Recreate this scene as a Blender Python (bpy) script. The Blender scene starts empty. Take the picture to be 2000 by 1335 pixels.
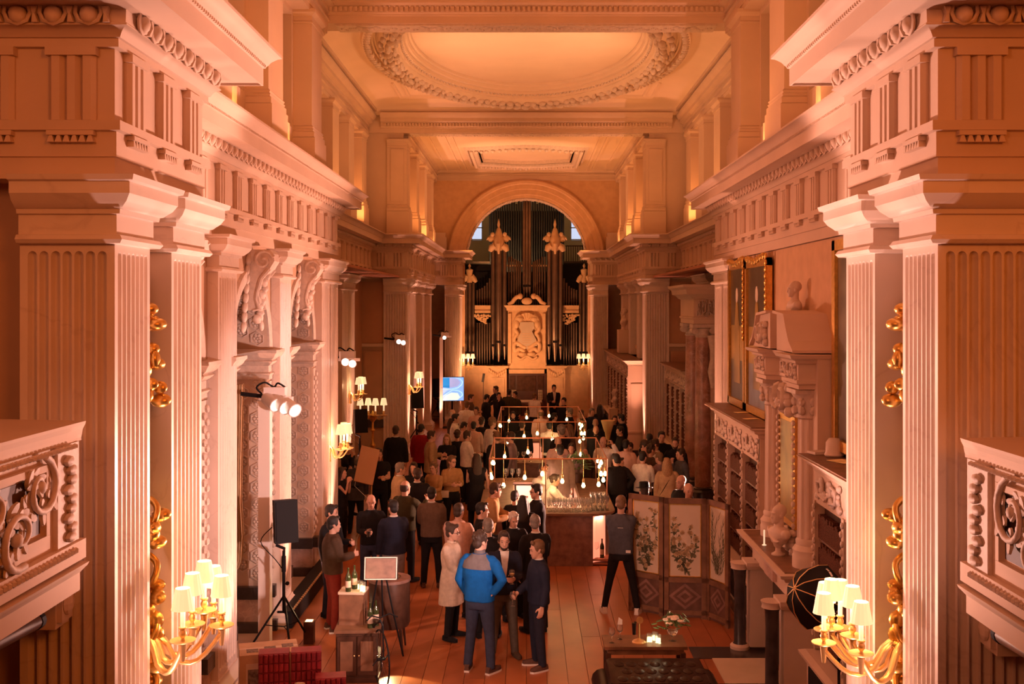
import bpy, bmesh, math, random
from mathutils import Vector, Matrix, noise
R = math.radians
PI = math.pi
C = bpy.context.scene.collection
sc = bpy.context.scene
rnd = random.Random(7)
H = 4.85                       # eye height in metres; the camera looks along +Y
# ---------------------------------------------------------------- camera
cam_d = bpy.data.cameras.new('camera'); cam = bpy.data.objects.new('camera', cam_d); C.objects.link(cam)
cam.location = (0, 0, H); cam.rotation_euler = (R(90), 0, 0)
cam_d.sensor_width = 36; cam_d.lens = 36*2120/2000
cam_d.shift_x = -0.014; cam_d.shift_y = -0.03575; cam_d.clip_end = 300
sc.camera = cam
# ---------------------------------------------------------------- world, exposure
sc.view_settings.view_transform = 'Standard'; sc.view_settings.look = 'None'
sc.view_settings.gamma = 1; sc.view_settings.use_curve_mapping = False
sc.view_settings.exposure = 0.27
w = bpy.data.worlds.new('dusk'); sc.world = w; w.use_nodes = True
bg = w.node_tree.nodes['Background']; bg.inputs[0].default_value = (0.70, 0.77, 1.0, 1); bg.inputs[1].default_value = 0.95
# ---------------------------------------------------------------- lights
def lamp(kind, loc, aim, energy, col, size=0.1, cone=60, blend=.6, sy=None):
    d = bpy.data.lights.new(kind.lower()+'_light', kind); d.energy = energy; d.color = col
    if kind == 'SPOT': d.spot_size = R(cone); d.spot_blend = blend; d.shadow_soft_size = size
    elif kind == 'AREA':
        d.size = size
        if sy: d.shape = 'RECTANGLE'; d.size_y = sy
    else: d.shadow_soft_size = size
    o = bpy.data.objects.new(d.name, d); C.objects.link(o); o.location = loc
    if aim: o.rotation_euler = (Vector(aim)-Vector(loc)).to_track_quat('-Z', 'Y').to_euler()
    return o
SALMON = (1, .40, .26); PINK = (1, .51, .41); AMBER = (1, .36, .10); WARM = (1, .72, .42); REDD = (1, .24, .10)
# spots on the white poles and at the far wall wash the near piers and the long walls
lamp('SPOT', (3.3, 14.0, 1.0), (-2.73, 9.6, 5.2), 5200, PINK, .25, 50, .35)
lamp('SPOT', (-3.3, 14.0, 1.0), (2.73, 9.6, 5.2), 4300, PINK, .25, 50, .35)
lamp('SPOT', (3.2, 20.5, 1.6), (-3.7, 14.5, 4.8), 3900, (1, .46, .34), .25, 95, .9)
lamp('SPOT', (-3.2, 20.5, 3.6), (3.7, 15, 5.6), 1000, SALMON, .25, 85, .9)
for s_ in (-1, 1):
    for y_ in (7.5, 8.7): lamp('SPOT', (s_*2.4, y_+.2, .2), (s_*2.72, y_+.1, 5.0), 500, PINK, .05, 40, .9)
    for y_, x_, e_ in ((13.5, 3.4, 420), (16.8, 3.4, 420), (20.6, 3.4, 700), (30, 4.6, 700), (36.6, 3.45, 450), (34.6, 3.4, 700), (39.6, 3.45, 450), (42.7, 3.45, 450), (45.2, 2.4, 700)):
        if s_ > 0 and 12 < y_ < 17: continue
        lamp('SPOT', (s_*x_, y_, .15), (s_*(x_+.32), y_, 5.0), e_*1.3, SALMON, .05, 55, .9)
    for y_, x_ in ((11, 3.4), (14.3, 3.4), (17.6, 3.4), (24, 4.5), (28, 4.5), (32, 4.5), (36.5, 3.45), (40, 3.45), (43.5, 3.45)):
        lamp('AREA', (s_*x_, y_, 7.25), (s_*(x_-1.0), y_, 11), 55, AMBER, .3, sy=2.5)
    lamp('SPOT', (s_*4.3, 26, 7.3), (-s_*1.5, 28.5, 11.5), 900, (1, .50, .26), .15, 80, .9)  # added cross spots, these and the next, bring out the ceiling relief
    lamp('SPOT', (s_*3.3, 38, 7.3), (-s_*1.0, 41, 10.6), 450, (1, .50, .26), .15, 80, .9)
lamp('AREA', (3.6, -1, 7.5), (-3.4, 7.2, 4), 210, (1, .22, .02), 2, sy=2)  # two added fill lamps behind the camera tint the pier fronts
lamp('AREA', (-3.6, -1, 7.5), (3.4, 7.2, 4), 150, (1, .32, .12), 2, sy=2)
lamp('SPOT', (-2.2, 43, .6), (.3, 48, 5.5), 1050, (1, .42, .17), .2, 90, .9)  # added spot, brightens the organ front from one side
lamp('SPOT', (-2, 49.5, 5.2), (0, 51, 9), 800, (1, .72, .35), .3, 110, .9)
lamp('SPOT', (2.3, 9.6, 2.6), (-4.2, 15.8, 2.4), 1900, (1, .60, .54), .2, 46, .7)  # added fill spot so light reaches the window jambs
lamp('SPOT', (-2.2, 9.2, 2.9), (-.2, 15.5, .8), 420, (1, .60, .47), .3, 50, .8)

# ---------------------------------------------------------------- materials
M = {}
def mat(name, col, rough=.6, metal=0, var=0.0, scale=8, bump=0.0, bscale=40, emit=None, estr=0, veins=None, trans=0, alpha=1, spec=None):
    m = bpy.data.materials.new(name); m.use_nodes = True; M[name] = m
    nt = m.node_tree; b = nt.nodes['Principled BSDF']; L = nt.links
    b.inputs['Base Color'].default_value = (*col, 1); b.inputs['Roughness'].default_value = rough; b.inputs['Metallic'].default_value = metal
    if spec is not None: b.inputs['Specular IOR Level'].default_value = spec
    if alpha < 1: b.inputs['Alpha'].default_value = alpha
    if trans: b.inputs['Transmission Weight'].default_value = trans
    if var or bump or veins:
        tc = nt.nodes.new('ShaderNodeTexCoord')
    if var or veins:
        n = nt.nodes.new('ShaderNodeTexNoise'); n.inputs['Scale'].default_value = scale; n.inputs['Detail'].default_value = 5
        L.new(tc.outputs['Object'], n.inputs['Vector'])
        r = nt.nodes.new('ShaderNodeValToRGB'); L.new(n.outputs['Fac'], r.inputs['Fac'])
        r.color_ramp.elements[0].position = .3; r.color_ramp.elements[1].position = .7
        r.color_ramp.elements[0].color = (*[max(0, c*(1-var)) for c in col], 1); r.color_ramp.elements[1].color = (*[min(1, c*(1+var)) for c in col], 1)
        out = r.outputs['Color']
        if veins:
            wv = nt.nodes.new('ShaderNodeTexNoise'); wv.inputs['Scale'].default_value = veins[0]; wv.inputs['Detail'].default_value = 6; wv.inputs['Distortion'].default_value = 1.2
            L.new(tc.outputs['Object'], wv.inputs['Vector'])
            vr = nt.nodes.new('ShaderNodeValToRGB'); e = vr.color_ramp.elements
            e[0].position = .485; e[0].color = (0, 0, 0, 1); e[1].position = .5; e[1].color = (1, 1, 1, 1)
            e2 = vr.color_ramp.elements.new(.515); e2.color = (0, 0, 0, 1)
            L.new(wv.outputs['Fac'], vr.inputs['Fac'])
            mx = nt.nodes.new('ShaderNodeMix'); mx.data_type = 'RGBA'
            mu = nt.nodes.new('ShaderNodeMath'); mu.operation = 'MULTIPLY'; mu.inputs[1].default_value = veins[2]
            L.new(vr.outputs['Color'], mu.inputs[0]); L.new(mu.outputs[0], mx.inputs['Factor'])
            L.new(out, mx.inputs['A']); mx.inputs['B'].default_value = (*veins[1], 1); out = mx.outputs['Result']
        L.new(out, b.inputs['Base Color'])
    if bump:
        n2 = nt.nodes.new('ShaderNodeTexNoise'); n2.inputs['Scale'].default_value = bscale; n2.inputs['Detail'].default_value = 4
        L.new(tc.outputs['Object'], n2.inputs['Vector'])
        bp = nt.nodes.new('ShaderNodeBump'); bp.inputs['Strength'].default_value = bump; bp.inputs['Distance'].default_value = .02
        L.new(n2.outputs['Fac'], bp.inputs['Height']); L.new(bp.outputs['Normal'], b.inputs['Normal'])
    if emit:
        b.inputs['Emission Color'].default_value = (*emit, 1); b.inputs['Emission Strength'].default_value = estr
    return m
mat('stone', (.64, .51, .42), .62, var=.06, scale=3, bump=.08, bscale=90)
mat('marble', (.72, .60, .52), .33, var=.05, scale=2.2, veins=(.9, (.5, .38, .33), .3))
mat('paint', (.50, .32, .205), .75, var=.06, scale=2)
mat('plaster', (.61, .455, .345), .75, var=.05, scale=1.5)
mat('ceiling', (.72, .56, .42), .8, var=.03, scale=1.2)
mat('carving', (.60, .48, .40), .6, var=.12, scale=14, bump=.15, bscale=50)
mat('dark_marble', (.05, .04, .04), .25, var=.4, scale=5)
mat('red_marble', (.38, .20, .15), .3, var=.35, scale=4, veins=(2.5, (.6, .42, .34), .6))
mat('warm_marble', (.55, .38, .32), .3, var=.35, scale=4, veins=(2.5, (.75, .58, .5), .7))
mat('floor', (.36, .115, .040), .38, var=.22, scale=1.4)
mat('floor_b', (.33, .103, .036), .40, var=.22, scale=1.7)
mat('floor_c', (.39, .128, .045), .36, var=.22, scale=1.1)
mat('gilt', (.75, .45, .12), .32, metal=.9, var=.15, scale=20)
mat('brass', (.80, .54, .25), .33, metal=.6)
mat('copper', (.80, .42, .26), .3, metal=.85)
mat('dark_glass', (.02, .02, .03), .08)
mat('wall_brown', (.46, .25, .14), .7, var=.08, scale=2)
mat('black', (.012, .011, .012), .55, spec=.12)
mat('black_gloss', (.015, .013, .013), .25)
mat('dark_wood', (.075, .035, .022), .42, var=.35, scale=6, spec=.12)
mat('mid_wood', (.20, .10, .055), .45, var=.3, scale=6)
mat('pipe', (.22, .155, .115), .36, metal=.75, var=.15, scale=3)
mat('pipe_dark', (.06, .045, .04), .45, metal=.5, var=.2, scale=3)
mat('organ_case', (.74, .50, .28), .55, var=.1, scale=5, bump=.1)
mat('organ_wood', (.07, .022, .015), .45, var=.3, scale=5)
mat('cream', (.80, .70, .52), .7)
mat('white', (.82, .80, .78), .55)
mat('white_metal', (.78, .74, .72), .4)
mat('rail_white', (.84, .77, .71), .5)
mat('book', (.11, .040, .02), .7, var=.6, scale=60, spec=.12)
mat('book_red', (.30, .03, .05), .45, var=.3, scale=9)
mat('cardboard', (.50, .33, .20), .8, var=.12, scale=7)
mat('print', (.22, .17, .14), .8, var=.5, scale=30, spec=.12)
mat('label', (.62, .50, .40), .8)
mat('curtain', (.42, .27, .14), .85, var=.15, scale=6)
mat('green_glass', (.035, .045, .015), .12)
mat('glass', (.95, .95, .95), .05, trans=.95)
mat('pane', (.8, .85, .9), .1, alpha=.12)
mat('pane_dim', (.05, .06, .09), .15, alpha=.62)
mat('paper', (.9, .72, .35), .8)
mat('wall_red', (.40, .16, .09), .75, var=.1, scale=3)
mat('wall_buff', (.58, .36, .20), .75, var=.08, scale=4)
mat('canvas_dark', (.07, .055, .03), .3, var=.6, scale=2)
mat('canvas_gold', (.30, .19, .05), .3, var=.6, scale=1.4)
mat('canvas_blue', (.16, .17, .20), .3, var=.4, scale=2)
mat('leather', (.035, .018, .014), .35, var=.3, scale=9, spec=.12)
mat('leaf', (.10, .17, .06), .6, var=.3, scale=9)
mat('flower', (.92, .88, .82), .7)
mat('silk', (.60, .50, .38), .7, var=.06, scale=3)
mat('silk_leaf', (.14, .13, .07), .8, var=.4, scale=20)
mat('silk_flower', (.50, .36, .20), .8, var=.3, scale=20)
mat('panel_wood', (.13, .065, .045), .45, var=.3, scale=8)
mat('panel_inlay', (.25, .135, .105), .45, var=.3, scale=8)
mat('shade', (.90, .75, .50), .8, emit=(1, .70, .36), estr=.75)
mat('candle', (.9, .85, .75), .5, emit=(1, .72, .45), estr=.55)
mat('bulb', (1, .8, .5), .3, emit=(1, .62, .25), estr=9)
mat('lens', (1, .9, .8), .2, emit=(1, .80, .66), estr=3.5)
mat('led', (1, .8, .7), .4, emit=(1, .30, .17), estr=.75)
mat('candle_glow', (1, .85, .5), .3, emit=(1, .75, .35), estr=2.5)
mat('chrome', (.75, .65, .55), .15, metal=1)
# ---------------------------------------------------------------- mesh helpers
class MB:
    def __init__(s): s.v = []; s.f = []
    def add(s, vs, fs):
        o = len(s.v); s.v += [tuple(p) for p in vs]; s.f += [tuple(i+o for i in q) for q in fs]; return s
    def box(s, x0, x1, y0, y1, z0, z1):
        return s.add([(x0,y0,z0),(x1,y0,z0),(x1,y1,z0),(x0,y1,z0),(x0,y0,z1),(x1,y0,z1),(x1,y1,z1),(x0,y1,z1)],
                     [(3,2,1,0),(4,5,6,7),(0,1,5,4),(1,2,6,5),(2,3,7,6),(3,0,4,7)])
    def xbox(s, m, sx, sy, sz):
        vs = [m @ Vector((a*sx/2, b*sy/2, c*sz/2)) for c in (-1, 1) for a, b in ((-1,-1),(1,-1),(1,1),(-1,1))]
        return s.add(vs, [(3,2,1,0),(4,5,6,7),(0,1,5,4),(1,2,6,5),(2,3,7,6),(3,0,4,7)])
    def rings(s, rs, cap=True, closed=False):
        n = len(rs[0]); o = len(s.v)
        for r in rs: s.v += [tuple(p) for p in r]
        k = len(rs)
        for i in range(k if closed else k-1):
            a = o+i*n; b = o+((i+1) % k)*n
            for j in range(n): s.f.append((a+j, a+(j+1) % n, b+(j+1) % n, b+j))
        if cap and not closed:
            s.f.append(tuple(o+j for j in reversed(range(n)))); s.f.append(tuple(o+(k-1)*n+j for j in range(n)))
        return s
    def tube(s, pts, rad, n=8, cap=True, flat=1.0):
        pts = [Vector(p) for p in pts]; rs = []; prev = None
        for i, p in enumerate(pts):
            t = (pts[min(i+1, len(pts)-1)]-pts[max(i-1, 0)])
            t = t.normalized() if t.length > 1e-9 else Vector((0, 0, 1))
            if prev is None:
                u = t.cross(Vector((0, 0, 1)) if abs(t.z) < .9 else Vector((1, 0, 0))).normalized()
            else: u = (prev-t*prev.dot(t)).normalized()
            prev = u; vv = t.cross(u); r = rad[i] if isinstance(rad, (list, tuple)) else rad
            rs.append([p+u*(r*math.cos(2*PI*k/n))+vv*(r*flat*math.sin(2*PI*k/n)) for k in range(n)])
        return s.rings(rs, cap)
    def lathe(s, prof, c=(0, 0, 0), n=12, sx=1, sy=1):
        rs = [[(c[0]+r*sx*math.cos(2*PI*k/n), c[1]+r*sy*math.sin(2*PI*k/n), c[2]+z) for k in range(n)] for r, z in prof]
        return s.rings(rs, True)
    def ball(s, c, r, nu=10, nv=6, m=None):
        rx, ry, rz = r if isinstance(r, (tuple, list)) else (r, r, r)
        rs = []
        for i in range(nv+1):
            a = -PI/2+PI*i/nv; ca = max(math.cos(a), .02)
            ring = [Vector((rx*ca*math.cos(2*PI*k/nu), ry*ca*math.sin(2*PI*k/nu), rz*math.sin(a))) for k in range(nu)]
            rs.append([(m @ p if m else p)+Vector(c) for p in ring])
        return s.rings(rs, True)
    def ext(s, poly, d0, d1, fn):
        """extrude a 2-D polygon (u,v) from depth d0 to d1; fn(u,v,d) -> xyz"""
        n = len(poly); o = len(s.v)
        s.v += [tuple(fn(u, v, d0)) for u, v in poly]+[tuple(fn(u, v, d1)) for u, v in poly]
        s.f.append(tuple(o+i for i in reversed(range(n)))); s.f.append(tuple(o+n+i for i in range(n)))
        for i in range(n): s.f.append((o+i, o+(i+1) % n, o+n+(i+1) % n, o+n+i))
        return s
    def sweep(s, prof, path, closed=False, fill=False):
        """prof: (out, z) going up; path: plan points, outward = right of travel; mitred corners"""
        P = [Vector(p) for p in path]; n = len(P); rs = []
        for i in range(n):
            a = P[i-1] if (i > 0 or closed) else None; b = P[(i+1) % n] if (i < n-1 or closed) else None
            d1 = (P[i]-a).normalized() if a is not None else None; d2 = (b-P[i]).normalized() if b is not None else None
            if d1 is None: d1 = d2
            if d2 is None: d2 = d1
            n1 = Vector((d1.y, -d1.x)); n2 = Vector((d2.y, -d2.x)); q = n1+n2
            m = q/(q.length_squared/2) if q.length > .1 else n1
            rs.append([(P[i].x+m.x*o, P[i].y+m.y*o, z) for o, z in prof])
        k = len(prof); o = len(s.v)
        for r in rs: s.v += r
        for i in range(n if closed else n-1):
            a = o+i*k; b = o+((i+1) % n)*k
            for j in range(k-1): s.f.append((a+j, b+j, b+j+1, a+j+1))
        if not closed:
            s.f.append(tuple(o+j for j in range(k))); s.f.append(tuple(o+(n-1)*k+j for j in reversed(range(k))))
        elif fill:
            s.f.append(tuple(o+i*k+k-1 for i in range(n)))
        return s
    def mirror(s):
        s.v = [(-x, y, z) for x, y, z in s.v]; s.f = [tuple(reversed(q)) for q in s.f]; return s
    def xf(s, m):
        s.v = [tuple(m @ Vector(p)) for p in s.v]; return s
    def mesh(s, name, m=None, smooth=0):
        me = bpy.data.meshes.new(name); me.from_pydata(s.v, [], s.f); me.update()
        bm = bmesh.new(); bm.from_mesh(me); bmesh.ops.recalc_face_normals(bm, faces=bm.faces); bm.to_mesh(me); bm.free()
        if smooth:
            me.polygons.foreach_set('use_smooth', [True]*len(me.polygons)); me.set_sharp_from_angle(angle=R(smooth))
        if m: me.materials.append(M[m] if isinstance(m, str) else m)
        return me
    def build(s, name, m, parent=None, smooth=0, loc=None, **kw):
        o = bpy.data.objects.new(name, s.mesh(name, m, smooth)); C.objects.link(o)
        if parent: o.parent = parent
        if loc: o.location = loc
        for k, v in kw.items(): o[k] = v
        return o
def inst(me, name, parent=None, loc=(0, 0, 0), rot=(0, 0, 0), scale=(1, 1, 1), **kw):
    o = bpy.data.objects.new(name, me); C.objects.link(o); o.location = loc; o.rotation_euler = rot; o.scale = scale
    if parent: o.parent = parent
    for k, v in kw.items(): o[k] = v
    return o
def thing(name, label, cat, loc=(0, 0, 0), rz=0, group=None):
    o = bpy.data.objects.new(name, None); C.objects.link(o); o.location = loc; o.rotation_euler = (0, 0, rz)
    o['label'] = label; o['category'] = cat
    if group: o['group'] = group
    return o
def tag(o, label, cat, group=None):
    o['label'] = label; o['category'] = cat
    if group: o['group'] = group
    return o
def kids(o): return [c for c in bpy.data.objects if c.parent == o]
def spline(pts, m=5):
    pts = [Vector(p) for p in pts]; out = []
    for i in range(len(pts)-1):
        a, b, c, d = pts[max(i-1, 0)], pts[i], pts[i+1], pts[min(i+2, len(pts)-1)]
        for k in range(m):
            t = k/m; out.append(.5*((2*b)+(c-a)*t+(2*a-5*b+4*c-d)*t*t+(3*b-a-3*c+d)*t**3))
    return out+[pts[-1]]
def P(px, py, d): return Vector(((px-1028)/2120*d, d, H-(py-596)/2120*d))
def floor_d(py): return H*2120/(py-596)
# ================================================================ SETTING
def structure(o): o['kind'] = 'structure'; return o
def S(mb, s):            # built for the left side; mirrored for the right
    return mb.mirror() if s > 0 else mb
# ---- floor: separate boards on a slab
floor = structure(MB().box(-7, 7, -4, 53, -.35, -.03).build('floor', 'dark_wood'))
bw = .27; blen = 6.0
bmesh_ = [MB().box(.003, bw-.003, 0, blen-.006, -.03, 0).mesh('floorboard', m) for m in ('floor', 'floor_b', 'floor_c')]
for i in range(-17, 17):
    off = (i*2.3) % blen
    for k in range(7):
        y = 9+off+k*blen-(blen if off > 3 else 0)
        inst(bmesh_[(i*5+k*7) % 3], 'floorboard', floor, (i*bw, y, 0))
# ---- fluted faces
def fluted(mb, o, u, nrm, w, z0, z1, n, margin=.05, depth=.06):
    o = Vector(o); u = Vector(u); nrm = Vector(nrm)
    pitch = (w-2*margin)/n; fw = pitch*.80; r = fw/2; zt = z1-.05
    rows = [(z0, 0), (z0+.10, 0), (z0+.13, 1), (zt-r, 1)]+[(zt-r+r*h, math.sqrt(max(0, 1-h*h))) for h in (.45, .75, .93, 1)]+[(z1, 0)]
    ts = (0, .17, .36, .5, .64, .83, 1); grid = []
    for z, c in rows:
        row = [o]
        for k in range(n):
            uc = margin+pitch*(k+.5)
            for t in ts:
                row.append(o+u*(uc+(t-.5)*fw*max(c, .02))-nrm*(depth*math.sin(PI*t)*c))
        row.append(o+u*w); grid.append([(p.x, p.y, z) for p in row])
    m = len(grid[0]); b = len(mb.v)
    for row in grid: mb.v += row
    for i in range(len(grid)-1):
        for j in range(m-1): mb.f.append((b+i*m+j, b+i*m+j+1, b+(i+1)*m+j+1, b+(i+1)*m+j))
CAPP = [(-.05,5.25),(.055,5.26),(.075,5.285),(.055,5.315),(.02,5.32),(.02,5.45),(.05,5.455),(.055,5.485),(.075,5.49),(.095,5.51),(.125,5.535),(.15,5.575),(.155,5.58),(.155,5.655),(.185,5.665),(.195,5.70),(-.3,5.70)]
BASEP = [(-.05,.0),(.12,.0),(.12,.14),(.10,.15),(.11,.20),(.07,.24),(.03,.28),(.02,.32),(-.05,.32)]
def pilaster(parent, s, y0, y1, xf, xw, n, nf=0, m='marble', z0=.3, double=False):
    mb = MB(); ztop = 5.26
    if double:
        g = (y1-y0)*.46
        fluted(mb, (xf, y0, 0), (0, 1, 0), (1, 0, 0), g, z0, ztop, 6, .03)
        fluted(mb, (xf, y1-g, 0), (0, 1, 0), (1, 0, 0), g, z0, ztop, 6, .03)
        mb.add([(xf-.06, y0+g, z0), (xf-.06, y1-g, z0), (xf-.06, y1-g, ztop), (xf-.06, y0+g, ztop)], [(0, 1, 2, 3)])
        for yy in (y0+g, y1-g): mb.add([(xf, yy, z0), (xf-.06, yy, z0), (xf-.06, yy, ztop), (xf, yy, ztop)], [(0, 1, 2, 3)])
    elif n: fluted(mb, (xf, y0, 0), (0, 1, 0), (1, 0, 0), y1-y0, z0, ztop, n, .045)
    else: mb.add([(xf, y0, z0), (xf, y1, z0), (xf, y1, ztop), (xf, y0, ztop)], [(0, 1, 2, 3)])
    if nf: fluted(mb, (xw, y0, 0), (1, 0, 0), (0, -1, 0), xf-xw, z0, ztop, nf, .045)
    else: mb.add([(xw, y0, z0), (xf, y0, z0), (xf, y0, ztop), (xw, y0, ztop)], [(0, 1, 2, 3)])
    mb.add([(xw, y1, z0), (xf, y1, z0), (xf, y1, ztop), (xw, y1, ztop)], [(3, 2, 1, 0)])
    p = S(mb, s).build('pilaster', m, parent, smooth=40)
    path = [(xw, y0), (xf, y0), (xf, y1), (xw, y1)]
    S(MB().sweep(CAPP, path), s).build('capital', m, p, smooth=35)
    S(MB().sweep(BASEP, path), s).build('plinth', m, p, smooth=35)
    return p
# ---- shared frieze pieces (local x along the wall, local -y out of it)
def tri_mesh(w=.31, h=.48):
    mb = MB(); d = .05; g = w/12
    prof = [(-w/2, 0), (-w/2, -d*.4), (-w/2+g, -d), (-w/2+3*g, -d), (-w/2+4*g, -d*.1), (-w/2+5*g, -d), (-w/2+7*g, -d), (-w/2+8*g, -d*.1), (-w/2+9*g, -d), (-w/2+11*g, -d), (w/2, -d*.4), (w/2, 0)]
    mb.rings([[(x, y, z) for x, y in prof] for z in (0, h-.04)]); mb.box(-w/2-.012, w/2+.012, -d-.015, 0, h-.055, h)
    return mb.mesh('triglyph', 'plaster')
def gut_mesh(w=.31):
    mb = MB().box(-w/2, w/2, -.055, 0, .045, .075)
    for k in range(6):
        c = -w/2+w*(k+.5)/6; q = w/13
        mb.rings([[(c-q, -.05, .0), (c+q, -.05, .0), (c+q, 0, .0), (c-q, 0, .0)], [(c-q*.4, -.045, .045), (c+q*.4, -.045, .045), (c+q*.4, 0, .045), (c-q*.4, 0, .045)]])
    return mb.mesh('guttae', 'plaster')
TRI = tri_mesh(); GUT = gut_mesh()
EGG = MB().ball((0, -.02, .052), (.062, .06, .062), 8, 6).tube([(-.078, -.035, .105), (-.085, -.03, .06), (-.06, -.025, .012), (0, -.02, -.008), (.06, -.025, .012), (.085, -.03, .06), (.078, -.035, .105)], .014, 5).mesh('egg', 'plaster', 50)
DART = MB().rings([[(-.022, -.05, .10), (.022, -.05, .10), (.022, 0, .10), (-.022, 0, .10)], [(-.008, -.055, .05), (.008, -.055, .05), (.008, 0, .05), (-.008, 0, .05)], [(-.02, -.035, .0), (.02, -.035, .0), (.02, 0, .0), (-.02, 0, .0)]]).mesh('dart', 'plaster')
def fmat(s, p, face):    # placement of a frieze piece: face 'x' looks into the hall, 'y' looks at the camera
    x, y, z = p
    return ((x if s < 0 else -x, y, z), (0, 0, 0 if face == 'y' else (PI/2 if s < 0 else -PI/2)))
ENT = [(-.45,5.69),(0,5.69),(0,5.83),(.018,5.835),(.018,6.0),(.055,6.005),(.055,6.07),(0,6.072),(0,6.55),(.04,6.555),(.04,6.61),(.055,6.615),(.075,6.65),(.105,6.675),(.125,6.68),(.125,6.69),(.115,6.70),(.12,6.78),(.16,6.795),(.40,6.80),(.40,6.78),(.415,6.78),(.415,6.93),(.43,6.935),(.44,6.955),(.455,6.97),(.46,6.98),(.475,7.0),(.52,7.035),(.55,7.045),(.55,7.07),(.50,7.085),(-.4,7.10)]
LP = [(-6.4,7.2),(-2.73,7.2),(-2.73,9.14),(-3.74,9.14),(-3.74,21.5),(-4.9,21.5),(-4.9,34.2),(-3.75,34.2),(-3.75,44.4),(-2.72,44.4),(-2.72,46.45)]
XB, XC, XD = -3.85, -5.2, -4.05
def arched(mb, x, y0, y1, z0, z1, ops):
    def quad(ya, yb, za, zb): mb.add([(x, ya, za), (x, yb, za), (x, yb, zb), (x, ya, zb)], [(0, 1, 2, 3)])
    y = y0
    for yc, hw, zs, zp in ops:
        quad(y, yc-hw, z0, z1); quad(yc-hw, yc+hw, z0, zs); n = 14
        for k in range(n):
            a, b = PI-PI*k/n, PI-PI*(k+1)/n
            ya, yb = yc+hw*math.cos(a), yc+hw*math.cos(b)
            mb.add([(x, ya, zp+hw*math.sin(a)), (x, yb, zp+hw*math.sin(b)), (x, yb, z1), (x, ya, z1)], [(0, 1, 2, 3)])
        y = yc+hw
    quad(y, y1, z0, z1)
OPS = [(11.75, 1.0, .0, 4.2), (15.15, 1.0, .0, 4.2), (18.5, 1.0, .0, 4.2)]
WALL = {}
for s, side in ((-1, 'left'), (1, 'right')):
    mb = MB()
    mb.box(-7, -2.96, 7.5, 9.1, 0, 5.7)                         # solid behind the front pier
    arched(mb, XB, 9.1, 21.5, 0, 5.75, OPS if s < 0 else [])
    mb.box(-5.3, XB, 21.38, 21.5, 0, 5.75)
    mb.add([(XC, 21.4, 0), (XC, 34.4, 0), (XC, 34.4, 5.75), (XC, 21.4, 5.75)], [(0, 1, 2, 3)])
    mb.add([(XC-.2, 34.3, 0), (XD, 34.3, 0), (XD, 34.3, 5.75), (XC-.2, 34.3, 5.75)], [(0, 1, 2, 3)])
    mb.add([(XD, 34.3, 0), (XD, 46.7, 0), (XD, 46.7, 5.75), (XD, 34.3, 5.75)], [(0, 1, 2, 3)])
    wl = structure(S(mb, s).build('wall_'+side, 'paint')); WALL[s] = wl
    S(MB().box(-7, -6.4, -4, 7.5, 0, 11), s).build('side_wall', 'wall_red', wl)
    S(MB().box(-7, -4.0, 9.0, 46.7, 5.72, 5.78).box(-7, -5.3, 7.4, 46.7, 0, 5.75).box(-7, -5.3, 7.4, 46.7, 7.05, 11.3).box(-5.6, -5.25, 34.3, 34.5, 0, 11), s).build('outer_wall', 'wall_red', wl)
    # attic storey above the great cornice
    mb = MB()
    def plane_x(x, ya, yb, za, zb): mb.add([(x, ya, za), (x, yb, za), (x, yb, zb), (x, ya, zb)], [(0, 1, 2, 3)])
    xs = -4.15
    bays = [(11.5, 12.7), (14.7, 15.95), (17.9, 19.2)]
    y = -4
    for a, b in bays:
        plane_x(xs, y, a, 7.05, 11.2); plane_x(xs, a, b, 7.05, 8.0); plane_x(xs, a, b, 10.0, 11.2); y = b
        for yy, in ((a,), (b,)): mb.add([(xs, yy, 8.0), (xs-.55, yy, 8.0), (xs-.55, yy, 10.0), (xs, yy, 10.0)], [(0, 1, 2, 3)])
        for zz in (8.0, 10.0): mb.add([(xs, a, zz), (xs-.55, a, zz), (xs-.55, b, zz), (xs, b, zz)], [(0, 1, 2, 3)])
    plane_x(xs, y, 21.3, 7.05, 11.2)
    plane_x(-5.25, 21.3, 34.4, 7.05, 11.0); mb.add([(-5.25, 34.48, 7.05), (-3.9, 34.48, 7.05), (-3.9, 34.48, 11), (-5.25, 34.48, 11)], [(0, 1, 2, 3)])
    plane_x(-4.1, 34.48, 46.5, 7.05, 11.0)
    mb.box(-7, -4.15, 7.4, 7.5, 7.05, 11.2)
    S(mb, s).build('attic_wall', 'plaster', wl)
    ent = S(MB().sweep(ENT, LP), s).build('entablature', 'plaster', wl, smooth=30)
    # front pier, pilaster beside it, then the bay pilasters
    pilaster(wl, s, 7.2, 7.87, -2.73, -3.36, 7, 7)
    y2 = (8.35, 9.12) if s < 0 else (8.5, 9.26)
    pilaster(wl, s, y2[0], y2[1], -2.73, -2.98, 7, 0)
    if s < 0:
        pilaster(wl, s, 13.1, 13.95, -3.72, XB, 7); pilaster(wl, s, 16.38, 17.18, -3.72, XB, 7)
    pilaster(wl, s, 19.75, 21.45, -3.72, XB, 12, double=True)
    pilaster(wl, s, 28.9, 31.0, -4.9, XC, 12, double=True)
    pilaster(wl, s, 24.0, 25.6, -4.9, XC, 10) if s < 0 else None
    pilaster(wl, s, 34.2, 35.15, -3.76, -4.5, 7, 8)
    for a in (36.2, 39.2, 42.3): pilaster(wl, s, a, a+.8, -3.76, XD, 6)
    pilaster(wl, s, 44.4, 46.45, -2.74, -3.34, 10, 8)
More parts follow.
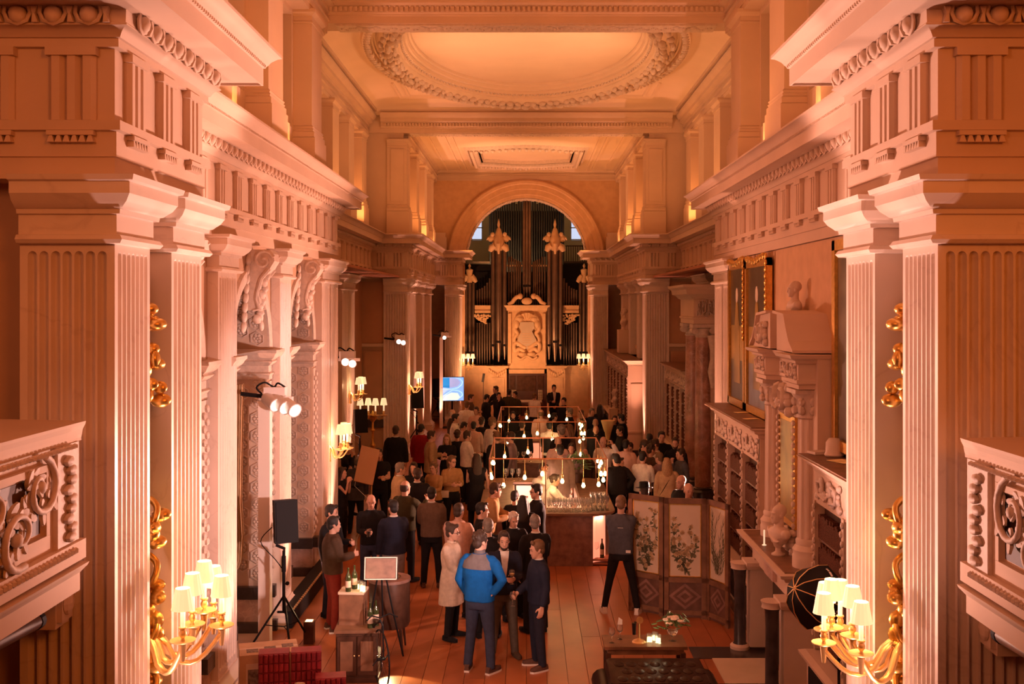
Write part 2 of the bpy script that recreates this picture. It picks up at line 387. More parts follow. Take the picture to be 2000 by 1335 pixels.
    # triglyphs, guttae, eggs and darts that can be told apart
    def frieze(xa, ya, xb, yb, face, step, egg=True, first=None):
        L = math.hypot(xb-xa, yb-ya); n = max(1, round(L/step)); dx, dy = (xb-xa)/L, (yb-ya)/L
        f = (1, 0) if face == 'x' else (0, -1)
        for k in range(n):
            q = L*(k+.5)/n; p, r = fmat(s, (xa+dx*q, ya+dy*q, 6.072), face)
            inst(TRI, 'triglyph', ent, p, r)
            p, r = fmat(s, (xa+dx*q+f[0]*.018, ya+dy*q+f[1]*.018, 5.925), face); inst(GUT, 'guttae', ent, p, r)
        if egg:
            n = round(L/.235); 
            for k in range(n):
                for mesh_, nm, o in ((EGG, 'egg', .5), (DART, 'dart', 1.0)):
                    q = L*(k+o)/n; p, r = fmat(s, (xa+dx*q+f[0]*.12, ya+dy*q+f[1]*.12, 6.69), face); inst(mesh_, nm, ent, p, r)
    frieze(-4.35, 7.2, -2.73, 7.2, 'y', .57); frieze(-2.73, 7.2, -2.73, 9.1, 'x', .57)
    frieze(-3.74, 9.7, -3.74, 21.4, 'x', .8)
    frieze(-4.9, 22, -4.9, 34.1, 'x', .8, False); frieze(-4.8, 34.2, -3.75, 34.2, 'y', .5, False); frieze(-3.75, 34.3, -3.75, 44.2, 'x', .8, False)
    frieze(-3.6, 44.4, -2.72, 44.4, 'y', .5, False)
    mb = MB()
    for (xa, ya, xb, yb, f) in ((-4.9, 22, -4.9, 34.1, 'x'), (-4.8, 34.2, -3.75, 34.2, 'y'), (-3.75, 34.3, -3.75, 44.2, 'x'), (-3.6, 44.4, -2.72, 44.4, 'y')):
        L = math.hypot(xb-xa, yb-ya); n = round(L/.235)
        for k in range(n):
            q = (k+.5)/n; cx, cy = xa+(xb-xa)*q, ya+(yb-ya)*q
            mb.ball((cx+(.13 if f == 'x' else 0), cy-(.13 if f == 'y' else 0), 6.74), (.06, .06, .055), 6, 4)
    S(mb, s).build('egg_moulding', 'plaster', ent, smooth=50)['kind'] = 'stuff'
    # bead row under the crown of the cornice
    mb = MB()
    for (xa, ya, xb, yb) in ((-2.29, 6.8, -2.29, 9.55), (-3.3, 10.0, -3.3, 21.8)):
        L = math.hypot(xb-xa, yb-ya); n = round(L/.05)
        for k in range(n):
            y = ya+(yb-ya)*(k+.5)/n; mb.box(xa-.02, xa+.004, y-.012, y+.016, 6.935, 6.965)
    S(mb, s).build('bead_moulding', 'plaster', ent)['kind'] = 'stuff'
    # attic pedestals and pilasters
    PB = [(-.05,7.83),(.05,7.84),(.05,7.93),(.02,7.95),(.035,7.98),(.015,8.0),(.03,8.03),(.0,8.06),(-.05,8.06)]
    PC = [(-.05,9.86),(.02,9.87),(.02,9.9),(.006,9.91),(.006,10.0),(.04,10.03),(.07,10.06),(.07,10.12),(-.05,10.12)]
    def attic(y0, x, w=1.0, xw=None, front=False):
        xw = xw or x-.4
        st = S(MB().box(xw, x, y0, y0+w+.08, 7.04, 7.83).box(xw, x-.13, y0+w+.08, y0+w+.8, 7.04, 7.83), s).build('attic_pedestal', 'plaster', wl)
        pm = MB().box(xw, x-.07, y0+.08, y0+w, 7.83, 10.1).box(xw, x-.2, y0+w, y0+w+.62, 7.83, 10.1)
        if front:   # raised panel on the side that looks at the camera
            pm.box(xw+.12, x-.17, y0+.05, y0+.08, 8.15, 9.8)
        pa = S(pm, s).build('attic_pilaster', 'plaster', wl)
        path = [(xw, y0+.08), (x-.07, y0+.08), (x-.07, y0+w), (x-.2, y0+w), (x-.2, y0+w+.62), (xw, y0+w+.62)]
        S(MB().sweep(PB, path), s).build('attic_base', 'plaster', pa, smooth=30)
        S(MB().sweep(PC, path), s).build('attic_capital', 'plaster', pa, smooth=30)
    for y in (9.5, 12.75, 16.0, 19.25): attic(y, -3.75)
    for y in (22.6, 25.0, 27.5, 30.0, 32.4): attic(y, -4.85)
    attic(34.34, -3.72, 1.0, -4.42, True)
    for y in (37.4, 40.4, 43.4): attic(y, -3.72)
    UP = [(-.3,10.1),(0,10.1),(0,10.2),(.015,10.2),(.015,10.32),(.05,10.34),(.05,10.36),(0,10.37),(0,10.47),(.05,10.49),(.05,10.57),(.11,10.59),(.16,10.61),(.16,10.70),(.2,10.72),(.25,10.78),(.27,10.83),(-.3,10.86)]
    S(MB().sweep(UP, [(-3.85, -3), (-3.85, 21.0)]).sweep(UP, [(-5.0, 21.6), (-5.0, 34.3)]).sweep(UP, [(-3.82, 35.0), (-3.82, 46.4)]), s).build('upper_cornice', 'plaster', wl, smooth=30)
    # windows of the attic, dusk outside
    for k, (a, b) in enumerate(bays):
        fr = MB(); x = -4.62
        for yy in (a+.03, (a+b)/2, b-.03): fr.box(x-.03, x+.03, yy-.03, yy+.03, 8.0, 10.0)
        for zz in (8.03, 8.5, 9.0, 9.5, 9.97): fr.box(x-.03, x+.03, a, b, zz-.025, zz+.025)
        wn = structure(S(fr, s).build('window_%d' % (1+k+(3 if s > 0 else 0)), 'white'))
        S(MB().box(x-.01, x, a, b, 8.0, 10.0), s).build('pane', 'pane_dim', wn)
    S(MB().box(-5.2, -4.7, -4, 46.5, 10.95, 11.3), s).build('wall_head', 'plaster', wl)
# ---- end walls closing the room behind the camera
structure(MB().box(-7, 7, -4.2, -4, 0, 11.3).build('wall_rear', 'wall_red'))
# ---- ceiling
ceil = structure(MB().box(-7, 7, -4, 21.1, 11.2, 11.4).box(-7, 7, 21.0, 46.6, 11.7, 11.8).build('ceiling', 'ceiling'))
UPB = [(-.3,10.306),(.006,10.306),(.006,10.44),(.03,10.45),(.03,10.47),(.07,10.50),(.07,10.60),(.13,10.62),(.2,10.65),(.2,10.74),(.24,10.76),(.30,10.84),(.32,10.9),(-.3,10.95)]
for y0, nm in ((21.0, 'trim_1'), (34.35, 'trim_2')):
    y1 = y0+.62
    bmb = MB().box(-5.3, 5.3, y0, y1, 10.31, 11.3)
    bmb.sweep(UPB, [(-4.6, y0), (4.6, y0)])
    tr = structure(bmb.build(nm, 'plaster', smooth=30))
    dm = MB(); n = 92
    for k in range(n):
        x = -4.5+9*(k+.5)/n; dm.box(x-.027, x+.027, y0-.12, y0-.06, 10.51, 10.60)
    dm.build('dentils', 'plaster', tr)['kind'] = 'stuff'
    sm = MB().box(-3.7, 3.7, y0+.05, y0+.57, 10.27, 10.32); so = sm.build('soffit_panel', 'carving', tr)
    for k in range(6):
        x = -3.1+k*1.24; mb = MB()
        for j in range(7):
            a = -PI/2+PI*(j)/6; mb.ball((x+.17*math.sin(a), y0+.3+.1*math.cos(a)-.1, 10.265), (.05+.02*abs(math.sin(a)), .10, .03), 6, 4)
        mb.build('shell', 'carving', tr, smooth=50)
    mb = MB()
    for k in range(90):
        x = -3.65+7.3*(k+.5)/90; mb.ball((x, y0+.3+.08*math.sin(k*1.9), 10.27), (.035, .06, .025), 5, 4)
    mb.build('leaf_band', 'carving', tr)['kind'] = 'stuff'
# middle ceiling: cornice, cove, flat with a sunk oval
rect = [(-5.0, 21.6), (-5.0, 34.35), (5.0, 34.35), (5.0, 21.6)]
mb = MB().sweep([(.15,10.84),(.2,10.95),(.32,11.05),(.5,11.13),(.75,11.18),(.95,11.19)], rect, closed=True)
OC = (0, 27.3); OA, OB = 3.55, 6.15
def oval(r, z, n=96): return [(OC[0]+(OA+r)*math.cos(2*PI*k/n), OC[1]+(OB+r)*math.sin(2*PI*k/n), z) for k in range(n)]
n = 96; o = len(mb.v); ov = oval(.2, 11.19)
x0, x1, y0, y1 = -4.1, 4.1, 22.5, 33.5
rc = []
for k in range(n):
    dx, dy = ov[k][0]-OC[0], ov[k][1]-OC[1]; q = 9e9
    if abs(dx) > 1e-6: q = min(q, ((x1 if dx > 0 else x0)-OC[0])/dx)
    if abs(dy) > 1e-6: q = min(q, ((y1 if dy > 0 else y0)-OC[1])/dy)
    q = max(q, 1.0); rc.append((OC[0]+dx*q, OC[1]+dy*q, 11.19))
mb.v += ov+rc; mb.f += [(o+k, o+(k+1) % n, o+n+(k+1) % n, o+n+k) for k in range(n)]
mb.box(-5.3, -4.1, 21.6, 34.4, 11.192, 11.3); mb.box(4.1, 5.3, 21.6, 34.4, 11.192, 11.3); mb.box(-4.1, 4.1, 33.5, 34.4, 11.192, 11.3); mb.box(-4.1, 4.1, 21.6, 22.5, 11.192, 11.3)
mb.build('cove', 'ceiling', ceil, smooth=40)
mb = MB().rings([oval(r, z) for r, z in ((.50,11.19),(.47,11.08),(.27,11.06),(.25,11.24),(.15,11.25),(.1,11.10),(.05,11.03),(-.12,10.97),(-.30,11.0),(-.36,11.06),(-.38,11.14),(-.44,11.15),(-.44,11.24),(-.52,11.25),(-.52,11.34),(-.60,11.36),(-.61,11.46),(-.68,11.48),(-.69,11.56))], cap=False)
ring = mb.build('oval_moulding', 'ceiling', ceil, smooth=40)
mb = MB(); mb.v = oval(-.68, 11.55)+[(OC[0], OC[1], 11.62)]; mb.f = [(k, (k+1) % 96, 96) for k in range(96)]
mb.build('oval_panel', 'ceiling', ceil)
mb = MB(); N = 84; r2 = random.Random(3)
for k in range(N):
    a = 2*PI*k/N
    for rr, zz, bb in ((.02, 10.98, .10), (-.17, 10.93, .12), (-.33, 10.98, .09)):
        j = r2.uniform(-.03, .03); aa = a+r2.uniform(-.015, .015); ca, sa = math.cos(aa), math.sin(aa); m = Matrix.Rotation(a+r2.uniform(-.7, .7), 3, 'Z')
        mb.ball((OC[0]+(OA+rr+j)*ca, OC[1]+(OB+rr+j)*sa, zz), (bb*.62, bb*1.25, bb*.8), 7, 5, m)
mb.build('leaf_garland', 'carving', ring, smooth=60)['kind'] = 'stuff'
mb = MB(); N = 170
for k in range(N):
    a = 2*PI*k/N; ca, sa = math.cos(a), math.sin(a); m = Matrix.Rotation(a, 3, 'Z')
    mb.ball((OC[0]+(OA+.35)*ca, OC[1]+(OB+.35)*sa, 11.07), (.09, .055, .06), 6, 4, m)
    mb.ball((OC[0]+(OA-.46)*ca, OC[1]+(OB-.46)*sa, 11.25), (.05, .05, .055), 6, 4, m)
mb.build('egg_band', 'carving', ring, smooth=60)['kind'] = 'stuff'
for sx in (-1, 1):
    for ey, sy in ((33.1, -1), (22.9, 1)):
        mb = MB()
        for q in (0, .28): mb.sweep([(0, 11.19), (.0, 11.15), (.06, 11.14), (.08, 11.188)], [(sx*(3.85-q), ey+sy*2.2), (sx*(3.85-q), ey+sy*q), (sx*(1.6), ey+sy*q)][::(1 if sx*sy > 0 else -1)])
        mb.build('corner_moulding', 'ceiling', ceil)
# far ceiling with its shaped panel
cz = 10.62; mb = MB()
def plq(r, n=12):
    a, b, q = 1.75+r, 2.35+r, .75
    pts = [(-a, 42-b*.8), (-a, 42+b*.8)]
    for k in range(n+1):
        t = -1+2*k/n; pts.append((t*a*.72, 42+b*.8+(.15 if abs(t) == 1 else .15+.5*math.cos(t*PI/2))))
    pts += [(a, 42+b*.8), (a, 42-b*.8)]
    for k in range(n+1):
        t = 1-2*k/n; pts.append((t*a*.72, 42-b*.8-(.15 if abs(t) == 1 else .15+.5*math.cos(t*PI/2))))
    return pts
A = plq(0); B_ = [(max(-4, min(4, x*6)), 35 if y < 42-1.9 else (46.5 if y > 42+1.9 else y)) for x, y in A]
mb.box(-5.3, -3.7, 34.9, 46.6, cz+.002, 11.3); mb.box(3.7, 5.3, 34.9, 46.6, cz+.002, 11.3)
o = len(mb.v); n = len(A)
B_ = []
for x, y in A:
    dx, dy = x, y-42; q = min(3.7/abs(dx) if abs(dx) > 1e-6 else 9e9, (7.0 if dy < 0 else 4.6)/abs(dy) if abs(dy) > 1e-6 else 9e9); B_.append((dx*q, 42+dy*q))
mb.v += [(x, y, cz) for x, y in A]+[(x, y, cz) for x, y in B_]; mb.f += [(o+k, (k+1) % n+o, o+n+(k+1) % n, o+n+k) for k in range(n)]
for cx, cy in ((-3.7, 35), (3.7, 35), (-3.7, 46.6), (3.7, 46.6)): mb.box(min(cx, cx*.0), max(cx, 0), cy-.9 if cy > 40 else cy-.1, cy+.1 if cy > 40 else cy+.9, cz+.005, cz+.3)
mb.build('far_ceiling', 'ceiling', ceil)
fr = MB().rings([[(x, y, z) for x, y in plq(r)] for r, z in ((.55,cz),(.5,cz-.10),(.42,cz-.10),(.40,cz-.02),(.36,cz-.1),(.2,cz-.14),(.08,cz-.08),(.06,cz-.0),(0,cz),(-.03,cz+.16))], cap=False).build('panel_moulding', 'carving', ceil, smooth=30)
mb = MB(); mb.v = [(x, y, cz+.15) for x, y in plq(-.02)]; mb.f = [tuple(range(len(mb.v)))]; mb.build('shaped_panel', 'ceiling', ceil)
mb = MB(); pp = plq(.28); L = len(pp)
for k in range(L):
    a, b = Vector(pp[k]), Vector(pp[(k+1) % L]); m_ = max(1, int((b-a).length/.17))
    for j in range(m_):
        c = a.lerp(b, j/m_); mb.ball((c.x, c.y, cz-.14), (.08, .09, .08), 6, 4)
mb.build('leaf_band', 'carving', fr, smooth=60)['kind'] = 'stuff'
for sx in (-1, 1):
    for q in (2.55, 2.8, 3.35): MB().box(sx*q-.04, sx*q+.04, 35.2, 46.2, cz-.04, cz+.01).build('ceiling_rib', 'ceiling', ceil)
# ---- far wall with its arch
ys = 46.5; r0, zs = 2.63, 6.85; n = 40; mb = MB()
def q4(a, b, c, d): mb.add([a, b, c, d], [(0, 1, 2, 3)])
q4((-6, ys, 0), (-r0, ys, 0), (-r0, ys, zs), (-6, ys, zs)); q4((r0, ys, 0), (6, ys, 0), (6, ys, zs), (r0, ys, zs))
q4((-6, ys, zs), (-r0, ys, zs), (-r0, ys, 12), (-6, ys, 12)); q4((r0, ys, zs), (6, ys, zs), (6, ys, 12), (r0, ys, 12))
for k in range(n):
    a, b = PI-PI*k/n, PI-PI*(k+1)/n
    pa, pb = (r0*math.cos(a), zs+r0*math.sin(a)), (r0*math.cos(b), zs+r0*math.sin(b))
    q4((pa[0], ys, pa[1]), (pb[0], ys, pb[1]), (pb[0], ys, 12), (pa[0], ys, 12)); q4((pa[0], ys, pa[1]), (pb[0], ys, pb[1]), (pb[0], ys+.6, pb[1]), (pa[0], ys+.6, pa[1]))
wf = structure(mb.build('wall_far', 'wall_buff'))
rs = []
for k in range(n+1):
    a = PI-PI*k/n; rs.append([(r*math.cos(a), ys-d, zs+r*math.sin(a)) for r, d in ((2.6,0),(2.6,.10),(2.72,.12),(2.74,.16),(2.95,.16),(2.97,.20),(3.16,.20),(3.2,.26),(3.3,.27),(3.36,.2),(3.38,0))])
MB().rings(rs, cap=True).build('archivolt', 'wall_buff', wf, smooth=30)
mb = MB(); r2 = random.Random(5)
for k in range(110):
    a = PI*(k+.5)/110
    for d in (.06, .2, .34, .48): mb.ball((2.57*math.cos(a), ys+d, zs+2.57*math.sin(a)), (.045+r2.random()*.03, .06, .045+r2.random()*.03), 5, 4)
mb.build('leaf_garland', 'carving', wf, smooth=60)['kind'] = 'stuff'
UPF = [(-.3,10.19),(.01,10.19),(.01,10.22),(.02,10.23),(.01,10.25),(.01,10.4),(.06,10.42),(.06,10.5),(.14,10.53),(.2,10.6),(.2,10.64),(-.3,10.65)]
fc = MB().sweep(UPF, [(-4.2, ys), (4.2, ys)]).build('far_cornice', 'plaster', wf, smooth=30)
mb = MB()
for k in range(80): mb.box(-4+8*k/80, -4+8*k/80+.05, ys-.11, ys-.05, 10.43, 10.49)
mb.build('dentils', 'plaster', wf)['kind'] = 'stuff'
for sx in (-1, 1): MB().box(min(sx*3.4, sx*4.0), max(sx*3.4, sx*4.0), ys-.35, ys, 7.05, 7.75).box(min(sx*3.45, sx*3.9), max(sx*3.45, sx*3.9), ys-.2, ys, 7.75, 7.95).build('far_pedestal', 'plaster', wf)
# room beyond the arch, with its windows
mb = MB()
yb = 52.5
wx = [(-3.2, -2.1), (2.12, 3.2)]; wz = (8.0, 10.3)
mb.box(-6, -3.2, yb, yb+.2, 0, 12); mb.box(3.2, 6, yb, yb+.2, 0, 12); mb.box(-2.1, 2.12, yb, yb+.2, 0, 12)
for a, b in wx: mb.box(a, b, yb, yb+.2, 0, wz[0]); mb.box(a, b, yb, yb+.2, wz[1], 12)
mb.box(-6, -5.9, 46.6, yb, 0, 12); mb.box(5.9, 6, 46.6, yb, 0, 12); mb.box(-6, 6, 46.55, yb, 11.8, 12)
structure(mb.build('wall_organ', 'cream'))
for k, (a, b) in enumerate(wx):
    fr = MB()
    for x in (a+.03, (a+b)/2, b-.03): fr.box(x-.03, x+.03, yb-.03, yb+.03, *wz)
    for z in (8.03, 8.6, 9.2, 9.8, 10.27): fr.box(a, b, yb-.03, yb+.03, z-.025, z+.025)
    wn = structure(fr.build('window_%d' % (7+k), 'white'))
    for i in range(2):
        for j in range(4):
            xa, xb = (a, (a+b)/2) if i == 0 else ((a+b)/2, b); zz = (8.03, 8.6, 9.2, 9.8, 10.27)
            MB().box(xa+.03, xb-.03, yb+.0, yb+.008, zz[j]+.03, zz[j+1]-.03).build('pane', 'pane', wn)
# ================================================================ SCULPTING (figures, busts)
def sculpt(name, build, voxel=.012, smooth=6, ratio=1.0, m=None):
    """one continuous skin grown over overlapping forms"""
    mb = MB(); build(mb); me = bpy.data.meshes.new(name); me.from_pydata(mb.v, [], mb.f); me.update()
    bm = bmesh.new(); bm.from_mesh(me); bmesh.ops.recalc_face_normals(bm, faces=bm.faces); bm.to_mesh(me); bm.free()
    o = bpy.data.objects.new(name, me); C.objects.link(o)
    r = o.modifiers.new('r', 'REMESH'); r.mode = 'VOXEL'; r.voxel_size = voxel; r.adaptivity = 0
    if smooth:
        k = o.modifiers.new('s', 'SMOOTH'); k.iterations = smooth; k.factor = .5
    if ratio < 1:
        d = o.modifiers.new('d', 'DECIMATE'); d.ratio = ratio
    dg = bpy.context.evaluated_depsgraph_get(); dg.update()
    out = bpy.data.meshes.new_from_object(o.evaluated_get(dg)); out.name = name
    bpy.data.objects.remove(o); bpy.data.meshes.remove(me)
    out.materials.clear(); out.materials.append(M[m] if m else None)
    out.polygons.foreach_set('use_smooth', [True]*len(out.polygons))
    return out
def oval_ring(c, rx, ry, z, n=16, p=2.0):
    return [(c[0]+rx*math.copysign(abs(math.cos(2*PI*k/n))**(2/p), math.cos(2*PI*k/n)), c[1]+ry*math.copysign(abs(math.sin(2*PI*k/n))**(2/p), math.sin(2*PI*k/n)), z) for k in range(n)]
def head_form(mb, m, k=1.0):
    """head in its own frame: origin at the base of the skull's centre, face to -y; m places it"""
    h = MB()
    h.ball((0, .012, .035), (.076, .096, .092), 18, 12)            # skull
    h.rings([oval_ring((0, y), rx, ry, z, 16, 2.4) for z, y, rx, ry in ((-.118, -.058, .018, .018), (-.108, -.052, .034, .036), (-.085, -.04, .05, .056), (-.05, -.028, .060, .066), (-.01, -.02, .066, .072), (.03, -.01, .068, .078))])
    h.rings([[(-.018, -.088, -.048), (.018, -.088, -.048), (.012, -.07, -.05), (-.012, -.07, -.05)], [(-.016, -.118, -.040), (.016, -.118, -.040), (.014, -.07, -.03), (-.014, -.07, -.03)], [(-.010, -.100, .01), (.010, -.100, .01), (.010, -.07, .01), (-.010, -.07, .01)]])
    h.tube([(-.05, -.078, .022), (-.02, -.092, .026), (.02, -.092, .026), (.05, -.078, .022)], .012, 6)   # brow
    h.tube([(-.024, -.083, -.075), (0, -.094, -.072), (.024, -.083, -.075)], .010, 6)                      # lips
    h.ball((0, -.078, -.104), (.020, .018, .016), 8, 6)                                                   # chin
    for s in (-1, 1): h.ball((s*.077, .008, -.012), (.011, .020, .032), 8, 6)                             # ears
    h.xf(m); mb.add(h.v, h.f)
def bust(name, label, loc, rz, sc_, shoulders=True, draped=True, socle=True, grp=None):
    def f(mb):
        head_form(mb, Matrix.Translation((0, 0, .44)) @ Matrix.Scale(1.1, 4))
        mb.ball((0, .03, .49), (.088, .108, .10), 14, 8)
        mb.tube([(0, .03, .40), (0, .02, .30), (0, .01, .22)], [.056, .062, .095], 14)
        mb.rings([oval_ring((0, .01), rx, ry, z, 18, 2.3) for z, rx, ry in ((.0, .08, .06), (.03, .13, .09), (.12, .19, .12), (.19, .20, .115), (.235, .15, .09), (.26, .08, .07))])
        for s in (-1, 1): mb.ball((s*.185, .01, .17), (.06, .08, .075), 10, 6)
        if draped:
            for k in range(4): mb.tube([(-.2+.03*k, -.04, .23-.02*k), (-.05+.04*k, -.115, .12-.02*k), (.12+.02*k, -.10, .05+.01*k)], .018, 6)
    o = inst(sculpt(name, f, .009, 4, .5, 'stone'), name, None, loc, (0, 0, rz), (sc_,)*3)
    tag(o, label, 'bust', grp)
    if socle:
        MB().lathe([(.10, -.16), (.10, -.135), (.075, -.125), (.045, -.10), (.04, -.05), (.065, -.02), (.075, .01)], n=16).build('socle', 'stone', o, smooth=40)
    return o
# ================================================================ LEFT WALL
wl = WALL[-1]
HEX = MB()
def hex_pts(r, z): return [(r*math.cos(PI/6+PI*k/3), z, r*math.sin(PI/6+PI*k/3)) for k in range(6)]
HEX.rings([hex_pts(.118, 0), hex_pts(.118, -.022), hex_pts(.098, -.026), hex_pts(.09, -.004)], cap=False)
for k in range(6):
    a = PI*k/3; HEX.ball((.045*math.cos(a), -.012, .045*math.sin(a)), (.026, .014, .026), 5, 4)
HEX.ball((0, -.018, 0), (.02, .016, .02), 6, 4)
HEX = HEX.mesh('coffer', 'carving', 50)
for k, (yc, hw, zs, zp) in enumerate(OPS):
    x = XB; xo = -4.95; n = 14
    rv = MB().add([(x, yc+hw, zs), (xo, yc+hw, zs), (xo, yc+hw, zp), (x, yc+hw, zp)], [(0, 1, 2, 3)]).add([(x, yc-hw, zs), (xo, yc-hw, zs), (xo, yc-hw, zp), (x, yc-hw, zp)], [(0, 1, 2, 3)])
    rv.box(xo, x-.01, yc-hw, yc+hw, 0, .01)
    rv.rings([[(x, yc+hw*math.cos(PI*j/n), zp+hw*math.sin(PI*j/n)) for j in range(n+1)], [(xo, yc+hw*math.cos(PI*j/n), zp+hw*math.sin(PI*j/n)) for j in range(n+1)]], cap=False)
    fr = MB()
    for yy in (yc-hw+.04, yc-.33, yc+.33, yc+hw-.04): fr.box(xo-.04, xo+.03, yy-.03, yy+.03, zs, zp+.2)
    for zz in (zs+.04, .75, 1.5, 2.3, 3.1, 3.9): fr.box(xo-.03, xo+.02, yc-hw, yc+hw, zz-.025, zz+.025)
    wn = structure(fr.build('window_%d' % (9+k), 'white'))
    MB().box(xo-.06, xo-.05, yc-hw, yc+hw, zs, zp+hw).build('pane', 'dark_glass', wn)
    rvo = rv.build('reveal', 'plaster', wn)
    for j in range(13):         # coffers on the far jamb and curving into the arch
        for i in range(4):
            z = .87+j*.255+(.127 if i % 2 else 0); xx = x-.15-i*.225
            if z > zp-.45: continue
            inst(HEX, 'coffer', rvo, (xx, yc+hw, z))
    for j in range(6):
        for i in range(3):
            a = .16+j*.24+(.12 if i % 2 else 0)
            inst(HEX, 'coffer', rvo, (x-.15-i*.225, yc+hw*math.cos(a), zp+hw*math.sin(a)), (a, 0, 0))
    IMP = [(-.02,3.74),(.03,3.75),(.03,3.80),(.06,3.84),(.02,3.86),(.02,3.95),(.07,3.99),(.10,4.02),(.07,4.04),(.12,4.08),(.15,4.13),(.17,4.15),(.17,4.19),(-.02,4.20)]
    MB().sweep(IMP, [(xo, yc+hw), (x, yc+hw), (x, yc+hw+.38)]).build('impost', 'carving', wn, smooth=30)
    MB().sweep(IMP, [(x, yc-hw-.38), (x, yc-hw), (xo, yc-hw)]).build('impost', 'carving', wn, smooth=30)
    mb = MB(); q = 0
    for j in range(26):
        for px_ in range(3): mb.ball((xo+.1+px_*.3+(j % 3)*.1, yc+hw-.04, 3.90), (.02, .015, .03), 5, 3)
    # archivolt on the wall face, keystone console with scroll
    rs = []
    for j in range(n*2+1):
        a = PI*j/(n*2); rs.append([(x+d, yc+r*math.cos(a), zp+r*math.sin(a)) for r, d in ((1.0, 0), (1.0, .03), (1.06, .05), (1.16, .04), (1.18, .0))])
    MB().rings(rs).build('archivolt', 'carving', wn, smooth=30)
    zt = zp+hw+.42; mb = MB()
    b0 = zp+hw-.42; prof = [(0, zt), (.30, zt), (.36, zt-.06), (.37, zt-.16), (.31, zt-.26), (.22, zt-.36), (.17, zt-.5), (.15, b0+.2), (.17, b0+.1), (.13, b0), (0, b0)]
    mb.ext(prof, yc-.16, yc+.16, lambda u, v, d: (x+u, d, v)); mb.build('keystone', 'carving', wn)
    for e in (-1, 1):
        mb = MB(); mb.tube([(x+.22+.15*(1-i/17)*math.cos(.3+i*.55), yc+e*.165, zt-.15+.15*(1-i/17)*math.sin(.3+i*.55)) for i in range(17)], .026, 6)
        mb.tube([(x+.30, yc+e*.165, zt-.27), (x+.19, yc+e*.165, zt-.4), (x+.13, yc+e*.165, zt-.6), (x+.12, yc+e*.165, b0+.15), (x+.16, yc+e*.165, b0+.02), (x+.08, yc+e*.165, b0+.0)], [.03, .03, .026, .024, .03, .02], 6); mb.build('scroll', 'carving', wn, smooth=50)
    mb = MB()
    for j in range(9): mb.ball((x+.10+.015*j, yc+.05*((j % 2)*2-1), b0-.12+.085*j), (.07, .10, .06), 7, 5, Matrix.Rotation(.5*((j % 2)*2-1), 3, 'X'))
    mb.build('acanthus', 'carving', wn, smooth=60)
    for e in (-1, 1):
        mb = MB()
        for j in range(8): mb.ball((x+.03, yc+e*(.24+.035*j), zt-.15-.13*j), (.04, .06, .09), 10, 7, Matrix.Rotation(e*.6, 3, 'X'))
        mb.build('leaf_spray', 'carving', wn, smooth=60)
    # leaf strips beside the opening
    for yy in (yc+hw+.17,):
        mb = MB().box(x, x+.02, yy-.14, yy+.14, .75, 3.72)
        for j in range(36):
            mb.ball((x+.035, yy+.06*(1 if j % 2 else -1), .85+j*.079), (.03, .045, .05), 5, 4)
        mb.build('carved_strip', 'carving', wn, smooth=50)
def dado(y0, y1, x=XB):
    MB().box(x-.02, x+.10, y0, y1, .50, .68).build('dado_rail', 'dark_marble', wl); MB().box(x-.02, x+.05, y0, y1, .16, .50).build('dado_panel', 'warm_marble', wl); MB().box(x-.02, x+.13, y0, y1, 0, .16).build('skirting', 'dark_marble', wl)
dado(9.2, 10.7); dado(12.78, 13.08); dado(14.0, 14.12); dado(16.18, 16.3); dado(17.25, 17.45); dado(19.52, 19.7)
for yc, hw in ((11.75, 1), (15.15, 1), (18.5, 1)):
    MB().box(-4.94, XB+.02, yc+hw-.10, yc+hw-.002, .50, .68).build('dado_rail', 'dark_marble', wl); MB().box(-4.94, XB+.01, yc+hw-.05, yc+hw-.002, .16, .50).build('dado_panel', 'warm_marble', wl); MB().box(-4.94, XB+.02, yc+hw-.13, yc+hw-.002, .012, .16).build('skirting', 'dark_marble', wl)
# far left bay: dado and panels on the return wall that faces the camera
for s in (-1, 1):
    W = WALL[s]
    S(MB().box(-5.2, -4.5, 34.22, 34.29, 1.0, 1.25), s).build('dado_rail', 'dark_marble', W)
    S(MB().box(-5.15, -4.55, 34.24, 34.29, 1.5, 3.4).box(-5.1, -4.6, 34.22, 34.25, 1.55, 3.35), s).build('wall_panel', 'wall_brown', W)
    S(MB().box(-5.2, -4.5, 34.16, 34.29, 3.55, 3.65), s).build('string_course', 'plaster', W)
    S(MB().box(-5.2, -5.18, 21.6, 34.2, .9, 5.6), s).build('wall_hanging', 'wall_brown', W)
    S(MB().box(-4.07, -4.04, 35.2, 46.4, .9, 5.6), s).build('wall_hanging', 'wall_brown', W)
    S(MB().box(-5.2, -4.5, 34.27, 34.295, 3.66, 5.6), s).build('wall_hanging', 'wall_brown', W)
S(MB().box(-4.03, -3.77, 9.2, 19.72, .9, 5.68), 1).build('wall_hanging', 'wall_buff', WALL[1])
# long black heater casing along the wall
hc = thing('heater_casing', 'long low black grille casing along the left wall under the windows', 'casing', (-3.72, 19.0, 0))
MB().box(-.02, .20, -2.7, 2.4, 0, .26).build('body', 'black', hc)
mb = MB()
for k in range(46): mb.box(.185, .215, -2.6+k*.106, -2.55+k*.106, .255, .275)
mb.build('perforated_edge', 'brass', hc)['kind'] = 'stuff'
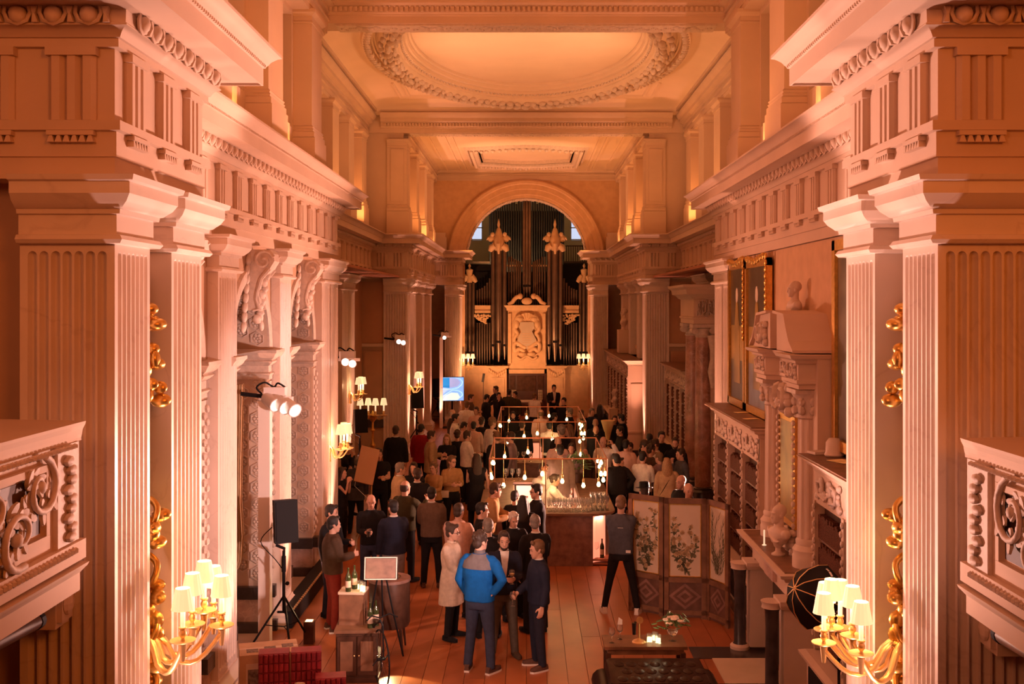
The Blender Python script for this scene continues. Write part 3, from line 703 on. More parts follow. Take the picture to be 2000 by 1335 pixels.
# curtains gathered at the far jambs
for k, (yc, lab) in enumerate(((15.15, 'golden brown curtain gathered beside the white lamp pole'), (18.5, 'narrow golden curtain hanging before the second hexagon-panelled window reveal'))):
    mb = MB(); rs = []; m = 40
    for z, w_, q in ((1.0, .07, 0), (1.15, .13, .0), (1.5, .15, .02), (2.0, .12, .02), (2.6, .13, 0), (3.5, .15, 0), (3.7, .15, 0)):
        w_ *= (1, .6)[k]
        rs.append([(-4.28+w_*math.cos(2*PI*j/m)+.012*math.sin(j*2.4), yc+.68+.10*math.sin(2*PI*j/m)+.03*math.sin(j*2.4+1), z) for j in range(m)])
    o = mb.rings(rs).build('curtain', 'curtain', smooth=60); tag(o, lab, 'curtain')
# ================================================================ CANDELABRA, SCONCES
def scurve(p0, p1, drop, n=10):
    p0, p1 = Vector(p0), Vector(p1); out = []
    for k in range(n+1):
        t = k/n; q = p0.lerp(p1, t); q.z += .10*math.sin(PI*min(1, t*2.6))*(t < .4)-drop*math.sin(PI*max(0, (t-.25)/.75)); out.append(q)
    return out
def shade_set(par, x, y, z, k=1.0, pleats=True):
    """dish, cup, candle, shade on top of an arm at (x,y,z)"""
    MB().lathe([(.012*k,0),(.05*k,.01*k),(.105*k,.030*k),(.110*k,.040*k),(.07*k,.028*k),(.02*k,.03*k),(.014*k,.055*k),(.03*k,.075*k),(.034*k,.10*k),(.02*k,.125*k),(.036*k,.14*k),(.034*k,.148*k)], (x, y, z), 14).build('candle_cup', 'brass', par, smooth=40)
    MB().lathe([(.021*k,.145*k),(.021*k,.34*k)], (x, y, z), 8).build('candle_tube', 'candle', par, smooth=40)
    n = 28 if pleats else 10; rs = []
    for r, zz in ((.095, .30), (.092, .305), (.060, .475), (.058, .48)):
        rs.append([(x+(r+(.003 if j % 2 else 0))*k*math.cos(2*PI*j/n), y+(r+(.003 if j % 2 else 0))*k*math.sin(2*PI*j/n), z+zz*k) for j in range(n)])
    sh = MB().rings(rs, cap=False).build('lamp_shade', 'shade', par)
    return sh
def arm_light(loc, e=6): lamp('POINT', loc, None, e, (1, .66, .33), .05)
def big_sconce(name, label, s, heads, zoff):
    """carved gilt bracket in the gap of the pilasters with an armful of shaded lights"""
    x0, y0 = s*2.93, 8.08; t = thing(name, label, 'sconce', (x0, y0, 0), 0)
    mb = MB(); r2 = random.Random(11)
    back = MB().box(-.09 if s > 0 else -.03, .03 if s > 0 else .09, -.10, .10, 1.0, 5.1).build('back_board', 'dark_marble', t)
    for j in range(70):        # carved foliage
        z = 1.3+2.0*r2.random() if j < 50 else 3.95+.9*r2.random()
        mb.ball((-s*(.05+.17*r2.random()), -.04+.12*(r2.random()-.5), z), (.04+.04*r2.random(), .05, .03+.05*r2.random()), 12, 8, Matrix.Rotation(r2.random()*3, 3, 'X'))
    for q in range(5):
        z = 1.5+q*.42; mb.tube(spline([(-s*.05, -.06+.02*q, z), (-s*.18, -.10, z+.06), (-s*.20, -.06, z+.18), (-s*.12, -.03, z+.24), (-s*.10, -.05, z+.16)]), .026, 8)
    mb.build('gilt_carving', 'gilt', t, smooth=50)['kind'] = 'stuff'; mb = MB()
    mb.rings([oval_ring((-s*.07, -.02), rx, rx, z, 12) for z, rx in ((2.05, .03), (2.1, .07), (2.25, .12), (2.4, .13), (2.5, .09), (2.62, .06))])
    mb.build('gilt_vase', 'gilt', t, smooth=50)
    for px, py, d in heads:
        p = P(px, py, d)-Vector((x0, y0, 0)); a = (-s*.09, -.05, zoff)
        pts = scurve(a, (p.x, p.y, p.z-.02), .17); n = len(pts)
        MB().tube(pts, [.036-.011*k/n for k in range(n)], 8, flat=.65).tube([p+Vector((0, 0, -.12)), p+Vector((0, 0, .0))], [.015, .03], 8).build('arm', 'brass', t, smooth=50)
        shade_set(t, p.x, p.y, p.z, .84)
        arm_light(P(px, py, d)+Vector((0, 0, .33)), 2.4)
    return t
big_sconce('wall_candelabrum', 'gilt candelabrum with five shaded lights beside the left fluted pier', -1, ((357, 1258, 7.75), (376, 1226, 7.95), (399, 1199, 8.2), (417, 1207, 8.35), (433, 1228, 8.15)), 2.28)
big_sconce('wall_candelabrum', 'gilt candelabrum with six shaded lights beside the right fluted pier', 1, ((1609, 1262, 8.15), (1624, 1232, 8.4), (1641, 1232, 8.5), (1665, 1248, 8.2), (1682, 1283, 7.85), (1612, 1236, 8.6)), 2.25)
def small_sconce(px, py, d, s, label, k=1.0, front=False):
    p = P(px, py, d); t = thing('wall_light', label, 'wall light', p, 0, None)
    MB().lathe([(.0, -.22), (.05, -.2), (.03, -.1), (.06, 0), (.04, .1), (.0, .13)], (0, 0, 0), 10).build('back_plate', 'brass', t, smooth=50)
    for q in (-1, 0, 1):
        e = (-s*(.26+.10*(q == 0)), q*.18, .02) if not front else (q*.2, -.28, .02)
        pts = scurve((0, 0, -.05), e, .12); MB().tube(pts, .014, 6).build('arm', 'brass', t, smooth=50)
        shade_set(t, *e, .8*k, False)
    lamp('POINT', p+Vector((-s*.3 if not front else 0, -.3 if front else 0, .3)), None, 14, (1, .6, .3), .06)
small_sconce(642, 880, 20.6, -1, 'brass wall light on the double pilaster nearest the black speaker', 1.3)
small_sconce(684, 773, 29.9, -1, 'brass wall light on the middle bay pilaster above the woman in black', 1.3)
small_sconce(800, 758, 34.6, -1, 'brass wall light on the far pilaster beside the small speaker', 1.3)
small_sconce(915, 714, 46.4, -1, 'twin shaded light at the foot of the organ beside the screen', 1.3, True)
small_sconce(1139, 714, 46.4, 1, 'twin shaded light at the foot of the organ by the right pilaster', 1.3, True)
# floor-standing candelabrum far left
p = P(728, 0, 33); t = thing('standing_candelabrum', 'tall gilt floor candelabrum with pale shades before the brown wall', 'candelabrum', (p.x, 33, 0))
MB().lathe([(.22,0),(.22,.05),(.12,.1),(.05,.25),(.04,.5),(.09,.6),(.04,.7),(.035,1.0),(.08,1.06),(.035,1.12),(.03,1.3),(.10,1.38),(.12,1.43),(.05,1.5),(.03,1.62),(.0,1.66)], n=12).build('stem', 'gilt', t, smooth=40)
for k, q in enumerate((-.36, -.13, .1, .34)):
    MB().tube(scurve((0, 0, 1.45), (q, -.12+.08*(k % 2), 1.5), .1), .014, 6).build('arm', 'gilt', t, smooth=50); shade_set(t, q, -.12+.08*(k % 2), 1.48, 1.15, False)
# ================================================================ LIGHT POLES, SPEAKERS, SCREEN
def lamp_head(par, m, k=1.0):
    mb = MB().lathe([(.0,-.16),(.06,-.16),(.085,-.12),(.09,.08),(.10,.10),(.10,.13),(.085,.13),(.085,.10)], n=14); mb.v = [tuple(m @ (Vector(v)*k)) for v in mb.v]; h = mb.build('lamp_head', 'white_metal', par, smooth=40)
    ln = MB().lathe([(0,.095),(.082,.095),(.082,.105),(0,.105)], n=14); ln.v = [tuple(m @ (Vector(v)*k)) for v in ln.v]; ln.build('lens', 'lens', h)
def light_pole(label, px, d, ztop, w, heads, aim, bracket=True, zb=0):
    hk = 1.05 if d < 18 else .85
    p = P(px, 0, d); t = thing('light_pole', label, 'light pole', (p.x, d, 0))
    if w: MB().box(-w/2, w/2, -w/2, w/2, zb, ztop).build('pole', 'rail_white', t)
    mb = MB().box(-.03, .40, -.03, .03, ztop, ztop+.06); mb.box(.0, .30, -.10, .10, ztop+.06, ztop+.20); mb.build('bracket', 'white_metal', t)
    MB().tube(spline([(-.05, 0, ztop+.1), (-.1, -.1, ztop+.2), (.02, -.1, ztop+.27), (.13, -.02, ztop+.2), (.2, -.08, ztop+.26), (.28, 0, ztop+.2)]), .014, 5).tube([(-.35, 0, ztop+.1), (.0, 0, ztop+.06)], .03, 8).build('cable', 'black', t)
    for k in range(heads):
        q = Vector((.12+.15*k, -.14-.07*k, ztop-.0-.03*k)); dr = (Vector(aim)-q-Vector((p.x, d, 0))).normalized()
        lamp_head(t, Matrix.Translation(q) @ dr.to_track_quat('Z', 'Y').to_matrix().to_4x4(), hk)
light_pole('white square lighting pole with three spot heads left of the black speaker', 518, 15.6, 3.48, .165, 3, (1.5, 10.5, .8))
light_pole('pair of small white spots clipped to the double pilaster', 664, 21.6, 3.74, 0, 2, (0, 8, 3))
light_pole('pair of small white spots on the far fluted pilaster', 772, 34.1, 3.72, 0, 2, (0, 12, 3))
light_pole('slim white lighting pole with one head beside the screen', 862, 43.0, 3.58, .13, 1, (1, 20, 3))
def speaker(label, px, py, d, k, rz, tilt=-.12, stand=True):
    p = P(px, py, d); t = thing('speaker', label, 'speaker', (p.x, p.y, 0), rz); z = p.z
    m = Matrix.Translation((0, 0, z)) @ Matrix.Rotation(tilt, 4, 'X')
    mb = MB().rings([[tuple(m @ Vector(v)) for v in ((-.17*k, -.15*k, q), (.17*k, -.15*k, q), (.13*k, .16*k, q), (-.13*k, .16*k, q))] for q in (-.31*k, -.29*k, .29*k, .31*k)]); mb.build('cabinet', 'black', t)
    MB().xbox(m @ Matrix.Translation((0, -.155*k, 0)), .30*k, .012, .56*k).build('grille', 'black', t)
    mb = MB().tube([tuple(m @ Vector((-.12*k, .05, -.34*k))), tuple(m @ Vector((0, .02, -.40*k))), (0, .02, z-.46*k)], .022*k, 6); mb.build('yoke', 'black', t)
    MB().tube([(0, .02, z-.44*k), (0, .02, .55)], .022, 8).tube([(0, .02, z-.52*k), (0, .02, z-.75*k)], .032, 8).build('pole', 'black', t, smooth=40)
    mb = MB().ball((.05, .02, .95), .03, 6, 4); mb.build('knob', 'black', t)
    for a in (0, 1, 2):
        an = .5+a*2*PI/3; e = (.50*math.cos(an), .02+.50*math.sin(an), .02)
        MB().tube([(0, .02, .78), e], .016, 6).tube([(0, .02, .35), tuple(Vector((0, .02, .78)).lerp(Vector(e), .55))], .008, 5).build('leg', 'black', t)
    MB().tube(spline([(-.14*k, .16*k, z-.1), (-.3*k, .2*k, z-.3), (-.1, .1, z-.55), (0, .05, z-.7)]), .007, 5).build('cable', 'black', t)
speaker('black loudspeaker on a tall tripod beside the white lamp pole', 555, 1017, 15.2, .95, .45)
speaker('black loudspeaker on a stand beside the gilt floor candelabrum', 703, 822, 30.0, 1.05, .4)
speaker('black loudspeaker behind the far fluted pilaster by the man in red', 814, 777, 36.0, 1.1, .4)
speaker('black loudspeaker hung behind the glowing screen', 855, 757, 44.0, 1.2, .4)
# glowing screen
t = thing('television', 'glowing blue screen on a stand before the organ', 'television', (-2.92, 43, 0), .12)
MB().box(-.49, .46, 0, .05, 1.06, 2.02).build('housing', 'black', t)
for nm, col, e, poly in (('screen', (.25, .45, .85), .9, [(-.47, 1.08), (.44, 1.08), (.44, 2.0), (-.47, 2.0)]), ('screen_shape', (.02, .25, .65), .8, [(-.47, 1.62), (-.12, 1.58), (-.12, 1.98), (-.47, 1.98)]), ('screen_shape', (.38, .42, .72), .8, [(-.12, 1.58), (.2, 1.64), (.32, 1.8), (.2, 1.94), (-.12, 1.98)]), ('screen_shape', (.68, .85, .72), .95, [(-.4, 1.09), (.2, 1.1), (.3, 1.2), (.2, 1.38), (-.05, 1.4), (-.3, 1.26)])):
    mm = mat('screen_%d' % len(M), col, .3, emit=col, estr=e); d = -.004 if nm == 'screen' else -.006
    MB().ext(poly, d, d+.002, lambda u, v, q: (u, q, v)).build(nm, mm, t)
mm = mat('screen_arc', (.9, .93, 1), .3, emit=(.9, .93, 1), estr=1)
for c in (([(-.45, 1.57), (-.1, 1.53), (.2, 1.58), (.36, 1.7), (.40, 1.82), (.3, 1.93), (.1, 1.98)]), ([(-.4, 1.26), (0, 1.5), (.2, 1.48), (.36, 1.40), (.40, 1.3), (.3, 1.2)])):
    MB().tube([(x, -.008, z) for x, z in c], [.012, .02, .03, .045, .045, .03, .01][:len(c)], 6, flat=.06).build('screen_shape', mm, t)
MB().box(-.05, .02, .06, .12, 0, 1.1).box(-.4, .4, -.2, .3, 0, .04).build('stand', 'black', t)
# ================================================================ GALLERY PARAPETS
LEAF = MB().rings([[(-.01, 0, 0), (.01, 0, 0), (.01, -.015, 0), (-.01, -.015, 0)], [(-.035, -.01, .04), (.035, -.01, .04), (.03, -.035, .04), (-.03, -.035, .04)], [(-.03, -.02, .08), (.03, -.02, .08), (.025, -.045, .085), (-.025, -.045, .085)], [(-.008, -.035, .115), (.008, -.035, .115), (.008, -.05, .11), (-.008, -.05, .11)]]).mesh('carved_leaf', 'carving', 60)
for s, side in ((-1, 'left'), (1, 'right')):
    zt, zb = (4.13, 3.19) if s < 0 else (4.01, 3.02); y1 = 6.78 if s < 0 else 6.88; x = 2.80
    def K(mb): return S(mb, s)
    pr = structure(K(MB().box(-3.0, -x-.0, 2.5, y1, zb+.10, zt-.09)).build('trim_%d' % (3 if s < 0 else 4), 'plaster'))
    K(MB().sweep([(-.2,zt-.12),(.02,zt-.12),(.02,zt-.10),(.025,zt-.08),(.03,zt-.05),(.045,zt-.02),(.05,zt),(-.5,zt+.01)], [(-x, 2.5), (-x, y1)])).build('handrail', 'plaster', pr)
    K(MB().sweep([(-.7,zb-.12),(.0,zb-.12),(.02,zb-.11),(.02,zb),(.07,zb+.05),(.08,zb+.07),(-.3,zb+.08)], [(-x, 2.5), (-x, y1-.02)])).build('ledge', 'plaster', pr)
    K(MB().box(-x-.0, -x+.03, y1-.36, y1-.06, zb+.2, zt-.12)).build('end_pilaster', 'carving', pr)
    K(MB().box(-x, -x+.05, 2.5, y1, zb+.09, zb+.21)).build('parapet_base', 'plaster', pr)
    for (ya, yb_, za, zb_) in ((2.6, y1-.48, zt-.24, zt-.20), (2.6, y1-.48, zb+.29, zb+.33)): K(MB().box(-x, -x+.035, ya, yb_, za, zb_)).build('panel_border', 'plaster', pr)
    K(MB().box(-x, -x+.034, y1-.52, y1-.479, zb+.331, zt-.241)).build('panel_border', 'plaster', pr)
    mb = MB()
    for k in range(int((y1-2.7)/.05)): mb.ball((-x+.06, 2.6+k*.05, zb+.17), (.02, .02, .022), 5, 3); mb.ball((-x+.055, 2.6+k*.05, zt-.135), (.022, .022, .018), 5, 3)
    K(mb).build('bead_row', 'carving', pr)['kind'] = 'stuff'
    K(MB().box(-x+.0, -x+.004, 2.7, y1-.54, zb+.35, zt-.26)).build('panel_ground', 'dark_wood', pr)
    r2 = random.Random(21); zc_ = (zt+zb)/2+.04; A_ = (zt-zb-.62)/2
    def place(mesh_, yy, zz, ang, k_, tilt=0): inst(mesh_, 'carved_leaf', pr, (s*(x-.012), yy, zz), (tilt, ang if s < 0 else -ang, PI/2 if s < 0 else -PI/2), (k_,)*3)
    for q, cy in enumerate((6.02, 5.46, 4.9, 4.3)):     # scrolling acanthus, each leaf a piece
        for sg in (-1, 1):
            mb = MB(); pts = []; c0 = Vector((cy+sg*.13, zc_+sg*.11)); e_ = 1 if q % 2 else -1
            for i in range(20):
                t = i/19; a = sg*1.2+e_*t*7.2; rr = .20*(1-t)**.8+.02; pts.append((-x+.04+.02*math.sin(PI*t), c0.x+rr*math.cos(a), c0.y+min(1.15, A_/.19)*rr*math.sin(a)))
            mb.tube(pts, [.024-.013*i/19 for i in range(20)], 7); mb.ball(pts[-1], (.035, .04, .04), 8, 6)
            K(mb).build('scroll', 'carving', pr, smooth=60)
            for i in range(2, 17, 2):
                p_, n_ = pts[i], pts[i+1]; a = math.atan2(n_[2]-p_[2], n_[1]-p_[1])
                for w_ in (-1, 1): place(LEAF, p_[1], p_[2], PI/2-a+w_*.85 if s < 0 else PI/2-a+w_*.85, r2.uniform(.62, .95))
        for i in range(7): place(LEAF, cy, zc_, i*.9+.3, .95, -.15)
    mb = MB()
    for k in range(9): mb.ball((-x+.045, y1-.21+.03*math.sin(k*2.2), zb+.26+k*(zt-zb-.42)/9), (.03, .06, .035), 6, 4)
    K(mb).build('pendant_carving', 'carving', pr, smooth=50)
    K(MB().box(-3.18, -3.02, 6.96, 7.16, zb-.42, zb-.12).box(-3.02, -2.985, 6.98, 7.14, zb-.38, zb-.16).ball((-2.98, 7.06, zb-.27), (.03, .07, .08), 8, 6)).build('bracket', 'plaster', pr)
    MB().tube([(s*2.80, 6.68, zb+.10), (s*2.79, 6.55, zb+.09), (s*2.82, 6.3, zb+.09), (s*2.79, 6.1, zb+.11), (s*2.8, 5.8, zb+.1), (s*2.81, 3, zb+.1)], .014, 6).build('cable', 'curtain', pr)
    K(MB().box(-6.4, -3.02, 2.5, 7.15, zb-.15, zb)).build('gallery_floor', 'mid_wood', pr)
lamp_t = thing('tube_lamp', 'dark tubular fitting under the right gallery ledge', 'lamp', (3.0, 6.6, 2.78)); MB().tube([(0, .25, 0), (.0, -.9, .06)], .06, 12).build('tube', 'mid_wood', lamp_t, smooth=40); MB().tube([(0, .27, 0), (0, .22, 0)], .065, 12).build('end_cap', 'black', lamp_t)
lamp_t = thing('tube_lamp', 'dark tubular fitting under the left gallery ledge', 'lamp', (-3.0, 6.4, 2.92)); MB().tube([(0, .25, 0), (.0, -.9, .06)], .05, 12).build('tube', 'dark_wood', lamp_t, smooth=40); MB().tube([(0, .27, 0), (0, .22, 0)], .055, 12).build('end_cap', 'black', lamp_t)
# ================================================================ ORGAN
og = thing('pipe_organ', 'great pipe organ with carved gilded case filling the far arch', 'organ', (0, 48, 0))
def OX(px, d=48): return (px-1028)/2120*d
def OZ(py, d=48): return H-(py-596)/2120*d
def pipe(px, wpx, yt, yb, ym, d=48, m='pipe'):
    r = wpx/2/2120*d; x = OX(px, d); zt, zb, zm = OZ(yt, d), OZ(yb, d), OZ(ym, d)
    o = MB().lathe([(r*.25, zb), (r*.95, zm-.02), (r, zm), (r, zt), (r*.8, zt), (r*.8, zt-.2)], (x, d-48, 0), 10).build('pipe', m, og, smooth=40)
    if wpx > 5:
        MB().box(x-r*.7, x+r*.7, d-48-r-.01, d-48-r*.6, zm, zm+.09).build('mouth', 'black', o)
    return o
cx = 1029
for sg in (-1, 1):
    def q(px): return px if sg < 0 else 2*cx-px
    for px, w_, yt, yb, ym in ((963, 8.5, 489, 702, 676), (974, 14, 486, 706, 669), (985.5, 8.5, 489, 702, 676)): pipe(q(px), w_, yt, yb, ym, 47.55)
    for px, w_ in ((910, 7), (917, 8.5), (924.5, 7)): pipe(q(px), w_, 552, 712, 690, 47.8)
    for k, (px, yt) in enumerate(((993.7, 501), (999, 501), (1004, 505), (1008.6, 507), (1012.6, 509), (1016.4, 511))): pipe(q(px), 4.1, yt, 597, 572-k*1.5)
    for k in range(6): pipe(q(932+k*4.9), 4.2, (566, 564, 562, 558, 552, 543)[k], 598, 588)
    for k in range(6): pipe(q(932+k*4.9), 4.2, 630, 713, 683-k*.8)
    for k in range(14): pipe(q(958+k*4.6), 3.8, 390+(k % 3)*4+(10 if k < 3 else 0), 520, 505, 50.2, 'pipe_dark')
    # crown of the big tower: urn, cherubs, brackets
    x, d = OX(q(974), 47.55), -.45; mb = MB()
    mb.lathe([(.0,OZ(428)),(.04,OZ(434)),(.07,OZ(440)),(.04,OZ(445)),(.10,OZ(449)),(.16,OZ(458)),(.18,OZ(463)),(.22,OZ(465)),(.24,OZ(474)),(.20,OZ(486)),(.14,OZ(492))], (x, d, 0), 14)
    mb.build('crown', 'organ_case', og, smooth=40)
    for e in (-1, 1):
        MB().ball((x+e*.27, d-.06, OZ(459)), .10, 8, 6).ball((x+e*.32, d, OZ(467)), (.16, .10, .16), 8, 6).tube([(x+e*.3, d, OZ(464)), (x+e*.48, d, OZ(466)), (x+e*.53, d, OZ(470))], [.08, .06, .02], 6).build('cherub', 'organ_case', og, smooth=60)
        MB().tube([(x+e*.16, d-.1, OZ(480)), (x+e*.3, d-.05, OZ(484)), (x+e*.36, d, OZ(491))], [.14, .16, .12], 8).build('bracket', 'organ_case', og, smooth=50)
    MB().tube([(x, d-.26, OZ(478)), (x, d-.28, OZ(486)), (x, d-.20, OZ(497))], [.12, .09, .04], 8).build('pendant', 'organ_case', og, smooth=50)
    x, d = OX(q(917), 47.8), -.2
    MB().lathe([(0,OZ(514)),(.07,OZ(519)),(.03,OZ(524)),(.16,OZ(527)),(.13,OZ(536)),(.12,OZ(552))], (x, d, 0), 12).tube([(x-.1, d-.05, OZ(538)), (x-.2, d, OZ(545)), (x-.3, d, OZ(551))], [.1, .13, .08], 8).tube([(x+.1, d-.05, OZ(538)), (x+.2, d, OZ(545)), (x+.3, d, OZ(551))], [.1, .13, .08], 8).build('crown', 'organ_case', og, smooth=50)
    # side frieze and pierced carving
    a, b = sorted((OX(q(928)), OX(q(958.5))))
    MB().box(a, b, -.35, .1, OZ(611), OZ(606)).box(a, b, -.30, .1, OZ(606), OZ(600)).box(a, b, -.38, .1, OZ(600), OZ(596)).build('frieze', 'organ_case', og)
    mb = MB(); r2 = random.Random(9)
    for k in range(46):
        u = r2.random(); v = r2.random()*(1-.75*(u if sg > 0 else 1-u))
        mb.ball((a+(b-a)*(u if sg > 0 else u), -.33, OZ(614+22*v)), (.06, .04, .05), 5, 4)
    mb.build('pierced_carving', 'organ_case', og, smooth=60)['kind'] = 'stuff'
    # lower case
    a, b = sorted((OX(q(905)), OX(q(957)))); MB().box(a, b, -.30, .3, 0, OZ(718)).box(a+.05, b-.05, -.33, -.28, OZ(800), OZ(728)).build('lower_panel', 'organ_case', og)
    a, b = sorted((OX(q(955)), OX(q(990)))); MB().box(a, b, -.6, .3, 0, OZ(716)).box(a+.1, b-.1, -.64, -.5, OZ(800), OZ(735)).build('pedestal', 'organ_case', og)
    mb = MB()
    for k in range(9): mb.ball((a+(b-a)*(k+.5)/9, -.66, OZ(722+(4-abs(k-4))*2.2)), (.06, .05, .09), 6, 4)
    mb.build('swag', 'organ_case', og, smooth=60)
    x = (a+b)/2; MB().sweep([(-.1,OZ(718)),(.05,OZ(717)),(.08,OZ(715)),(.08,OZ(713)),(-.2,OZ(712))], [(a, .2), (a, -.6), (b, -.6), (b, .2)][::1]).build('cap_moulding', 'organ_case', og)
for px, w_, yt in ((1023.4, 6.2, 392), (1029, 7.2, 384), (1034.6, 6.2, 392)): pipe(px, w_, yt, 580, 560, 47.75)
MB().box(OX(905), OX(1153), -.34, .2, OZ(719), OZ(713)).build('ledge', 'organ_case', og)
MB().box(OX(990), OX(1068), -.02, .0, OZ(520), OZ(517)).build('pipe_rail', 'brass', og)
MB().box(-1.74, 1.74, 2.6, 2.8, 5, 9.25).build('back_panel', 'pipe_dark', og); MB().box(-3.0, 3.0, .45, .6, 0, OZ(530)).build('back_panel', 'black', og)
MB().box(OX(905), OX(960), .5, .8, OZ(560), OZ(515)).box(OX(1098), OX(1155), .5, .8, OZ(560), OZ(515)).build('dark_beam', 'black', og)
# central cartouche
MB().box(OX(992), OX(1067), -.4, .2, OZ(716), OZ(602)).build('centre_panel', 'organ_case', og)
MB().sweep([(-.1,OZ(608)),(.05,OZ(606)),(.08,OZ(602)),(.14,OZ(598)),(.16,OZ(596)),(-.2,OZ(595))], [(OX(992), .1), (OX(992), -.42), (OX(1067), -.42), (OX(1067), .1)]).build('cornice', 'organ_case', og)
for e in (-1, 1):
    pts = [(OX(cx+e*q_), -.45, OZ(y)) for q_, y in ((36, 595), (28, 590), (24, 584), (19, 580), (13, 578.5))]
    MB().tube(spline(pts), .095, 10).ball(pts[-1], .13, 10, 8).build('pediment_scroll', 'organ_case', og, smooth=50)
    MB().box(OX(cx+e*33-3), OX(cx+e*33+3), -.48, -.38, OZ(708), OZ(612)).build('side_pilaster', 'organ_case', og)
    MB().tube(spline([(OX(cx+e*q_), -.5, OZ(y)) for q_, y in ((12, 616), (20, 622), (24, 640), (18, 650), (22, 656), (24, 664), (18, 668), (15, 660))]), [.11-.0015*i for i in range(36)], 10).ball((OX(cx+e*20), -.55, OZ(632)), (.13, .1, .2), 8, 6).ball((OX(cx+e*14), -.55, OZ(622)), (.18, .1, .12), 8, 6).build('scroll', 'organ_case', og, smooth=50)
    MB().tube(spline([(OX(cx+e*q_), -.5, OZ(y)) for q_, y in ((2, 678), (10, 674), (20, 668), (25, 674), (22, 684), (14, 680), (4, 686))]), .095, 10).ball((OX(cx+e*9), -.55, OZ(690)), (.2, .1, .1), 8, 6).build('scroll', 'organ_case', og, smooth=50)
MB().ball((OX(cx), -.5, OZ(588)), (.24, .10, .16), 10, 8).build('medallion', 'organ_case', og, smooth=60)
mb = MB()
for k in range(9):
    a = PI*(k+.5)/9; mb.tube([(OX(cx), -.42, OZ(630)), (OX(cx)+.45*math.cos(a), -.5, OZ(630)+.45*math.sin(a))], [.05, .09], 6)
mb.build('palmette', 'organ_case', og, smooth=50)
MB().ext([(OX(cx+u), OZ(v)) for u, v in ((-13, 628), (13, 628), (15, 640), (10, 646), (18, 662), (20, 674), (0, 680), (-20, 674), (-18, 662), (-10, 646), (-15, 640))], -.56, -.40, lambda u, v, d: (u, d, v)).build('tablet', 'silk', og)
mb = MB()
for k in range(5): mb.box(OX(cx-9), OX(cx+9), -.568, -.558, OZ(650+k*4.5+1), OZ(650+k*4.5))
mb.build('inscription', 'organ_case', og)['kind'] = 'stuff'
MB().tube([(OX(cx+u), -.45, OZ(697-3*math.cos(u/18*PI*1.5))) for u in range(-20, 21, 1)], .06, 8).build('swag', 'organ_case', og, smooth=50)
# console
MB().box(OX(990), OX(1067), -.3, .4, 0, OZ(728)).build('console', 'organ_wood', og)
MB().box(OX(994), OX(1063), -.34, -.28, OZ(728), OZ(720)).build('console_frieze', 'organ_case', og)
for a, b, y0, y1 in ((996, 1006, 766, 733), (1010, 1046, 762, 733), (1050, 1061, 757, 733)): MB().box(OX(a), OX(b), -.34, -.3, OZ(y0), OZ(y1)).build('console_panel', 'dark_wood', og)
MB().box(OX(998), OX(1058), -.55, -.3, OZ(783), OZ(779)).build('keyboard', 'label', og); MB().box(OX(996), OX(1060), -.7, -.3, OZ(788), OZ(783)).build('key_desk', 'organ_wood', og)
for xx in (1001, 1052):
    for j in range(8):
        for i in range(3): MB().lathe([(.018, 0), (.03, .01), (.03, .03)], (OX(xx)+i*.07, -.37, OZ(778-j*2.4)), 6).build('stop_knob', 'cream', og)
# gallery railing behind
mb = MB().box(OX(1104, 51), OX(1158, 51), 2.55, 2.62, OZ(482, 51), OZ(480, 51)); rr = mb.build('gallery_rail', 'dark_wood', og)
for k in range(12): MB().box(OX(1105+k*4.4, 51), OX(1106.4+k*4.4, 51), 2.56, 2.6, OZ(512, 51), OZ(482, 51)).build('baluster', 'dark_wood', rr)
MB().box(-3.4, 3.4, 2.4, 4.4, OZ(514, 51), OZ(511, 51)).build('gallery_floor', 'dark_wood', og)
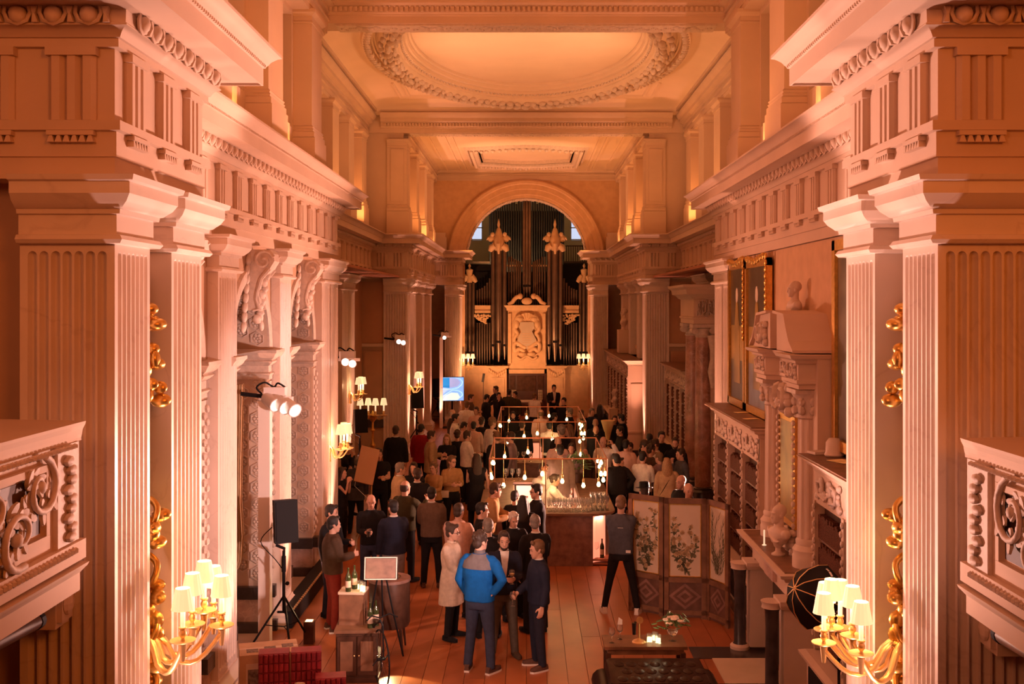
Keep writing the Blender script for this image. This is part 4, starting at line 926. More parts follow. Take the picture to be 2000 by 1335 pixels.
# ================================================================ RIGHT WALL
CARV = MB(); r2 = random.Random(31)
for k in range(24): CARV.ball((r2.uniform(-.26, .26), -.01, r2.uniform(-.12, .12)), (.05, .03, .045), 6, 4, Matrix.Rotation(r2.random()*3, 3, 'Y'))
for k in (-1, 1): CARV.tube([(k*.05, -.02, -.1), (k*.2, -.03, -.06), (k*.22, -.03, .08), (k*.1, -.03, .1), (k*.1, -.03, .0)], .022, 6)
CARV = CARV.mesh('carved_panel', 'carving', 60)
def bookcase(label, y0, y1, n, xf=3.42, xw=4.0, zt=3.05, s=1, endpanel=True, m='plaster'):
    """front looks into the hall (-x on the right side)"""
    t = thing('bookcase', label, 'bookcase', (s*xf, (y0+y1)/2, 0)); o = Vector((s*xf, (y0+y1)/2, 0))
    def put(mb, nm, mm, **k):
        if s < 0: mb.mirror()
        mb.v = [(x-o.x, y-o.y, z) for x, y, z in mb.v]; return mb.build(nm, mm, t, **k)
    put(MB().box(xf+.10, xw, y0, y1, .78, zt-.12), 'body', 'dark_wood')
    put(MB().box(xf-.10, xw, y0, y1, .14, .70), 'lower_case', m); put(MB().box(xf-.14, xw, y0-.03, y1+.03, 0, .14), 'plinth', 'dark_marble')
    put(MB().sweep([(-.1,.66),(.02,.67),(.06,.72),(.07,.76),(.0,.79),(-.3,.80)], [(xw, y1), (xf-.12, y1), (xf-.12, y0), (xw, y0)]), 'ledge', m)
    put(MB().sweep([(-.1,zt-.16),(.02,zt-.15),(.03,zt-.10),(.08,zt-.08),(.10,zt-.04),(.17,zt-.01),(.18,zt+.01),(-.3,zt+.02)], [(xw, y1), (xf, y1), (xf, y0), (xw, y0)]), 'cornice', m)
    put(MB().box(xf-.0, xw, y0, y1, zt-.52, zt-.14), 'frieze', m); put(MB().box(xw-.3, xw+.02, y0-.03, y1+.03, zt+.0, zt+.03).box(xf-.16, xw, y0-.16, y1+.16, zt+.015, zt+.03), 'top', 'mid_wood')
    if endpanel:
        put(MB().box(xf+.0, xw, y0-.02, y0+.06, .78, zt-.16), 'end_panel', m)
        put(MB().box(xf+.1, xw-.08, y0-.035, y0-.01, 1.0, zt-.75), 'end_panel', m)
    L = (y1-y0)/n
    for k in range(n+1):
        y = y0+k*L; a, b = max(y0, y-.045), min(y1, y+.045)
        mu = put(MB().box(xf-.02, xf+.11, a, b, .8, zt-.5), 'mullion', m)
        mb = MB()
        for j in range(17): mb.ball((xf-.03, (a+b)/2+(.02 if j % 2 else -.02), .88+j*.1), (.02, .03, .04), 5, 4)
        if s < 0: mb.mirror()
        mb.v = [(x-o.x, yy-o.y, z) for x, yy, z in mb.v]; mb.build('carved_drop', 'carving', mu, smooth=60)
        if k < n:
            inst(CARV, 'carved_panel', t, (s*(xf-.0)-o.x, y+L/2-o.y, zt-.33), (0, 0, -PI/2 if s > 0 else PI/2), (L*1.5, 1, 1))
            put(MB().box(xf-.115, xf-.095, y+.12, y+L-.12, .2, .62), 'lower_grille', 'black')
            for z in (1.12, 1.45, 1.78, 2.1): put(MB().box(xf+.03, xf+.10, y+.06, y+L-.06, z-.012, z+.012), 'shelf', 'mid_wood')
            mb = MB(); rr = random.Random(k+int(y*10))
            for z in (.82, 1.14, 1.47, 1.80, 2.12):
                yy = y+.08
                while yy < y+L-.1:
                    w_ = rr.uniform(.025, .05); mb.box(xf+.02, xf+.09, yy, yy+w_-.004, z, z+rr.uniform(.2, .29)); yy += w_
            put(mb, 'books', 'book')['kind'] = 'stuff'
    return t
bookcase('tall carved bookcase between the fireplace and the double pilaster, three bays of dark books', 15.92, 19.6, 3)
bookcase('tall carved bookcase nearest the right candelabrum, below the chimneypiece columns', 9.35, 12.85, 3)
bookcase('carved bookcase in the middle bay beyond the red marble column', 29.6, 33.9, 4, 4.35, 5.2)
bookcase('carved bookcase in the farthest bay by the organ, brightly lit end', 35.3, 44.2, 6, 3.30, 4.05)
def cards(x, y, z, n, lab):
    for k in range(n):
        o = MB().box(-.11, .11, -.07, .07, 0, .004).build('card', 'paper', None, loc=(x+(.06*k), y-.14*k, z)); o.rotation_euler = (0, 0, .4+.1*k); tag(o, lab[k], 'card')
cards(3.55, 17.9, 3.085, 1, ['pale card on the far bookcase top, farther from the fireplace']); cards(3.5, 16.9, 3.085, 1, ['pale card on the far bookcase top, nearer the fireplace'])
cards(3.55, 12.35, 3.085, 2, ['yellow card on the near bookcase top, next to the white pot', 'second yellow card lying beside the first on the near bookcase'])
t = thing('pot', 'small white domed pot on the near bookcase by the picture frame', 'pot', (3.60, 12.7, 3.085)); MB().lathe([(.10,0),(.115,.02),(.10,.05),(.095,.16),(.06,.21),(0,.22)], n=14).build('body', 'stone', t, smooth=50)
t = thing('book', 'flat pale book lying on the near bookcase edge', 'book', (3.52, 12.95, 3.085), .3); MB().box(-.14, .14, -.09, .09, 0, .03).build('cover', 'stone', t); MB().box(-.13, .135, -.085, .08, .008, .022).build('pages', 'white', t)
def picture(label, y0, y1, z0, z1, canvas, x=3.74, rope=False):
    t = thing('painting', label, 'painting', (x, (y0+y1)/2, 0)); yc = (y0+y1)/2
    w_ = .12
    for nm, b in (('frame_side', (y0, y0+w_, z0, z1)), ('frame_side', (y1-w_, y1, z0, z1)), ('frame_rail', (y0, y1, z0, z0+w_)), ('frame_rail', (y0, y1, z1-w_, z1))):
        MB().box(-.09, 0, b[0]-yc, b[1]-yc, b[2], b[3]).build(nm, 'gilt', t)
    MB().box(-.05, -.02, y0+w_-yc, y1-w_-yc, z0+w_, z1-w_).build('canvas', canvas, t)
    if rope:
        mb = MB()
        for k in range(14): mb.ball((-.10, y0+.02-yc, z0+1.2+k*.1), (.03, .035, .06), 6, 4, Matrix.Rotation(.5, 3, 'X'))
        mb.build('twisted_ribbon', 'gilt', t, smooth=60)
        mb = MB()
        for k in range(7): mb.ball((-.08, (y0+y1)/2-yc+(k-3)*.2, z1+.03*math.cos(k)), (.06, .10, .06), 6, 4)
        mb.build('crest', 'gilt', t, smooth=60)
    return t
pa = picture('tall gilt-framed portrait of dark brown and gold nearest the double pilaster', 18.22, 19.7, 3.1, 5.6, 'canvas_dark', 3.74, True)
pb = picture('tall gilt-framed portrait with grey blue foreground beside the carved pediment', 16.5, 18.16, 3.1, 5.58, 'canvas_dark', 3.74, True)
for t, yc, (a, b) in ((pa, 18.96, (-.55, .55)), (pb, 17.33, (-.66, .66))):   # paint of the pictures
    MB().box(-.055, -.045, a, b, 3.9, 4.5).build('painted_ground', 'canvas_gold', t); MB().box(-.055, -.045, a, b, 3.22, 3.9).build('painted_ground', 'canvas_blue' if t is pb else 'canvas_dark', t)
    MB().ext([(-.25, 3.5), (.3, 3.5), (.22, 4.5), (.1, 4.9), (-.05, 4.9), (-.2, 4.4)], -.06, -.05, lambda u, v, d: (d, u, v)).build('painted_figure', 'canvas_gold', t)
    MB().ext([(.03+.1*math.cos(k*PI/5), 5.02+.14*math.sin(k*PI/5)) for k in range(10)], -.06, -.05, lambda u, v, d: (d, u, v)).build('painted_figure', 'silk', t)
picture('gilt-framed picture behind the near fluted pilaster, only its edge showing', 9.7, 12.98, 3.15, 5.62, 'canvas_dark')
# chimneypiece
fp = thing('chimneypiece', 'carved stone chimneypiece with fluted columns, overmantel and black marble hearth', 'fireplace', (3.4, 14.35, 0))
def F(mb, nm, mm, **k):
    mb.v = [(x-3.4, y-14.35, z) for x, y, z in mb.v]; return mb.build(nm, mm, fp, **k)
F(MB().box(3.5, 4.0, 13.05, 15.7, 0, 4.2), 'chimney_breast', 'plaster')
F(MB().sweep([(-.2,1.50),(.03,1.51),(.05,1.55),(.10,1.57),(.11,1.61),(-.2,1.62)], [(4.0, 15.62), (3.15, 15.62), (3.15, 13.1), (4.0, 13.1)]), 'mantel_shelf', 'stone')
F(MB().box(3.12, 3.6, 13.1, 15.62, 1.59, 1.625), 'mantel_top', 'mid_wood')
F(MB().box(3.25, 3.52, 13.15, 15.6, 1.22, 1.50), 'mantel_frieze', 'plaster')
for y in (13.35, 15.35):
    F(MB().box(3.14, 3.52, y-.13, y+.13, .06, 1.16), 'jamb', 'stone'); F(MB().sweep([(0,1.14),(.03,1.15),(.05,1.2),(.05,1.25),(-.1,1.26)], [(3.5, y+.14), (3.13, y+.14), (3.13, y-.14), (3.5, y-.14)]), 'jamb_cap', 'stone')
    F(MB().lathe([(.11,.0),(.11,.06),(.085,.1),(.08,.9),(.09,1.1),(.1,1.14)], (3.02, y+.0, .0), 14), 'black_column', 'dark_marble', smooth=40)
    F(MB().lathe([(.13,1.14),(.12,1.18),(.14,1.22)], (3.02, y, 0), 14), 'column_cap', 'stone', smooth=40); F(MB().lathe([(.14,0),(.14,.05),(.11,.08)], (3.02, y, 0), 14), 'column_foot', 'stone', smooth=40)
F(MB().box(3.45, 3.52, 13.5, 15.2, .02, 1.16), 'fire_surround', 'dark_marble'); F(MB().box(3.40, 3.47, 13.9, 14.8, .02, .85), 'fire_opening', 'black')
F(MB().box(3.2, 3.45, 14.1, 14.6, 1.26, 1.46), 'tablet', 'warm_marble')
for yc in (13.42, 15.25):       # fluted columns of the overmantel
    mb = MB(); rs = []; r = .15; n = 40
    for z, k in ((1.98, 1), (3.45, .92)): rs.append([(3.50+(r*k-(.012 if (j % 4) in (1, 2) else 0))*math.cos(2*PI*j/n), yc+(r*k-(.012 if (j % 4) in (1, 2) else 0))*math.sin(2*PI*j/n), z) for j in range(n)])
    F(mb.rings(rs), 'column', 'stone')
    F(MB().lathe([(.21,1.62),(.21,1.76),(.20,1.78),(.21,1.84),(.165,1.9),(.17,1.95),(.15,1.98)], (3.50, yc, 0), 18), 'column_base', 'stone', smooth=40)
    mb = MB().lathe([(.14,3.45),(.16,3.47),(.15,3.5),(.19,3.7),(.23,3.78)], (3.50, yc, 0), 16).box(3.27, 3.73, yc-.23, yc+.23, 3.77, 3.82)
    for j in range(16):
        a = 2*PI*j/8; mb.ball((3.50+.18*math.cos(a), yc+.18*math.sin(a), 3.56+.11*(j // 8)), (.05, .05, .06), 6, 4)
    F(mb, 'column_capital', 'carving', smooth=50)
EP = [(-.1,3.82),(.0,3.83),(.0,3.88),(.03,3.90),(.03,3.94),(.01,3.95),(.01,4.13),(.05,4.15),(.06,4.18),(.12,4.21),(.14,4.25),(-.2,4.26)]
F(MB().sweep(EP, [(4.0, 15.55), (3.3, 15.55), (3.3, 14.95), (3.48, 14.88), (3.48, 13.84), (3.3, 13.77), (3.3, 13.15), (4.0, 13.15)]), 'entablature', 'plaster', smooth=30)
for yc, sc_ in ((15.25, .9), (14.36, 1.4), (13.45, .9)):
    o = inst(CARV, 'carved_panel', fp, ((3.29 if yc != 14.36 else 3.47)-3.4, yc-14.35, 4.04), (0, 0, -PI/2), (sc_, 1, .7))
o = inst(CARV, 'carved_panel', fp, (3.42-3.4, .05, 3.62), (0, 0, -PI/2), (1.5, 2.5, 1.4))
F(MB().box(3.46, 3.52, 14.0, 14.85, 1.95, 3.4), 'mirror_frame', 'gilt'); F(MB().box(3.455, 3.47, 14.08, 14.77, 2.03, 3.32), 'mirror', 'canvas_gold')
for yy in (14.0, 14.85):
    mb = MB()
    for j in range(15): mb.ball((3.44, yy, 2.0+j*.095), (.03, .035, .04), 6, 4)
    F(mb, 'carved_drop', 'carving', smooth=60)
o = inst(CARV, 'carved_panel', fp, (.06, .05, 1.78), (0, 0, -PI/2), (1.6, 2, 1.1))
# pediment: two flared slabs with a gap, bust between
def flare(y0, y1, z0, z1, out): return [(y0, z0), (y1, z0), (y1-out*.35, z0+(z1-z0)*.45), (y1-out*.55, z1), (y0, z1)]
for y0, y1, out in ((14.6, 15.7, .9), (14.22, 13.15, -.9)):
    pts = [(y0, 4.27), (y1, 4.27), (y1-out*.22, 4.38), (y1-out*.40, 4.56), (y1-out*.52, 4.71), (y0, 4.75)]
    F(MB().ext(pts, 3.28, 3.98, lambda u, v, d: (d, u, v)), 'pediment', 'plaster')
    F(MB().ext([(p[0]+(.0), p[1]+.035) for p in pts[1:]]+[(p[0], p[1]) for p in reversed(pts[1:])], 3.22, 3.98, lambda u, v, d: (d, u, v)), 'pediment_moulding', 'plaster')
inst(CARV, 'carved_panel', fp, (3.27-3.4, 15.0-14.35, 4.46), (0, 0, -PI/2), (.9, 1.6, 1.1))
bust('bust', 'marble bust of a young man in profile atop the broken pediment', (3.6, 14.6, 4.72), -PI/2, .78, socle=True)
bust('bust', 'pale marble bust on a round socle on the mantel shelf', (3.26, 14.05, 1.76), -PI/2+.35, .88)
t = thing('candle', 'thin white candle standing on the mantel by the bust', 'candle', (3.2, 14.6, 1.625)); MB().lathe([(.03,0),(.03,.01),(.012,.012),(.012,.2),(.004,.21)], n=8).build('stick', 'candle', t)
o = structure(MB().box(2.55, 3.35, 13.9, 14.9, 0, .012).build('trim_5', 'silk')); structure(MB().box(2.3, 3.9, 13.2, 13.9, 0, .01).box(2.3, 3.9, 14.9, 15.4, 0, .01).build('trim_6', 'dark_marble'))
# doorcase with red marble columns in the middle bay
dc = thing('doorcase', 'carved doorcase with red marble column and heavy cornice in the middle bay', 'doorcase', (4.5, 26.8, 0))
def D(mb, nm, mm, **k):
    mb.v = [(x-4.5, y-26.8, z) for x, y, z in mb.v]; return mb.build(nm, mm, dc, **k)
D(MB().sweep([(-.1,4.38),(.0,4.39),(.0,4.5),(.03,4.52),(.03,4.56),(.0,4.57),(.0,5.0),(.06,5.03),(.12,5.1),(.2,5.13),(.22,5.24),(.30,5.3),(.31,5.36),(-.2,5.38)], [(5.2, 29.2), (4.15, 29.2), (4.15, 26.9), (5.2, 26.9)]), 'entablature', 'plaster', smooth=30)
for j in range(6): inst(CARV, 'carved_panel', dc, (4.4-4.5+j % 3*.27-.05, 26.9-26.8, 4.78-.0*j), (0, 0, 0), (.45, 1.2, 1.4))
for yc in (27.2, 28.9):
    D(MB().lathe([(.20,.32),(.205,1.5),(.175,4.05)], (4.42, yc, 0), 18), 'column', 'red_marble', smooth=40)
    D(MB().lathe([(.30,.0),(.30,.14),(.29,.16),(.29,.2),(.24,.25),(.25,.29),(.20,.32)], (4.42, yc, 0), 18), 'column_base', 'dark_marble', smooth=40)
    mb = MB().lathe([(.18,4.05),(.2,4.08),(.18,4.1),(.19,4.2),(.26,4.28)], (4.42, yc, 0), 16).box(4.13, 4.71, yc-.28, yc+.28, 4.29, 4.38)
    for e in (-1, 1): mb.tube([(4.42+e*.22, yc-.2, 4.22), (4.42+e*.22, yc+.2, 4.22)], .085, 10)
    D(mb, 'column_capital', 'carving', smooth=40)
D(MB().box(4.75, 5.2, 26.9, 29.2, 0, 4.4), 'door_jamb', 'warm_marble')
D(MB().tube([(4.62, 27.0, 4.1), (4.66, 26.95, 3.6), (4.6, 26.95, 3.2), (4.64, 26.95, 2.8)], [.12, .08, .1, .06], 8), 'console', 'carving', smooth=50)
# far bay: paintings, bust and figures
picture('dark gilt-framed painting on the far right wall before the organ', 37.9, 39.6, 3.3, 5.5, 'canvas_dark', 4.03)
picture('second gilt-framed painting on the far right wall, nearer the brown corner', 34.9, 37.0, 3.3, 5.5, 'canvas_gold', 4.03)
bust('bust', 'stone bust on a bracket high on the far right wall', (3.62, 40.3, 4.1), -PI/2, 1.1)
MB().box(3.4, 4.04, 39.9, 40.7, 3.1, 3.95).build('corbel', 'plaster', WALL[1])
bust('bust', 'small pale bust in the dim corner beside the far right bookcase', (3.05, 37.5, 1.45), -PI/2, .9)
MB().box(2.85, 3.15, 37.3, 37.7, 0, 1.3).build('pedestal', 'plaster', WALL[1])
# ================================================================ BARS
def wine_glass(loc, label, grp, k=1.0, m='glass', fill=None, kind='wine_glass'):
    t = thing(kind, label, 'glass', loc, 0, grp)
    return t
FL = MB().lathe([(.032,0),(.030,.004),(.005,.010),(.004,.09),(.010,.10),(.024,.13),(.030,.17),(.027,.215),(.025,.215),(.028,.17),(.022,.133),(.002,.105)], n=10).mesh('bowl', 'glass', 50)
WG = MB().lathe([(.035,0),(.032,.004),(.005,.010),(.0045,.08),(.015,.09),(.036,.115),(.040,.15),(.032,.19),(.030,.19),(.037,.15),(.033,.118),(.002,.095)], n=12).mesh('bowl', 'glass', 50)
WINE = MB().lathe([(.004,.097),(.030,.118),(.035,.14),(.0,.141)], n=10)
WINEW = WINE.mesh('wine', 'paper', 50)
def glass_thing(me, loc, label, grp=None, kind='wine_glass', wine=None, k=1):
    o = inst(me, kind, None, loc, (0, 0, 0), (k,)*3); tag(o, label, 'glass', grp)
    if wine: inst(wine, 'wine', o)
    return o
BULB = MB().lathe([(.0,-.055),(.022,-.05),(.036,-.025),(.036,-.005),(.022,.03),(.014,.05)], n=10).mesh('bulb', 'bulb', 50)
SOCK = MB().lathe([(.017,.045),(.020,.05),(.020,.11),(.010,.125)], n=8).mesh('socket', 'brass', 40)
def bar(label, clabel, x0, x1, y0, y1, zc, seed, blabel):
    t = thing('bar_counter', label, 'bar', ((x0+x1)/2, y0, 0)); ox, oy = (x0+x1)/2, y0
    def B(mb, nm, mm, **k):
        mb.v = [(x-ox, y-oy, z) for x, y, z in mb.v]; return mb.build(nm, mm, t, **k)
    def rr(e, r=.42, n=6):
        pts = []
        for cx_, cy_, a0 in ((x0+r, y0+r, PI), (x1-r, y0+r, 1.5*PI), (x1-r, y1-r, 0), (x0+r, y1-r, .5*PI)):
            for k in range(n+1):
                a = a0+PI/2*k/n; pts.append((cx_+(r+e)*math.cos(a), cy_+(r+e)*math.sin(a)))
        return pts
    outer = rr(0); n = len(outer)
    # front: closed dark panel, open lit corner niche at its right
    B(MB().box(x0+.3, x1-.38, y0-.01, y0+.06, 0, .94), 'front_panel', 'panel_inlay')
    B(MB().box(x1-.02, x1, y0+.45, y1-.3, 0, .94), 'side_panel', 'panel_wood'); B(MB().box(x0, x0+.02, y0+.3, y1-.3, 0, .94), 'side_panel', 'panel_wood')
    B(MB().box(x0+.3, x1-.3, y1-.04, y1, 0, .94), 'back_panel', 'panel_wood')
    niche = [(x1-.38, y0+.06)]+[(x1-.42+.30*math.cos(a), y0+.42+.30*math.sin(a)) for a in [-PI/2+PI/2*k/8 for k in range(9)]]
    mb = MB(); mb.rings([[(x, y, z) for x, y in niche] for z in (0.05, .93)], cap=False); B(mb, 'niche_back', 'led')
    for z in (.05, .12): B(MB().rings([[(x, y, q) for x, y in rr(-.02)] for q in (z-.03, z)]) if 0 else MB().box(x1-.40, x1-.05, y0+.03, y0+.40, z-.03, z), 'niche_shelf', 'wall_red')
    top = MB(); inner = [(max(x0+.55, min(x1-.55, x)), max(y0+.55, min(y1-.55, y))) for x, y in outer]; top_o = rr(.06)
    top.rings([[(x, y, z) for x, y in ring] for ring, z in ((inner, .94), (top_o, .94), (top_o, .985), (inner, .985))], cap=False, closed=True)
    B(top, 'counter_top', 'mid_wood')
    B(MB().box(x0+.56, x1-.56, y0+.55, y0+.58, .35, .93).box(x0+.55, x0+.58, y0+.58, y1-.55, .3, .93).box(x1-.58, x1-.55, y0+.58, y1-.55, .3, .93), 'inner_wall', 'white')
    B(MB().box(x0+.62, x1-.62, y1-.62, y1-.60, .40, .92), 'back_light', 'led')
    # canopy of copper tube
    c = thing('canopy', clabel, 'canopy', (ox, oy, 0)); 
    a0, a1, b0, b1 = x0+.14, x1-.09, y0+.4, y1-.45
    def K(pts, nm, r=.014): 
        mb = MB().tube([(p[0]-ox, p[1]-oy, p[2]) for p in pts], r, 6); return mb.build(nm, 'copper', c, smooth=40)
    for y in (b0, b1):
        K([(a0, y, zc), (a1, y, zc)], 'rail'); K([(a0, y, .985), (a0, y, zc)], 'post'); K([(a1, y, .985), (a1, y, zc)], 'post'); K([((a0+a1)/2-.05, y, .94), ((a0+a1)/2-.05, y, zc)], 'post', .012)
    for x in (a0, a1): K([(x, b0, zc), (x, b1, zc)], 'rail')
    r2 = random.Random(seed)
    spots = [(a0+(a1-a0)*u, b0+.02, v) for u, v in ((.12, .5), (.3, .35), (.45, .28), (.62, .42), (.8, .5), (.95, .28), (.93, .48))]+[(a0+(a1-a0)*u, b1-.02, v) for u, v in ((.1, .4), (.33, .30), (.62, .25), (.85, .35))]
    spots += [(a1, b0+(b1-b0)*u, v) for u, v in ((.15, .35), (.3, .55), (.5, .3), (.65, .45), (.8, .4))]+[(a0, b0+(b1-b0)*u, v) for u, v in ((.2, .4), (.4, .55), (.6, .35), (.8, .45))]
    for x, y, drop in spots:
        p = thing('pendant_bulb', blabel, 'light bulb', (x, y, zc), 0, 'hanging bulbs '+str(seed))
        MB().tube([(0, 0, -.0), (0, 0, -drop+.1)], .004, 4).build('cord', 'brass', p); inst(BULB, 'bulb', p, (0, 0, -drop)); inst(SOCK, 'socket', p, (0, 0, -drop))
    for x, y, z in ((ox, b0+.1, zc-.4), (ox+.6, b0+.6, zc-.4), (ox-.6, b1, zc-.4)): lamp('POINT', (x, y, z), None, 12, (1, .55, .22), .08)
    return t
b1 = bar('near bar counter with dark panelled front and glowing rounded corner niche', 'near copper tube canopy hung with bulbs over the bar', -.84, 1.62, 20.2, 24.3, 1.94, 1, 'bare glowing bulb hanging from the near copper bar canopy')
b2 = bar('farther bar counter partly hidden behind the near one', 'farther copper tube canopy hung with bulbs over the second bar', -.86, 1.58, 26.7, 31.6, 1.94, 2, 'bare glowing bulb hanging from the farther copper bar canopy')
lamp('AREA', (1.35, 20.42, .9), (1.42, 20.45, 0), 7, (1, .35, .2), .2)
lamp('POINT', (.5, 21.4, .75), None, 30, (1, .45, .3), .12); lamp('POINT', (-.1, 22.8, .8), None, 40, (1, .5, .34), .1)
r2 = random.Random(4)
for j in range(5):
    for i in range(8): glass_thing(FL, (.42+i*.105+(.05 if j % 2 else 0), 20.32+j*.085, .985), 'stemmed glass in the rows lined up on the near bar front', 'glasses on the near bar front')
for j in range(5):
    for i in range(4): glass_thing(FL, (1.26+i*.088, 20.47+j*.115, .985), 'tall slim glass in the dense cluster at the near bar corner', 'tall glasses at the near bar corner', k=1.25)
for i in range(3): glass_thing(WG, (-.45+i*.14, 23.95, .985), 'large wine glass in the row of three on the back of the near bar', 'three glasses at the back of the bar', k=1.4)
for i in range(5): glass_thing(WG, (-.55+i*.16, 26.9, .985), 'wine glass in the row along the second bar', 'glasses along the second bar', k=1.3)
BOT = MB().lathe([(.036,0),(.038,.01),(.038,.19),(.03,.225),(.013,.26),(.013,.31),(.015,.312),(.015,.325),(.0,.325)], n=12).mesh('bottle', 'green_glass', 45)
def bottle(loc, label, m=None, k=1.0, grp=None):
    o = inst(BOT, 'bottle', None, loc, (0, 0, 0), (k,)*3); tag(o, label, 'bottle', grp)
    lb = MB().lathe([(.0388,.06),(.0388,.15)], n=12).mesh('bottle_label', 'label', 40); inst(lb, 'bottle_label', o); return o
bottle((1.42, 20.36, .12), 'bottle standing in the glowing corner niche of the bar', k=1.1); glass_thing(WG, (1.30, 20.36, .12), 'goblet inside the glowing corner niche of the bar', k=1.6)
# foliage behind the counter
t = thing('plant', 'dark leafy arrangement at the back corner of the near bar', 'plant', (1.15, 23.7, .985)); MB().lathe([(.08,0),(.11,.1),(.10,.2)], n=12).build('pot', 'dark_wood', t, smooth=40)
mb = MB(); r2 = random.Random(8)
for k in range(90):
    a, b = r2.uniform(0, 6.28), r2.uniform(-.3, 1.3); rr = r2.uniform(.12, .34); c = Vector((rr*math.cos(a)*math.cos(b), rr*math.sin(a)*math.cos(b), .34+rr*math.sin(b))); m_ = Matrix.Rotation(a, 3, 'Z') @ Matrix.Rotation(b, 3, 'Y')
    mb.ball(c, (.07, .035, .008), 6, 3, m_)
mb.build('foliage', 'leaf', t, smooth=60)['kind'] = 'stuff'
# ================================================================ FOLDING SCREEN
fs = thing('folding_screen', 'three-leaf wooden folding screen with painted flower panels', 'screen', (2.4, 16.9, 0))
def leafp(a, b, seed):
    a, b = Vector((*a, 0)), Vector((*b, 0)); u = (b-a).normalized(); nrm = Vector((u.y, -u.x, 0)); W = (b-a).length; o = Vector((2.4, 16.9, 0)); h = 1.86
    def g(x, z, d): p = a+u*x+nrm*d-o; return (p.x, p.y, z)
    def bx(x0, x1, z0, z1, d0, d1, nm, mm, par=fs): 
        mb = MB(); mb.v = [g(x, z, d) for d in (d0, d1) for z in (z0, z1) for x in (x0, x1)]; mb.f = [(0, 1, 3, 2), (4, 6, 7, 5), (0, 4, 5, 1), (2, 3, 7, 6), (0, 2, 6, 4), (1, 5, 7, 3)]; return mb.build(nm, mm, par)
    fr = bx(0, W, .02, h, -.025, .0, 'leaf', 'panel_wood')
    for x0, x1, z0, z1 in ((0, .07, 0, h), (W-.07, W, 0, h), (0, W, h-.08, h), (0, W, .56, .64), (0, W, .06, .13)): bx(x0, x1, z0, z1, .0, .022, 'frame_rail', 'mid_wood')
    pn = bx(.09, W-.09, .66, h-.10, 0, .006, 'silk_panel', 'silk')
    for x0, x1, z0, z1 in ((.075, .09, .645, h-.085), (W-.09, W-.075, .645, h-.085), (.075, W-.075, h-.1, h-.085), (.075, W-.075, .645, .66)): bx(x0, x1, z0, z1, 0, .014, 'gilt_edge', 'gilt')
    for k in range(4):
        q = .07+.05*k; cxx, czz = W/2, .345; e = (W/2-.07)*(1-k*.24); f_ = .20*(1-k*.24)
        mb = MB(); ou = [(cxx-e, czz), (cxx, czz-f_), (cxx+e, czz), (cxx, czz+f_)]; mb.v = [g(x, z, .003+.004*k) for x, z in ou]; mb.f = [(0, 1, 2, 3)]; mb.build('lozenge_inlay', 'panel_inlay' if k % 2 == 0 else 'panel_wood', fs)
    r2 = random.Random(seed); pt = {'silk_leaf': MB(), 'silk_flower': MB()}
    def shape(x, z, L, w_, ang, mm, d=.0075):
        c, s_ = math.cos(ang), math.sin(ang); o_ = len(pt[mm].v)
        for uu, vv in ((0, 0), (.35, .5), (.7, .35), (1, 0), (.7, -.35), (.35, -.5)):
            X = x+L*uu*c-w_*vv*s_; Z_ = z+L*uu*s_+w_*vv*c; pt[mm].v.append(g(min(W-.1, max(.1, X)), min(h-.12, max(.67, Z_)), d))
        pt[mm].f.append(tuple(range(o_, o_+6)))
    for k in range(13 if seed != 3 else 16):
        x = W/2+r2.uniform(-.04, .04); z = .70; ang = PI/2+r2.uniform(-.5, .5); top_ = r2.uniform(.95, 1.62)
        while z < top_:
            ang += r2.uniform(-.28, .28); ang = max(PI/2-.7, min(PI/2+.7, ang)); st = .05
            x += st*math.cos(ang); z += st*math.sin(ang); x = max(.15, min(W-.15, x))
            shape(x, z, .055, .008, ang, 'silk_leaf')
            if seed == 3: shape(x, z, r2.uniform(.08, .16), .012, ang+r2.uniform(-.6, .6), 'silk_leaf')
            elif r2.random() < .75: shape(x, z, r2.uniform(.035, .09)*(1.5-.6*(z-.7)), r2.uniform(.02, .05), r2.uniform(0, 6.28), 'silk_leaf')
        if seed != 3:
            for j in range(8): shape(x, z, r2.uniform(.03, .055), .03, j*.8, 'silk_flower', .009)
    for k in range(14 if seed != 3 else 0):
        x, z = W/2+r2.uniform(-.17, .17), r2.uniform(.75, 1.35)
        for j in range(8): shape(x, z, .045, .03, j*.8+k, 'silk_flower', .009)
    for mm, mb in pt.items():
        if mb.v: mb.build('painted_'+('leaves' if mm == 'silk_leaf' else 'flowers'), mm, pn)['kind'] = 'stuff'
leafp((1.64, 17.3), (2.14, 16.92), 1); leafp((2.14, 16.86), (2.78, 16.78), 2); leafp((2.80, 16.78), (3.04, 16.28), 3)
# ================================================================ FRONT RIGHT: TABLE, SOFA, UMBRELLA
tb = thing('console_table', 'dark wooden console table behind the buttoned leather sofa', 'table', (1.44, 13.28, 0))
MB().box(-.50, .50, -.24, .24, .71, .75).box(-.46, .46, -.20, .20, .64, .71).build('table_top', 'mid_wood', tb)
for x in (-.45, .45):
    for y in (-.19, .19): MB().box(x-.03, x+.03, y-.03, y+.03, 0, .66).build('leg', 'dark_wood', tb)
sf = thing('sofa', 'dark buttoned leather sofa below the console table', 'sofa', (1.5, 12.45, 0))
MB().rings([[(x*w_, y, z) for x, y in ((-.56, -.38), (-.5, -.44), (.5, -.44), (.56, -.38), (.56, .42), (-.56, .42))] for z, w_ in ((.05, 1), (.60, 1.02), (.655, .99), (.67, .94))]).build('back', 'leather', sf, smooth=40)
for j in range(5):
    for i in range(8): MB().ball((-.46+i*.13+(.065 if j % 2 else 0), -.44+.85*0, .12+j*.115), (.055, .03, .05), 8, 5).build('tuft', 'leather', sf, smooth=60)
